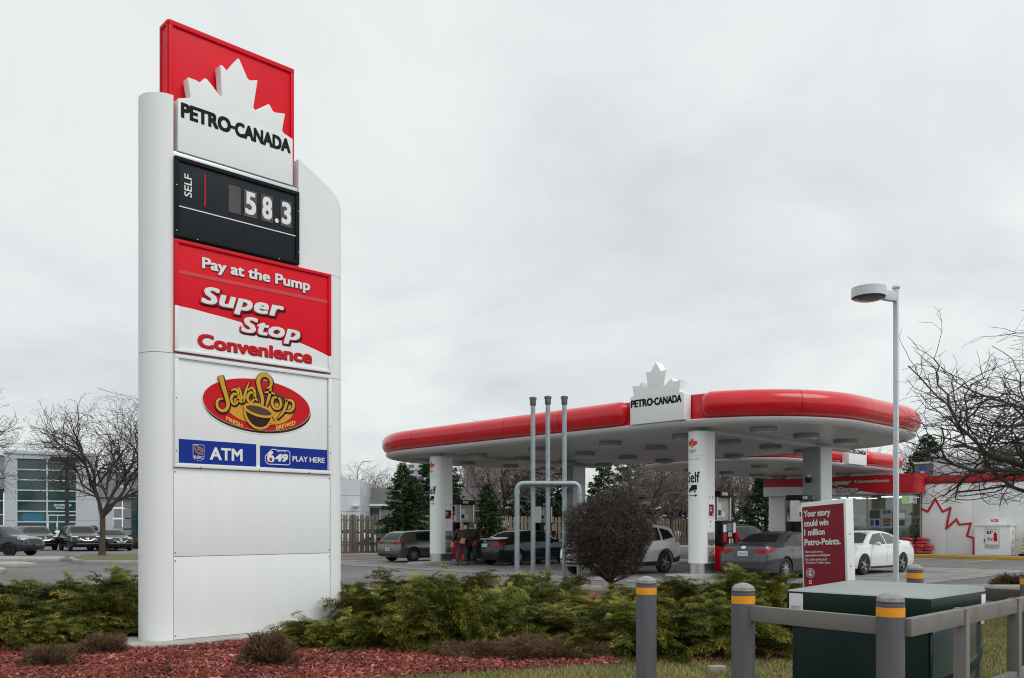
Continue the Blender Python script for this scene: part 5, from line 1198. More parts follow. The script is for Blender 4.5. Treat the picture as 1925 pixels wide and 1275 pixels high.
dealer_car('suv', 'black sport utility car with a green windscreen sticker at the showroom', 150, 57.5, .62, -.80, sy=1.05, sz=1.0, sx=1.04)
dealer_car('sedan', 'black sedan with a green windscreen sticker behind the tree trunk', 207, 58, .66, -.75, sz=.98)

# ================================================================== PEOPLE
SKIN = mat('skin', (.42, .24, .17), .5, 0, .06, 20)
def skinned(name, verts, edges, radii, m, parent, root=0, sub=1, smooth=None):
    me = bpy.data.meshes.new(name); me.from_pydata(verts, edges, []); ob = bpy.data.objects.new(name, me); C.objects.link(ob)
    md = ob.modifiers.new('skin', 'SKIN'); md.use_smooth_shade = True
    for i, v in enumerate(me.skin_vertices[0].data):
        r = radii[i]; v.radius = r if isinstance(r, tuple) else (r, r); v.use_root = (i == root)
    ss = ob.modifiers.new('sub', 'SUBSURF'); ss.levels = sub; ss.render_levels = sub
    dg = bpy.context.evaluated_depsgraph_get(); me2 = bpy.data.meshes.new_from_object(ob.evaluated_get(dg)); bpy.data.objects.remove(ob)
    me2.materials.clear(); me2.materials.append(m); me2.shade_smooth(); return link(name, me2, parent)
def person(label, loc, rotz, arms, jacket_m, trouser_m, hair_m, stance=.10, bald=True, beard=False):
    """local: faces -y.  arms: ((elbow, wrist, finger direction) for the right (-x) and left (+x) hand)"""
    root = thing('person', label, 'person', (loc[0], loc[1], .004), rotz)
    V = [(0, 0, .95), (0, 0, 1.12), (0, .01, 1.32), (0, .015, 1.46), (0, 0, 1.54), (0, -.01, 1.60)]
    E_ = [(0, 1), (1, 2), (2, 3), (3, 4), (4, 5)]; Rd = [(.15, .11), (.15, .11), (.16, .11), (.085, .07), .055, .06]
    for s in (-1, 1):
        b = len(V); st_ = stance * s
        V += [(.09 * s, 0, .88), (.10 * s + st_ * .4, -.02 if s < 0 else .02, .48), (.10 * s + st_ * .8, .01 if s < 0 else .05, .09), (.11 * s + st_ * .9, -.12 if s < 0 else -.08, .035)]
        E_ += [(0, b), (b, b + 1), (b + 1, b + 2), (b + 2, b + 3)]; Rd += [.09, .062, .045, .038]
    ends = []
    for s, (el, wr, fd) in zip((-1, 1), arms):
        b = len(V); pal = Vector(wr) + Vector(fd).normalized() * .07
        V += [(.19 * s, .01, 1.42), tuple(el), tuple(wr), tuple(pal)]; E_ += [(3, b), (b, b + 1), (b + 1, b + 2), (b + 2, b + 3)]; Rd += [.065, .046, .030, (.042, .018)]
        f = Vector(fd).normalized(); sd = f.cross(Vector((0, -1, 0.2))).normalized()
        for k, (o_, L) in enumerate(((-.030, .060), (-.010, .075), (.010, .070), (.028, .055))):
            c = len(V); p1 = pal + sd * o_ + f * .02; p2 = p1 + f * L * .5; p3 = p2 + (f + Vector((0, -.5, -.3))).normalized() * L * .5
            V += [tuple(p2), tuple(p3)]; E_ += [(b + 3, c), (c, c + 1)]; Rd += [.009, .008]
        c = len(V); tb = Vector(wr) + f * .03 - sd * .035; V += [tuple(tb), tuple(tb + f * .045 - sd * .012)]; E_ += [(b + 2, c), (c, c + 1)]; Rd += [.012, .009]
    body = skinned('body', V, E_, Rd, SKIN, root)
    # head joined into the body mesh
    bm = bmesh.new(); bm.from_mesh(body.data); n0 = len(bm.verts)
    r_ = bmesh.ops.create_uvsphere(bm, u_segments=20, v_segments=14, radius=1.0)
    for v in r_['verts']:
        x, y, z = v.co; jaw = 1 - .28 * max(0, -z) ** 1.5
        yy = y * .098 * (1 - .06 * max(0, -z)); zz_ = z * .122
        if y < 0 and abs(x) < .28 and -.35 < z < .1: yy -= .026 * (1 - abs(x) / .28) * (1 - abs(z + .15) / .25) if abs(z + .15) < .25 else 0
        if y < -.5 and .08 < z < .3 and .18 < abs(x) < .6: yy += .010
        if abs(x) > .9 and -.3 < z < .2 and abs(y) < .35: x *= 1.14
        v.co = Vector((x * .076 * jaw, yy - .012, zz_ + 1.640))
    for f in bm.faces: f.smooth = True
    bm.to_mesh(body.data); bm.free()
    EYE_M = mat('dark_eye', (.02, .015, .012), .2)
    for s in (-1, 1): MB().lathe([(.001, -.006), (.009, -.003), (.009, .003), (.001, .006)], 8, (.028 * s, -.098, 1.675), axis='y').build('eye', EYE_M, body, local=True)
    MB().obox(frame((0, -.098, 1.605), (1, 0, 0), (0, 0, 1), (0, -1, 0)), -.024, .024, -.004, .004, -.006, .004).build('mouth', mat('lips', (.28, .10, .08), .5), body, local=True)
    # hair: side and back fringe round a bald crown
    hv = []
    bm = bmesh.new(); bmesh.ops.create_uvsphere(bm, u_segments=24, v_segments=14, radius=1.0)
    kill = [v for v in bm.verts if v.co.y < (-.15 if v.co.z < .45 else -.62) or v.co.z < -.55 or (v.co.z > (.62 if bald else 2))]
    bmesh.ops.delete(bm, geom=kill, context='VERTS')
    for v in bm.verts: v.co = Vector((v.co.x * .083, v.co.y * .106 - .010, v.co.z * .126 + 1.640))
    me = bpy.data.meshes.new('hair'); bm.to_mesh(me); bm.free(); me.materials.append(hair_m); me.shade_smooth(); link('hair', me, root)
    if beard:
        bm = bmesh.new(); bmesh.ops.create_uvsphere(bm, u_segments=16, v_segments=10, radius=1.0)
        for v in bm.verts: v.co = Vector((v.co.x * .052, v.co.y * .035 - .080, v.co.z * .035 + 1.568))
        me = bpy.data.meshes.new('beard'); bm.to_mesh(me); bm.free(); me.materials.append(hair_m); me.shade_smooth(); link('beard', me, root)
    # jacket
    JV = [(0, 0, .86), (0, 0, .98), (0, 0, 1.14), (0, .01, 1.34), (0, .015, 1.47)]; JE = [(0, 1), (1, 2), (2, 3), (3, 4)]; JR = [(.205, .15), (.20, .15), (.195, .145), (.20, .14), (.10, .085)]
    for s, (el, wr, fd) in zip((-1, 1), arms):
        b = len(JV); JV += [(.20 * s, .01, 1.42), tuple(el), tuple(Vector(wr) - (Vector(wr) - Vector(el)).normalized() * .01)]; JE += [(3, b), (b, b + 1), (b + 1, b + 2)]; JR += [.088, .068, .048]
    skinned('jacket', JV, JE, JR, jacket_m, root, 1, 2)
    TV = [(0, 0, .97), (0, 0, .90)]; TE = [(0, 1)]; TR = [(.16, .12), (.155, .12)]
    for s in (-1, 1):
        b = len(TV); st_ = stance * s
        TV += [(.095 * s, 0, .82), (.10 * s + st_ * .4, -.02 if s < 0 else .02, .48), (.10 * s + st_ * .8, .01 if s < 0 else .05, .10)]; TE += [(1, b), (b, b + 1), (b + 1, b + 2)]; TR += [.108, .086, .078]
    skinned('trousers', TV, TE, TR, trouser_m, root, 0, 2)
    for s in (-1, 1):
        x = .10 * s + stance * s * .85; y = -.05 if s < 0 else -.01
        MB().box(x - .048, x + .048, y - .14, y + .13, 0.0, .085).build('shoe', mat('black_shoe', (.02, .018, .017), .5), root, bevel=.03, local=True, seg=3)
    return root
BRJ = mat('brown_jacket_cloth', (.040, .022, .016), .8, 0, .2, 14, .4, 40); GRT = mat('grey_trouser_cloth', (.055, .056, .066), .85, 0, .15, 14, .3, 50)
PLJ = mat('plum_jacket_cloth', (.018, .008, .014), .7, 0, .2, 14, .4, 40); BKT = mat('black_trouser_cloth', (.010, .010, .013), .85, 0, .15, 14)
GREYH = mat('grey_white_hair', (.42, .40, .38), .8, 0, .2, 60, .5, 90); DKH = mat('short_brown_hair', (.10, .06, .04), .8, 0, .2, 60)
pm = D(868, 35.7)
p1_ = person('person in a brown jacket and grey trousers holding two paper bags', pm, R_(56), (((-.34, .02, 1.17), (-.40, -.10, .96), (-.1, -.3, -1)), ((.30, -.08, 1.16), (.10, -.30, 1.08), (-1, -.3, 0))), BRJ, GRT, GREYH, .10, False, True)
person('person in a plum jacket seen from behind at the fuel pump', D(887, 36.6), R_(56 + 160), (((-.30, -.06, 1.16), (-.20, -.28, 1.12), (.3, -1, 0)), ((.31, .04, 1.15), (.27, -.14, .95), (0, -.3, -1))), PLJ, BKT, DKH, .06, True)
KRAFT = mat('kraft_paper', (.42, .29, .15), .9, 0, .15, 10, .5, 20)
def paper_bag(p, s, label):
    r = random.Random(int(p[0] * 100)); bm = bmesh.new(); bmesh.ops.create_cube(bm, size=1); bmesh.ops.subdivide_edges(bm, edges=bm.edges, cuts=3, use_grid_fill=True)
    for v in bm.verts: v.co = Vector((v.co.x * s * (1 - .25 * (v.co.z + .5)) + r.uniform(-.012, .012), v.co.y * s * .6 + r.uniform(-.012, .012), v.co.z * s * 1.15 + r.uniform(-.012, .012)))
    me = bpy.data.meshes.new('paper_bag'); bm.to_mesh(me); bm.free(); me.materials.append(KRAFT); me.shade_flat(); o = link('paper_bag', me); o.location = p; o.rotation_euler = (.1, .2, R_(56)); tag(o, label, 'paper bag')
M_ = Matrix.Translation((pm[0], pm[1], 0)) @ Matrix.Rotation(R_(56), 4, 'Z')
paper_bag(M_ @ Vector((.0, -.34, 1.02)), .19, 'crumpled brown paper bag held at the waist of the person in brown'); paper_bag(M_ @ Vector((-.42, -.14, .84)), .15, 'smaller brown paper bag hanging from the lowered hand')
# ================================================================== WOODEN FENCE
WOOD = [mat('weathered_board_%s' % n, c, .9, 0, .25, 3, .3, 20, stretch=(8, 8, .8), dirt=(.10, .105, .05), dscale=1.2, damt=.6) for n, c in (('grey', (.165, .15, .115)), ('brown', (.185, .155, .11)), ('pale', (.21, .19, .155)))]
fc = thing('wooden_fence', 'weathered grey board fence behind the parked cars', 'fence', (-45, 45, 0))
pm_ = []
for i in range(3):
    mb = MB(); mb.box(-.012, .012, -.068, .068, .05, 2.28 + .03 * i); pm_.append(mb.mesh('picket', WOOD[i], bevel=.006))
rg = random.Random(11); y = 27.0; i = 0
while y < 67:
    o = link('picket', pm_[rg.randrange(3)], fc); o.location = (.03 * (1 if i % 2 else -1), y - 45, rg.uniform(-.02, .03)); o.rotation_euler = (0, rg.uniform(-.01, .01), rg.uniform(-.05, .05)); y += rg.uniform(.19, .205); i += 1
for yy in np.arange(27, 67, 2.44):
    MB().box(-45.07, -44.93, yy - .05, yy + .05, 0, 2.34).build('fence_post', WOOD[0], fc)
for z in (.45, 1.95): MB().box(-45.016, -44.984, 26.9, 67.1, z, z + .09).build('fence_rail', WOOD[1], fc)

# ================================================================== BARE TREES
BARK = mat('grey_brown_bark', (.075, .060, .045), .95, 0, .3, 6, .8, 30, stretch=(3, 3, .8), dirt=(.085, .09, .045), dscale=3, damt=.5)
TWIG = mat('dark_twigs', (.045, .033, .028), .9, 0, .25, 6)
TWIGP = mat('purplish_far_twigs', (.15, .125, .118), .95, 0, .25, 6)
def grow(seed, H, spread, r0, fork, limbs, depth=5, up=.25, wig=.22, elev=(.55, .95), minr=.004, taper=.72, ratio=.72):
    """return branch polylines [(points, radii)], trunk first"""
    rg = random.Random(seed); out = []
    def rv(s): return Vector((rg.gauss(0, s), rg.gauss(0, s), rg.gauss(0, s)))
    def br(p, d, L, r, lev):
        n = 6 if lev < 3 else 4 if lev < 5 else 2; pts = [p.copy()]; rad = [r]
        for i in range(n):
            d = (d + rv(wig) * (1 + .25 * lev) + Vector((0, 0, up * (.14 if lev < 3 else .05)))).normalized()
            if lev <= 2: d.z = max(d.z, -.05); d.normalize()
            if p.z > H * .93: d.z = min(d.z, .15); d.normalize()
            p = p + d * (L / n); pts.append(p.copy()); rad.append(max(r * (1 - (1 - taper) * (i + 1) / n), minr * .7))
        out.append((pts, rad, lev))
        if lev >= depth: return
        for i in range(1, n + 1):
            k = 1 if i < n else 2
            if lev >= 2 and i % 2 == 0 and i < n and lev < depth - 1: k = 1
            if lev == 1 and i < 2: k = 0
            if lev == 4 and rg.random() < .35: k = 0
            for _ in range(k):
                side = d.cross(rv(1)).normalized(); ang = rg.uniform(.45, 1.0) if i < n else rg.uniform(.25, .6)
                nd = (d * math.cos(ang) + side * math.sin(ang)); nd.z = nd.z * .75 + .06
                br(pts[i], nd.normalized(), L * rg.uniform(ratio - .16, ratio + .08), max(rad[i] * rg.uniform(.5, .72), minr), lev + 1)
    tp = [Vector((0, 0, 0)), Vector((.01, 0, fork * .35)), Vector((.02, .02, fork * .7)), Vector((0, .03, fork))]
    out.append((tp, [r0 * 1.35, r0 * 1.02, r0 * .95, r0 * .92], 0))
    for i in range(limbs):
        a = 2 * math.pi * (i + rg.uniform(-.2, .2)) / limbs; e_ = rg.uniform(*elev)
        br(tp[-1] - Vector((0, 0, rg.uniform(0, fork * .15))), Vector((math.cos(a) * spread, math.sin(a) * spread, e_)).normalized(), H * .40, r0 * rg.uniform(.55, .7), 1)
    return out
def tree_meshes(seed, H, spread, r0, fork, limbs, bark, twig, scale_xy=1.0, zmin=0.0, rmax=99.0, **kw):
    B = grow(seed, H, spread, r0, fork, limbs, **kw); zmax = max(p.z for b in B for p in b[0]); f = H / zmax
    tr, cr, tw = MB(), MB(), MB()
    for pts, rad, lev in B:
        q = [Vector((p.x * f * scale_xy, p.y * f * scale_xy, p.z * f)) for p in pts]
        if lev >= 2 and (min(p.z for p in q) < zmin or max(math.hypot(p.x, p.y) for p in q) > rmax): continue
        if lev == 0: tr.tube(q, rad, 14)
        elif lev <= 2: cr.tube(q, rad, 6 if lev == 1 else 5, cap=False)
        else: tw.tube(q, rad, 3, cap=False)
    return tr.mesh('trunk', bark), cr.mesh('limbs', bark, angle=80), tw.mesh('crown', twig, angle=80)
def plant_tree(name, label, ms, loc, rotz=0, s=1.0, cat='tree', grp=None):
    r = thing(name, label, cat, (loc[0], loc[1], loc[2] if len(loc) > 2 else 0), rotz, grp); r.scale = (s, s, s)
    for nm, m in zip(('trunk', 'limbs', 'crown'), ms): link(nm, m, r)
    return r
TA = tree_meshes(6, 8.0, .6, .135, 2.1, 5, BARK, TWIG, 1.0, zmin=2.6, rmax=3.6, depth=5, wig=.14, minr=.0075, ratio=.66, elev=(.85, 1.4))
plant_tree('bare_tree', 'bare spreading tree on the kerbed island by the dealership', TA, (*D(192, 43.0), .1), R_(40))
plant_tree('bare_tree', 'bare tree whose branches reach in beside the showroom name wall', TA, (*D(-125, 40), .1), R_(200), 1.05)
TB = tree_meshes(29, 5.0, .85, .12, 1.7, 8, BARK, TWIG, 1.30, zmin=1.95, rmax=3.35, depth=5, wig=.18, minr=.0036, ratio=.70, elev=(.5, 1.0))
plant_tree('bare_tree', 'dark bare tree with tangled twigs reaching over the store wall', TB, (*D(2135, 13.0), 0), R_(15))
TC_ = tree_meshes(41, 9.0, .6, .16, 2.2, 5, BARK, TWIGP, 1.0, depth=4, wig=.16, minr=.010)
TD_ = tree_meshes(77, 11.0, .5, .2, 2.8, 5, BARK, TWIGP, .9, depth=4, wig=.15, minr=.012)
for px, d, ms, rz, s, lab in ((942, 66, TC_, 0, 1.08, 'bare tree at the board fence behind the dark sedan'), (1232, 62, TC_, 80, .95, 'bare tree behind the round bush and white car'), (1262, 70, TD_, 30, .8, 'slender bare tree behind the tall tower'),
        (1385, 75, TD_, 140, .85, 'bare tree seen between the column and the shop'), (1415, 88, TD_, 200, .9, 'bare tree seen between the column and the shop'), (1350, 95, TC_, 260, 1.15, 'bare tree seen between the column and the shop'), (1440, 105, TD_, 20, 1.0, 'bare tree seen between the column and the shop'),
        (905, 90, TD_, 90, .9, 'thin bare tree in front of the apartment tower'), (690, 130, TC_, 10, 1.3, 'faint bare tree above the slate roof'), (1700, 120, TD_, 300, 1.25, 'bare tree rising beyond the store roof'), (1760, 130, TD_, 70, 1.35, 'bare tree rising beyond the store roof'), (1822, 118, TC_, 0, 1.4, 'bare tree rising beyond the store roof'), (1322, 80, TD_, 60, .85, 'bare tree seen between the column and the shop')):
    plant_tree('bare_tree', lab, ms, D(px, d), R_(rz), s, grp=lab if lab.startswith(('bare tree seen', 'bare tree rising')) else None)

# ================================================================== CONIFERS
NEED = mat('spruce_needles', (0, 0, 0), .8, 0, .25, 3, vcol=True, spec=.15)
def conifer_mesh(seed, H, R0, tone, shape=1.0, skirt=.9):
    rg = np.random.default_rng(seed); V = []; F = []; Cc = []
    nb = int(H * 38); base = 0
    for b in range(nb):
        t = (b + rg.random()) / nb; z = skirt + (H - skirt) * t; L = R0 * (1 - t) ** (.80 * shape) * rg.uniform(.62, 1.12) + .12
        a = rg.uniform(0, 2 * np.pi); droop = rg.uniform(-.05, .30) * (1 - t) - .30 * t
        ns = max(8, int(L * 30)); sh = rg.uniform(.55, 1.35)
        s = rg.random(ns) ** .6; u = s * L
        lat = rg.normal(0, 1, ns) * .22 * (1.1 - s) * L * .8; zz_ = z - droop * u - .16 * u * s + .12 * (s ** 3) * L + rg.normal(0, .05, ns)
        ca, sa = np.cos(a), np.sin(a)
        P = np.stack([ca * u - sa * lat, sa * u + ca * lat, zz_], 1)
        fd = np.stack([ca * np.ones(ns) + rg.normal(0, .45, ns), sa * np.ones(ns) + rg.normal(0, .45, ns), rg.normal(-.05, .35, ns)], 1); fd /= np.linalg.norm(fd, axis=1)[:, None]
        up = rg.normal(0, 1, (ns, 3)); sd = np.cross(fd, up); sd /= np.linalg.norm(sd, axis=1)[:, None] + 1e-9
        ln = rg.uniform(.14, .30, ns)[:, None]; wd = rg.uniform(.035, .07, ns)[:, None]
        V.append(np.stack([P - sd * wd, P + sd * wd, P + fd * ln], 1).reshape(-1, 3))
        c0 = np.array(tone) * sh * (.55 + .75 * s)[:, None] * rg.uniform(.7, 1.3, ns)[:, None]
        Cc.append(np.repeat(c0, 3, 0))
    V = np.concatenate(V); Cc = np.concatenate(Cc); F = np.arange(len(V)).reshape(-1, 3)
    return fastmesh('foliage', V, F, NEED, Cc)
def conifer(label, fm, H, px, d, rz, s, grp=None):
    r = thing('spruce_tree', label, 'tree', (*D(px, d), 0), R_(rz), grp); r.scale = (s, s, s)
    link('trunk', MB().tube([(0, 0, 0), (.02, 0, H * .5), (0, 0, H * .97)], [.14, .09, .02], 8).mesh('trunk', BARK), r); link('foliage', fm, r)
SA = conifer_mesh(1, 6.4, 2.3, (.030, .062, .022)); SB = conifer_mesh(2, 7.5, 2.6, (.022, .050, .018)); SC = conifer_mesh(3, 7.0, 2.0, (.020, .044, .024), .9); SD = conifer_mesh(9, 9.0, 2.9, (.030, .056, .022), .8, .6)
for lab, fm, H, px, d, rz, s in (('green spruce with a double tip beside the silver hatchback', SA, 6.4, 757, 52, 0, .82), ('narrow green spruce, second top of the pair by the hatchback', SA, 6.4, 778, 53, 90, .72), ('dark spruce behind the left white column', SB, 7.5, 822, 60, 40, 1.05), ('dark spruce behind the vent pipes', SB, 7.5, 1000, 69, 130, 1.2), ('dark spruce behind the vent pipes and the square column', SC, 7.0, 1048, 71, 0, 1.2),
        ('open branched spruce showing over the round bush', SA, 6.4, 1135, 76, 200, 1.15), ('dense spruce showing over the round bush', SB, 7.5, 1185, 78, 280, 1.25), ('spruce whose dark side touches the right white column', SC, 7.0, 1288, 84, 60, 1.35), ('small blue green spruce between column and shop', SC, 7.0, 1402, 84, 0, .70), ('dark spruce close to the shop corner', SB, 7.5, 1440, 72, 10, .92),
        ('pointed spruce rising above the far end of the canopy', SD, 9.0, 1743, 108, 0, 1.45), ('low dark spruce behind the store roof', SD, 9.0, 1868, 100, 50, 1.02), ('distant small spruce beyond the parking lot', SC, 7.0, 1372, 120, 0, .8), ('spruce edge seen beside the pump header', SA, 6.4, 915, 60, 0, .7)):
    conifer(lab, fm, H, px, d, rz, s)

# ================================================================== JUNIPERS, HEATHERS, ROUND BUSH
JUN = mat('juniper_foliage', (0, 0, 0), .75, 0, .15, 5, vcol=True, spec=.15)
def frond_template(rg, n=12):
    """one feathery spray, 1 long: a curved stem with thin pointed sprigs; returns triangles and tip weights"""
    T = []; W = []
    for i in range(n):
        s = .08 + .92 * i / (n - 1); x = s; z = .22 * s - .30 * s * s
        for sd in (-1, 1):
            L = (.30 * (1 - s) + .10) * rg.uniform(.6, 1.25); a = rg.uniform(.4, .8); k = 3 if s < .75 else 2
            for j in range(k):
                q = (j + 1) / k; bx, by = x + L * q * math.cos(a) * .9, sd * L * q * math.sin(a); bz = z - .06 * q * L + rg.normal(0, .03)
                for m_ in range(2):
                    aa = rg.normal(.15, .5); l2 = rg.uniform(.07, .15); w = rg.uniform(.013, .024); dx, dy = math.cos(aa), sd * math.sin(aa); dz = rg.normal(.15, .4)
                    T.append([(bx - dy * w, by + dx * w, bz), (bx + dy * w, by - dx * w, bz), (bx + dx * l2, by + dy * l2, bz + dz * l2)]); t_ = min(1, s * .7 + q * .45); W.append([t_ * .7, t_ * .7, t_])
        w = .014; T.append([(x, -w, z), (x, w, z), (x + .14, 0, z - .02)]); W.append([s, s, s])
    return np.array(T), np.array(W)
def rotm(yaw, pitch, roll):
    cy, sy, cp, sp, cr, sr = np.cos(yaw), np.sin(yaw), np.cos(pitch), np.sin(pitch), np.cos(roll), np.sin(roll)
    return np.array([[cy * cp, cy * sp * sr - sy * cr, cy * sp * cr + sy * sr], [sy * cp, sy * sp * sr + cy * cr, sy * sp * cr - cy * sr], [-sp, cp * sr, cp * cr]])
def juniper_mesh(seed, rx, h, plumes=23, per=25, dark=(.009, .021, .004), mid=(.105, .128, .017), tip=(.50, .40, .085), flen=.33):
    """mound of overlapping plumes, each a bough thick with sprays"""
    rg = np.random.default_rng(seed); tm = [frond_template(rg) for _ in range(5)]; V = []; Cc = []
    for k in range(plumes):
        a = 2 * np.pi * (k * .618 + rg.normal(0, .05)); lvl = (k + .5) / plumes; el = .08 + .88 * lvl ** 1.4 + rg.normal(0, .06)
        ax = np.array([np.cos(a) * np.cos(el), np.sin(a) * np.cos(el), np.sin(el)]); Lk = rx * rg.uniform(.85, 1.15) * (1 - .25 * lvl)
        sh0 = rg.uniform(.6, 1.4); ty0 = rg.random() ** .8
        for f_ in range(per + 5):
            t = rg.uniform(.35, 1.0); sg = 1 if rg.random() < .5 else -1; lat = rg.normal(0, .09)
            p = ax * Lk * t + np.array([-np.sin(a), np.cos(a), 0]) * lat; p[2] = p[2] * h / (rx * .62) - .10 * t * t + .06 * rg.normal()
            yaw = a + sg * rg.uniform(.1, .75) * (1.15 - t); L = flen * rg.uniform(.6, 1.25)
            Mx = rotm(yaw, -(el * .55) + .35 * t + rg.normal(0, .16), rg.normal(0, .3)); T, W = tm[rg.integers(5)]
            P = (T.reshape(-1, 3) * L) @ Mx.T + p - Mx[:, 0] * L * .5
            sh = sh0 * rg.uniform(.75, 1.25); ty = np.clip(ty0 * rg.uniform(.4, 1.4), 0, 1); w = W.reshape(-1)
            base = np.array(dark) * (1 - np.clip(w * 1.5, 0, 1))[:, None] + np.array(mid) * np.clip(w * 1.5, 0, 1)[:, None]
            tt = np.clip((w - .45) * 2, 0, 1)[:, None] * ty; c = base * (1 - tt) + np.array(tip) * tt
            V.append(P); Cc.append(c * sh)
    V = np.concatenate(V); V[:, 2] = np.maximum(V[:, 2], .02); Cc = np.concatenate(Cc)
    return fastmesh('sprays', V, np.arange(len(V)).reshape(-1, 3), JUN, Cc)
def stems_mesh(seed, rx, h, m, n=40, r=.012):
    rg = random.Random(seed); mb = MB()
    for i in range(n):
        a = rg.uniform(0, 6.283); q = rg.uniform(.3, .85); e_ = Vector((math.cos(a) * rx * q, math.sin(a) * rx * q, h * rg.uniform(.3, .85)))
        mid_ = e_ * .5 + Vector((0, 0, -.06)); mb.tube([(rg.uniform(-.1, .1), rg.uniform(-.1, .1), 0), mid_, e_], [r, r * .7, r * .35], 4, cap=False)
    return mb.mesh('stems', m)
JST = mat('juniper_stems', (.035, .022, .015), .9, 0, .2, 9)
JM = [juniper_mesh(s, 1.15, .74) for s in (1, 2, 3)]; JMs = juniper_mesh(7, 1.05, .50, 24, 19, flen=.32)
JS = stems_mesh(3, .62, .42, JST)
spots = [  # px, d, height scale, width scale, mesh
    (765, 16.0, 1.0, 1.15, 0), (850, 16.2, 1.05, 1.1, 1), (935, 16.4, .80, 1.0, 0), (1025, 15.8, 1.0, 1.0, 2), (690, 13.6, .92, .9, 2), (770, 13.2, .9, 1.0, 1), (850, 13.6, .95, 1.1, 0), (985, 13.5, .92, 1.1, 1), (1095, 14.2, .62, 1.0, 0),
    (620, 11.8, .74, .85, 3), (560, 11.1, .50, .62, 3), (735, 11.2, .95, .95, 3), (850, 11.4, 1.0, .95, 2), (965, 11.5, .90, .95, 0), (1075, 11.9, .70, 1.0, 1), (1150, 10.8, .66, .95, 2),
    (1250, 10.9, .78, .95, 0), (1350, 10.9, .85, 1.0, 1), (1450, 11.0, .85, .85, 2), (1300, 12.3, .85, 1.0, 2), (1410, 12.4, .9, 1.0, 0), (1240, 14.6, .95, 1.1, 1), (1350, 14.4, 1.02, 1.1, 2), (1455, 14.4, 1.10, 1.1, 0), (1520, 14.0, .80, .8, 1), (1310, 17.0, .75, 1.1, 0), (1420, 16.8, .9, 1.0, 2), (1160, 13.2, .62, 1.0, 1)]
lft = [(250, 14.8, 1.0, 1.1, 1), (150, 14.8, 1.0, 1.15, 0), (60, 14.2, .95, 1.1, 2), (-30, 13.8, .9, 1.1, 1), (215, 12.6, .9, .95, 2), (110, 12.4, .85, 1.0, 1), (15, 12.0, .85, 1.0, 0), (-80, 11.7, .85, 1.0, 2), (240, 16.6, .95, 1.0, 0), (60, 11.2, .7, .8, 3), (150, 11.6, .75, .8, 3)]
rg = random.Random(8)
for lst, lab, grp in ((spots, 'spreading green juniper with yellow tipped sprays right of the pylon sign', 'junipers right of the pylon'), (lft, 'spreading green juniper left of the pylon sign', 'junipers left of the pylon')):
    for px, d, hs, ws, mi in lst:
        if lst is spots:
            k = 0 if px < 720 else (1 if d > 15 else 2) if px < 1010 else 3 if px < 1200 else 4 if px < 1330 else 5 if px < 1480 else 6
            lab = ('green juniper spreading against the far edge of the white pylon sign', 'juniper mound in front of the vent pipes and dark sedan', 'yellow tipped juniper rising behind the brown heather clumps', 'low juniper around the foot of the round brown bush', 'juniper behind the clean bollard that stands apart', 'juniper behind the rust streaked bollard', 'juniper squeezed between promotion sign and green cabinet')[k]; grp = 'junipers: ' + lab
        r = thing('juniper_shrub', lab, 'shrub', (*D(px, d), .04), rg.uniform(0, 6.28), grp); r.scale = (ws, ws, hs)
        link('sprays', JM[mi] if mi < 3 else JMs, r); link('stems', JS, r)
# dead brown heathers
HEA = mat('brown_heather_twigs', (0, 0, 0), .9, 0, .2, 9, vcol=True)
def heather_mesh(seed, rx, ry, h, n, c0=(.085, .044, .020), c1=(.20, .12, .062)):
    rg = np.random.default_rng(seed); V = []; Cc = []
    for k in range(n):
        a = rg.uniform(0, 2 * np.pi); e_ = np.arcsin(rg.uniform(0.02, 1)); q = rg.uniform(.65, 1.02)
        p = np.array([np.cos(a) * np.cos(e_) * rx, np.sin(a) * np.cos(e_) * ry, np.sin(e_) * h]) * q * (1 + .2 * np.sin(4 * a + seed) + .14 * np.sin(7 * a) + .16 * np.sin(6 * e_ + 3 * a))
        d = p / np.linalg.norm(p) + rg.normal(0, .45, 3) + np.array([0, 0, .35]); d /= np.linalg.norm(d); s = np.cross(d, rg.normal(0, 1, 3)); s /= np.linalg.norm(s)
        L, w = rg.uniform(.05, .12), rg.uniform(.005, .011); c = (np.array(c0) + (np.array(c1) - np.array(c0)) * rg.random()) * rg.uniform(.6, 1.3)
        V += [p - s * w, p + s * w, p + d * L]; Cc += [c * .6, c * .6, c * 1.3]
    return fastmesh('twigs', np.array(V), np.arange(len(V)).reshape(-1, 3), HEA, np.array(Cc))
def heather(label, px, d, m, s, rz, st=None):
    r = thing('heather_plant', label, 'plant', (*D(px, d), .045), R_(rz)); r.scale = (s, s, s); link('twigs', m, r); link('stems', st, r)
HS = stems_mesh(5, .38, .2, mat('pale_dead_stems', (.16, .12, .09), .9, 0, .2, 9), 46, .007)
HM1 = heather_mesh(1, .42, .36, .36, 9000); HM2 = heather_mesh(2, .95, .42, .27, 15000, (.080, .043, .020), (.25, .155, .085)); HM3 = heather_mesh(4, .5, .45, .30, 8000, (.085, .044, .020), (.20, .12, .062))
heather('lone brown dried heather on the red mulch before the pylon', 505, 9.75, HM1, .78, 0, HS)
heather('brown heather clump at the foot of the junipers, beside the open mulch', 905, 10.25, HM2, .58, 46, HS); heather('middle one of the brown heather clumps at the foot of the junipers', 985, 10.45, HM2, .66, 130, HS); heather('brown heather clump fading into the green juniper', 1052, 10.2, HM2, .60, 225, HS)
heather('dull brown heather at the left edge of the pylon footing', 195, 10.6, HM3, .6, 50, HS); heather('dull brown heather in the mulch at the bed corner', 90, 9.7, HM3, .6, 150, HS); heather('reddish heather by the kerb beyond the low dark rail', 1900, 22.3, HM3, .85, 0, HS)
heather('small brown hedge before the service bay glass', 236, 62, HM2, 2.2, 46, HS)
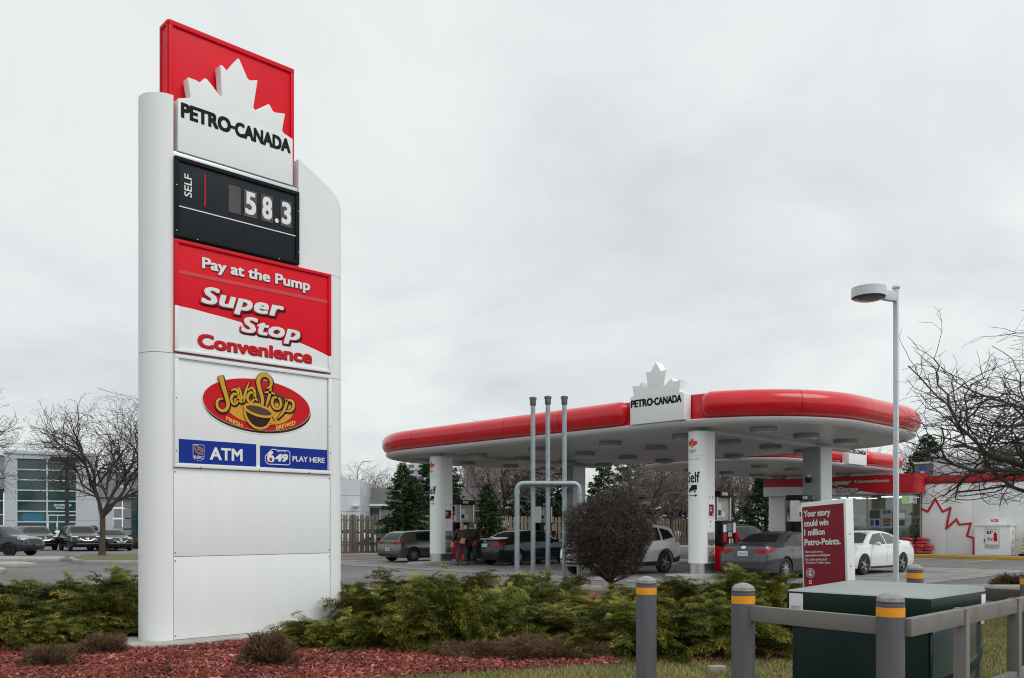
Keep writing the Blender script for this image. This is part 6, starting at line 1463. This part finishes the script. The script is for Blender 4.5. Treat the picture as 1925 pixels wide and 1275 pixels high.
# clipped round bush
BUSH = mat('bush_twigs', (0, 0, 0), .9, 0, .2, 9, vcol=True)
def ball_mesh(seed, R0, zc, n):
    rg = np.random.default_rng(seed); V = []; Cc = []
    for k in range(n):
        u = rg.normal(0, 1, 3); u /= np.linalg.norm(u)
        if u[2] < -.85 and rg.random() < .3: continue
        q = rg.random() ** .35; lump = 1 + .06 * np.sin(5 * u[0] + 3 * u[1]) + .06 * np.sin(7 * u[2] + 2 * u[0]) + .05 * np.sin(11 * u[1] + 6 * u[0])
        p = u * R0 * q * lump * np.array([1, 1, .97]); d = u * .7 + rg.normal(0, .55, 3) + np.array([0, 0, .25]); d /= np.linalg.norm(d)
        s = np.cross(d, rg.normal(0, 1, 3)); s /= np.linalg.norm(s); L = rg.uniform(.04, .10); w = rg.uniform(.004, .008); p = p + np.array([0, 0, zc])
        k1 = p + d * L * .55 + rg.normal(0, .015, 3); c = np.array([.062, .046, .038]) * rg.uniform(.4, 1.6) + (np.array([.050, .040, .036]) * max(0, q - .8) * 3 * rg.random())
        V += [p - s * w, p + s * w, k1 + s * w * .8, k1 - s * w * .8, k1 - s * w * .8, k1 + s * w * .8, p + d * L + s * w * .3, p + d * L - s * w * .3]; Cc += [c] * 8
    V = np.array(V); return fastmesh('crown', V, np.arange(len(V)).reshape(-1, 4), BUSH, np.array(Cc))
bx, by = D(1148, 17.2); rb = thing('round_bush', 'clipped round leafless brown bush on a short trunk', 'bush', (bx, by, .04))
link('crown', ball_mesh(6, .87, 1.42, 32000), rb)
mb = MB(); rg = random.Random(2)
mb.tube([(0, 0, 0), (.02, 0, .35), (0, .01, .75)], [.07, .055, .05], 8); link('trunk', mb.mesh('trunk', TWIG), rb)
mb = MB()
for i in range(60):
    a = rg.uniform(0, 6.28); e_ = rg.uniform(-.25, 1.4); v = Vector((math.cos(a) * math.cos(e_), math.sin(a) * math.cos(e_), math.sin(e_))) * .85; o = Vector((0, 0, rg.uniform(.42, .85)))
    mb.tube([o, o * .4 + (Vector((0, 0, 1.3)) + v) * .55 + Vector((0, 0, -.2)), Vector((0, 0, 1.42)) + v], [.022, .014, .006], 4, cap=False)
link('branches', mb.mesh('branches', TWIG), rb)

# ================================================================== MULCH CHIPS AND GRASS
def inside(poly, X, Y):
    r = np.zeros(len(X), bool)
    for (a, b), (c, d) in zip(poly, poly[1:] + poly[:1]):
        r ^= ((b > Y) != (d > Y)) & (X < (c - a) * (Y - b) / (d - b + 1e-12) + a)
    return r
def scatter(poly, n, rg, d0, d1, p0, p1):
    d = np.sqrt(rg.uniform(d0 ** 2, d1 ** 2, n)); px = rg.uniform(p0, p1, n); lat = (px - CPX) / FPX * d
    X = FW.x * d + RT.x * lat; Y = FW.y * d + RT.y * lat; k = inside(poly, X, Y) & ~inside(slab, X, Y); return X[k], Y[k]
rg = np.random.default_rng(3)
X, Y = scatter(bed_front + bed_back, 46000, rg, 7.9, 13.0, -100, 1500); n = len(X)
a = rg.uniform(0, 2 * np.pi, n); L = rg.uniform(.012, .045, n); w = rg.uniform(.004, .012, n); tl = rg.normal(0, .35, n); z = .05 + rg.random(n) * .03
fd = np.stack([np.cos(a) * np.cos(tl), np.sin(a) * np.cos(tl), np.sin(tl)], 1); sd = np.stack([-np.sin(a), np.cos(a), rg.normal(0, .35, n)], 1); X = X + rg.normal(0, .05, n); Y = Y + rg.normal(0, .05, n); P = np.stack([X, Y, z], 1); upv = np.array([0, 0, 1.0]) * .010
Vc = np.stack([P - fd * L[:, None] - sd * w[:, None], P - fd * L[:, None] + sd * w[:, None], P + fd * L[:, None] + sd * w[:, None] * .7, P + fd * L[:, None] - sd * w[:, None] * .7], 1)
Vt = Vc + upv; V = np.concatenate([Vc, Vt], 1).reshape(-1, 3)
F = (np.arange(n)[:, None, None] * 8 + np.array([(4, 5, 6, 7), (0, 1, 5, 4), (1, 2, 6, 5), (2, 3, 7, 6), (3, 0, 4, 7)])[None]).reshape(-1, 4)
pal = np.array([(.20, .042, .030), (.13, .026, .020), (.26, .075, .055), (.34, .15, .12), (.085, .022, .018)]); cc = pal[rg.choice(5, n, p=[.36, .27, .2, .07, .10])] * rg.uniform(.8, 1.7, n)[:, None] * (1 + .28 * np.sin(X * 2.3 + 1.7 * np.sin(Y * 1.9)) * np.sin(Y * 3.1 + X))[:, None]
CHIP = mat('mulch_chips', (0, 0, 0), .9, 0, .2, 20, vcol=True)
tag(link('mulch_chips', fastmesh('mulch_chips', V, F, CHIP, np.repeat(cc, 8, 0))), 'red wood chip mulch covering the planting bed', 'mulch', kind='stuff')
X, Y = scatter([(-45.5, 20), (-39.6, 20), (-39.6, 66), (-45.5, 66)], 6000, rg, 40, 75, 600, 1340)
GRS = mat('grass_blades', (0, 0, 0), .8, 0, .15, 3, vcol=True)
def grass(px0, px1, d0, d1, n, rg):
    X, Y = scatter(lawn_poly, n, rg, d0, d1, px0, px1); n = len(X); a = rg.uniform(0, 2 * np.pi, n); h = rg.uniform(.02, .065, n); ln = rg.normal(0, .6, n) * h; w = rg.uniform(.0018, .004, n)
    P = np.stack([X, Y, np.full(n, .033)], 1); s = np.stack([-np.sin(a), np.cos(a), np.zeros(n)], 1) * w[:, None]; l = np.stack([np.cos(a) * ln, np.sin(a) * ln, h], 1)
    V = np.stack([P - s, P + s, P + l * .6 + s * .7, P + l * .6 - s * .7, P + l * .6 - s * .7, P + l * .6 + s * .7, P + l * np.array([1.15, 1.15, 1]) + s * .1, P + l * np.array([1.15, 1.15, 1]) - s * .1], 1).reshape(-1, 3)
    pn = .5 + .5 * np.sin(X * 2.1 + np.sin(Y * 1.7) * 1.3) * np.sin(Y * 2.6 + X); g = np.clip(rg.random(n) * .62 + pn * .33, 0, 1)[:, None]
    c = np.array([.085, .130, .022]) * (1 - g) + np.array([.38, .31, .13]) * g; c = c * rg.uniform(.7, 1.25, n)[:, None]
    return V, np.repeat(c, 8, 0)
VV = [grass(560, 1640, 7.8, 10.9, 70000, rg), grass(1450, 1990, 5.6, 12.5, 90000, rg), grass(1640, 1990, 12.0, 21.5, 60000, rg)]
V = np.concatenate([q[0] for q in VV]); cc = np.concatenate([q[1] for q in VV])
tag(link('grass', fastmesh('grass', V, np.arange(len(V)).reshape(-1, 4), GRS, cc)), 'short yellowing spring grass beside the bollards', 'grass', kind='stuff')

# ================================================================== FAR BUILDINGS
CLAD = mat('light_grey_cladding', (.46, .485, .52), .5, .1, .04, .5, dirt=(.40, .42, .44), dscale=.3, damt=.4); CLADD = mat('mid_grey_cladding', (.20, .21, .235), .5, .1, .05, .5)
FGL = mat('dark_green_showroom_glass', (.012, .055, .052), .06, 0, .3, .4, spec=.7); MULL = mat('pale_mullion', (.50, .53, .55), .5)
wd = Vector((math.sin(R_(15.5)), math.cos(R_(15.5)))); wnrm = Vector((wd.y, -wd.x)); o0 = Vector(D(30, 84))
def wall_t(px):          # distance along the showroom wall seen at column px
    r = FW + RT * ((px - CPX) / FPX); det = wd.x * -r.y + r.x * wd.y
    return (-o0.x * -r.y + r.x * -o0.y) / det
DF = frame((o0.x, o0.y, 0), (wd.x, wd.y, 0), (0, 0, 1), (wnrm.x, wnrm.y, 0))
def dZ(px, py): t_ = wall_t(px); p = o0 + wd * t_; return Zat(py, p.dot(FW))
dl = thing('car_dealership', 'light grey car dealership with tall green showroom windows', 'building', (o0.x, o0.y, 0))
tL, tR, tE = 0.0, wall_t(145), wall_t(184); top = dZ(30, 853); zr = [0.05] + [dZ(30, 820 + q / 4.904) for q in (790, 692, 595, 497, 400, 305, 210)]; tm_ = wall_t(88.5)
MB().obox(DF, tR, tE, 0, top, -12, 0).build('wall', CLAD, dl); MB().obox(DF, wall_t(8), tL, 0, top, -12, 0).build('wall', CLAD, dl); MB().obox(DF, tL + .01, tR - .01, zr[-1] + .06, top - .01, -12, -.02).build('wall', CLAD, dl)
MB().obox(DF, wall_t(6), tE + .15, top, top + .25, -12, .12).build('parapet', CLAD, dl)
for i in range(7):
    for a, b in ((tL, tm_), (tm_, tR)):
        if i == 0 and a == tm_: continue
        MB().obox(DF, a + .06, b - .06, zr[i] + .06, zr[i + 1] - .06, -.30, -.18).build('window_pane', FGL, dl)
    MB().obox(DF, tL, tR, zr[i] - .06, zr[i] + .055, -.32, -.05).build('transom', MULL, dl)
for t_ in (tL + .06, tm_, tR - .06): MB().obox(DF, t_ - .055, t_ + .055, .0, zr[-1] + .05, -.31, -.045).build('mullion', MULL, dl)
for i in range(3):
    a = tm_ + .15 + i * (tR - tm_ - .25) / 3; b = a + (tR - tm_ - .25) / 3 - .12
    dr = MB().obox(DF, a, b, .08, zr[1] + .55, -.28, -.14).build('door', FGL, dl)
    MB().obox(DF, a - .06, a - .005, .08, zr[1] + .6, -.30, -.10).build('door_frame', MULL, dl)
MB().obox(DF, tm_, tR, zr[1] + .60, zr[1] + .72, -.30, -.09).build('transom', MULL, dl)
mb = MB(); put_text(mb, DF, 'SHOWROOM', wall_t(101), wall_t(134), dZ(118, 952.5), dZ(118, 947.5), -.15, bold=.012); put_text(mb, DF, 'ENTRANCE', wall_t(105), wall_t(129), dZ(118, 957), dZ(118, 953.5), -.15, bold=.012); mb.build('lettering', WTEXT, dl)
mb = MB(); mb.flat(ellipse(wall_t(62), dZ(62, 973), 1.0, .55, 24), DF, -.16); mb.build('blue_oval_sticker', mat('teal_sticker', (.02, .14, .22), .4), dl)
for a, b in ((50, 55), (68, 80)): MB().flat([(wall_t(a), dZ(60, 978)), (wall_t(b), dZ(60, 978)), (wall_t(b), dZ(60, 967)), (wall_t(a), dZ(60, 967))], DF, -.17).build('lit_poster', mat('yellow_lit_poster', (.55, .38, .06), .5), dl)
for i in range(1, 4): MB().obox(DF, tR + .02, tE, top * i / 4, top * i / 4 + .03, .002, .012).build('panel_joint', CLADD, dl)
for i in range(1, 4): MB().obox(DF, wall_t(8), tL - .02, top * i / 4, top * i / 4 + .03, .002, .012).build('panel_joint', CLADD, dl)
# name wall at the far left and lower glass
MB().obox(DF, wall_t(-160), wall_t(8) - .02, dZ(4, 920), dZ(4, 857), -10, .9).build('name_wall', CLADD, dl)
mb = MB(); put_text(mb, DF, 'ACURA', wall_t(-75), wall_t(4), dZ(0, 895), dZ(0, 882), .93, bold=.02); mb.build('lettering', WTEXT, dl)
for i in range(5): MB().obox(DF, wall_t(-160), wall_t(8) - .1, .1 + i * 1.35, 1.35 + i * 1.35, -.4, -.2).build('window_pane', FGL, dl); MB().obox(DF, wall_t(-160), wall_t(8) - .1, 1.36 + i * 1.35, 1.44 + i * 1.35, -.4, -.15).build('transom', MULL, dl)
# lower service wing to the right
MB().obox(DF, tE, wall_t(262), dZ(230, 935), dZ(230, 886), -14, -1.0).build('service_fascia', CLADD, dl); MB().obox(DF, tE + .02, wall_t(214), 0, dZ(230, 936), -14, -1.6).build('wall', CLAD, dl)
mb = MB(); put_text(mb, DF, 'SERVICE', wall_t(226), wall_t(256), dZ(240, 917), dZ(240, 911), -.97, bold=.03); mb.build('lettering', WTEXT, dl)
for i in range(6): MB().obox(DF, wall_t(234), wall_t(262), .1 + i * 1.15, 1.1 + i * 1.15, -1.9, -1.7).build('window_pane', FGL, dl)
for j in range(2):
    for i in range(4): MB().obox(DF, wall_t(215) + j * .9, wall_t(215) + j * .9 + .8, .3 + i * 1.1, 1.25 + i * 1.1, -1.6, -1.5).build('bay_door_pane', CLADD, dl)
MB().obox(DF, wall_t(262), wall_t(640), 0, dZ(600, 897), -20, -.8).build('long_wall', CLAD, dl)
rl = thing('roof_louvre', 'slatted metal sunscreen along the dealership roof', 'louvre', DF(0, top + .3, -2))
for i in range(3): MB().obox(DF, wall_t(-20), tR - 1.5, top + .45 + i * .33, top + .53 + i * .33, -2.1, -1.9).build('slat', PALEM, rl)
for t_ in np.arange(wall_t(-20), tR - 1.5, 3.0): MB().obox(DF, t_, t_ + .1, top + .26, top + 1.25, -2.25, -2.12).build('upright', PALEM, rl)
lx = Vector(D(126, 66)); lq = thing('dark_lamp_post', 'dark brown light pole before the showroom doors', 'lamp post', (lx.x, lx.y, 0))
MB().tube([(lx.x, lx.y, 0), (lx.x, lx.y, 6.6)], .14, 10).build('pole', mat('dark_brown_pole', (.03, .022, .018), .6), lq); MB().obox(frame((lx.x, lx.y, 0), (RT.x, RT.y, 0), (FW.x, FW.y, 0), (0, 0, 1)), -1.2, 1.2, -.25, .25, 6.61, 6.9).build('lamp_head', MATS['dark_brown_pole'], lq, bevel=.05)
bn = thing('litter_bin', 'dark blue litter bin beside the showroom wall', 'bin', (*D(173, 78), 0)); q = D(173, 78); MB().lathe([(.42, 0), (.48, 1.0), (.5, 1.05), (.5, 1.5), (.3, 1.7)], 14, (q[0], q[1], 0)).build('bin_body', mat('navy_bin', (.02, .03, .05), .5), bn)
for i, px in enumerate((106, 111, 148, 154)):
    q = D(px, 76); tag(MB().lathe([(.13, 0), (.13, 1.15), (.1, 1.22), (.01, 1.25)], 12, (q[0], q[1], 0)).build('white_bollard', WTEXT), 'short white bollard before the showroom doors', 'bollard', 'white bollards at the showroom')
# pale block and slate-roofed house behind the fence
CLADW = mat('pale_panel_cladding', (.62, .645, .67), .5, 0, .03, .5)
pb_ = thing('pale_block', 'plain pale panelled block behind the board fence', 'building', (*D(640, 78), 0)); o1 = Vector(D(600, 80)); PFm = frame((o1.x, o1.y, 0), (RT.x, RT.y, 0), (0, 0, 1), (-FW.x, -FW.y, 0))
for j in range(3):
    for i in range(4): MB().obox(PFm, j * 1.26 - .01, j * 1.26 + 1.24, i * 1.5, i * 1.5 + 1.47, -8, .0).build('wall_panel', CLADW, pb_)
MB().obox(PFm, -.02, 3.76, 0, 5.9, -8.1, -.03).build('core', CLADD, pb_)
MB().obox(PFm, 3.1, 3.7, 3.45, 3.6, .01, .5).build('floodlight', WTEXT, pb_)
SLATE = mat('slate_shingles', (.135, .135, .14), .85, 0, .3, 2.5, .3, 8, stretch=(1, 1, 5)); GBR = mat('grey_brick', (.26, .26, .265), .9, 0, .15, 5, .2, 20)
sh_ = thing('slate_house', 'grey brick house with steep slate roof behind the fence', 'building', (*D(700, 88), 0)); o1 = Vector(D(672, 86)); HF = frame((o1.x, o1.y, 0), (RT.x, RT.y, 0), (0, 0, 1), (-FW.x, -FW.y, 0))
MB().obox(HF, 0, 12, 0, 3.8, -10, 0).build('wall', GBR, sh_)
mb = MB(); mb.add([HF(-.3, 3.85, .35), HF(12.3, 3.85, .35), HF(12.3, 5.45, -.35), HF(-.3, 5.45, -.35), HF(-.3, 3.85, -10), HF(12.3, 3.85, -10), HF(12.3, 5.45, -9), HF(-.3, 5.45, -9)], [(0, 1, 2, 3), (3, 2, 6, 7), (4, 7, 6, 5), (0, 3, 7, 4), (1, 5, 6, 2), (0, 4, 5, 1)]); mb.build('roof', SLATE, sh_)
MB().obox(HF, -.32, 12.32, 3.62, 3.84, .36, .5).build('eaves', WTEXT, sh_); wq = MB().obox(HF, .3, 2.3, 2.2, 3.55, .002, .05).build('window', MULL, sh_); MB().obox(HF, .4, 2.2, 2.3, 3.45, .051, .07).build('pane', mat('far_window_glass', (.03, .05, .06), .1), wq)
# apartment towers
BRK = mat('pinkish_brick', (.22, .15, .135), .9, 0, .08, .2); BALC = mat('pale_balcony', (.50, .50, .51), .8, 0, .08, .3); TWN = mat('tower_glass', (.10, .115, .14), .2, 0, .3, .1)
def tower(px, d, w, floors, label, brick_cols):
    o = Vector(D(px, d)); fr = frame((o.x, o.y, 0), (RT.x, RT.y, 0), (0, 0, 1), (-FW.x, -FW.y, 0)); t_ = thing('apartment_tower', label, 'building', (o.x, o.y, 0)); h = floors * 2.9
    MB().obox(fr, -w / 2, w / 2, 0, h, -18, 0).build('wall', BALC, t_); MB().obox(fr, -w / 4, w / 6, h, h + 3.2, -12, -4).build('penthouse', BALC, t_)
    for c in brick_cols: MB().obox(fr, c - 1.6, c + 1.6, 0, h + .8, .05, .6).build('brick_strip', BRK, t_)
    nb = int(w / 4.2)
    for j in range(nb):
        xc = -w / 2 + (j + .5) * w / nb
        if any(abs(xc - c) < 2.0 for c in brick_cols): continue
        for i in range(1, floors):
            MB().obox(fr, xc - 1.3, xc + 1.3, i * 2.9 + 1.05, i * 2.9 + 2.5, .01, .06).build('window', TWN, t_)
            MB().obox(fr, xc - 1.9, xc + 1.9, i * 2.9, i * 2.9 + 1.0, .05, 1.3).build('balcony', BALC, t_)
tower(792, 420, 24, 11, 'pale apartment tower with roof masts behind the double spruce', (-9,))
tower(925, 330, 22, 12, 'apartment tower with two pink brick strips', (-8, 1)); tower(985, 350, 18, 13, 'apartment tower of pale balconies behind the vent pipes', (7,)); tower(1243, 360, 18, 15, 'apartment tower behind the bare trees right of the bush', (-6,))
lb = thing('low_brick_building', 'low red brick building with pale base beyond the fence', 'building', (*D(900, 150), 0)); o1 = Vector(D(770, 150)); LFm = frame((o1.x, o1.y, 0), (RT.x, RT.y, 0), (0, 0, 1), (-FW.x, -FW.y, 0))
MB().obox(LFm, 0, 34, 0, 3.4, -10, 0).build('wall', mat('pale_render', (.45, .43, .40), .9), lb); MB().obox(LFm, -.2, 34.2, 3.41, 4.6, -10.2, .3).build('brick_band', mat('red_brick', (.25, .10, .07), .9, 0, .2, 1), lb)
for i in range(8): MB().obox(LFm, 1 + i * 4.1, 3 + i * 4.1, 1.0, 2.6, .01, .05).build('window', TWN, lb)
for i, (px, d, cm) in enumerate(((660, 74, (.6, .6, .6)), (700, 76, (.08, .1, .2)), (905, 74, (.4, .05, .04)), (960, 78, (.6, .6, .62)), (1300, 90, (.5, .5, .52)), (1395, 100, (.1, .1, .12)))):
    make_car('parked_car', ('white car glimpsed through the gaps of the board fence', 'navy car glimpsed through the board fence by the hatchback', 'red car glimpsed through the board fence behind the pump', 'pale car glimpsed through the fence behind the vent pipes', 'grey car standing far behind the right white column', 'dark car standing far behind the grey sedan')[i], 'sedan', paint('far_paint_%d' % i, cm, .2), D(px, d), heading(1, .2))
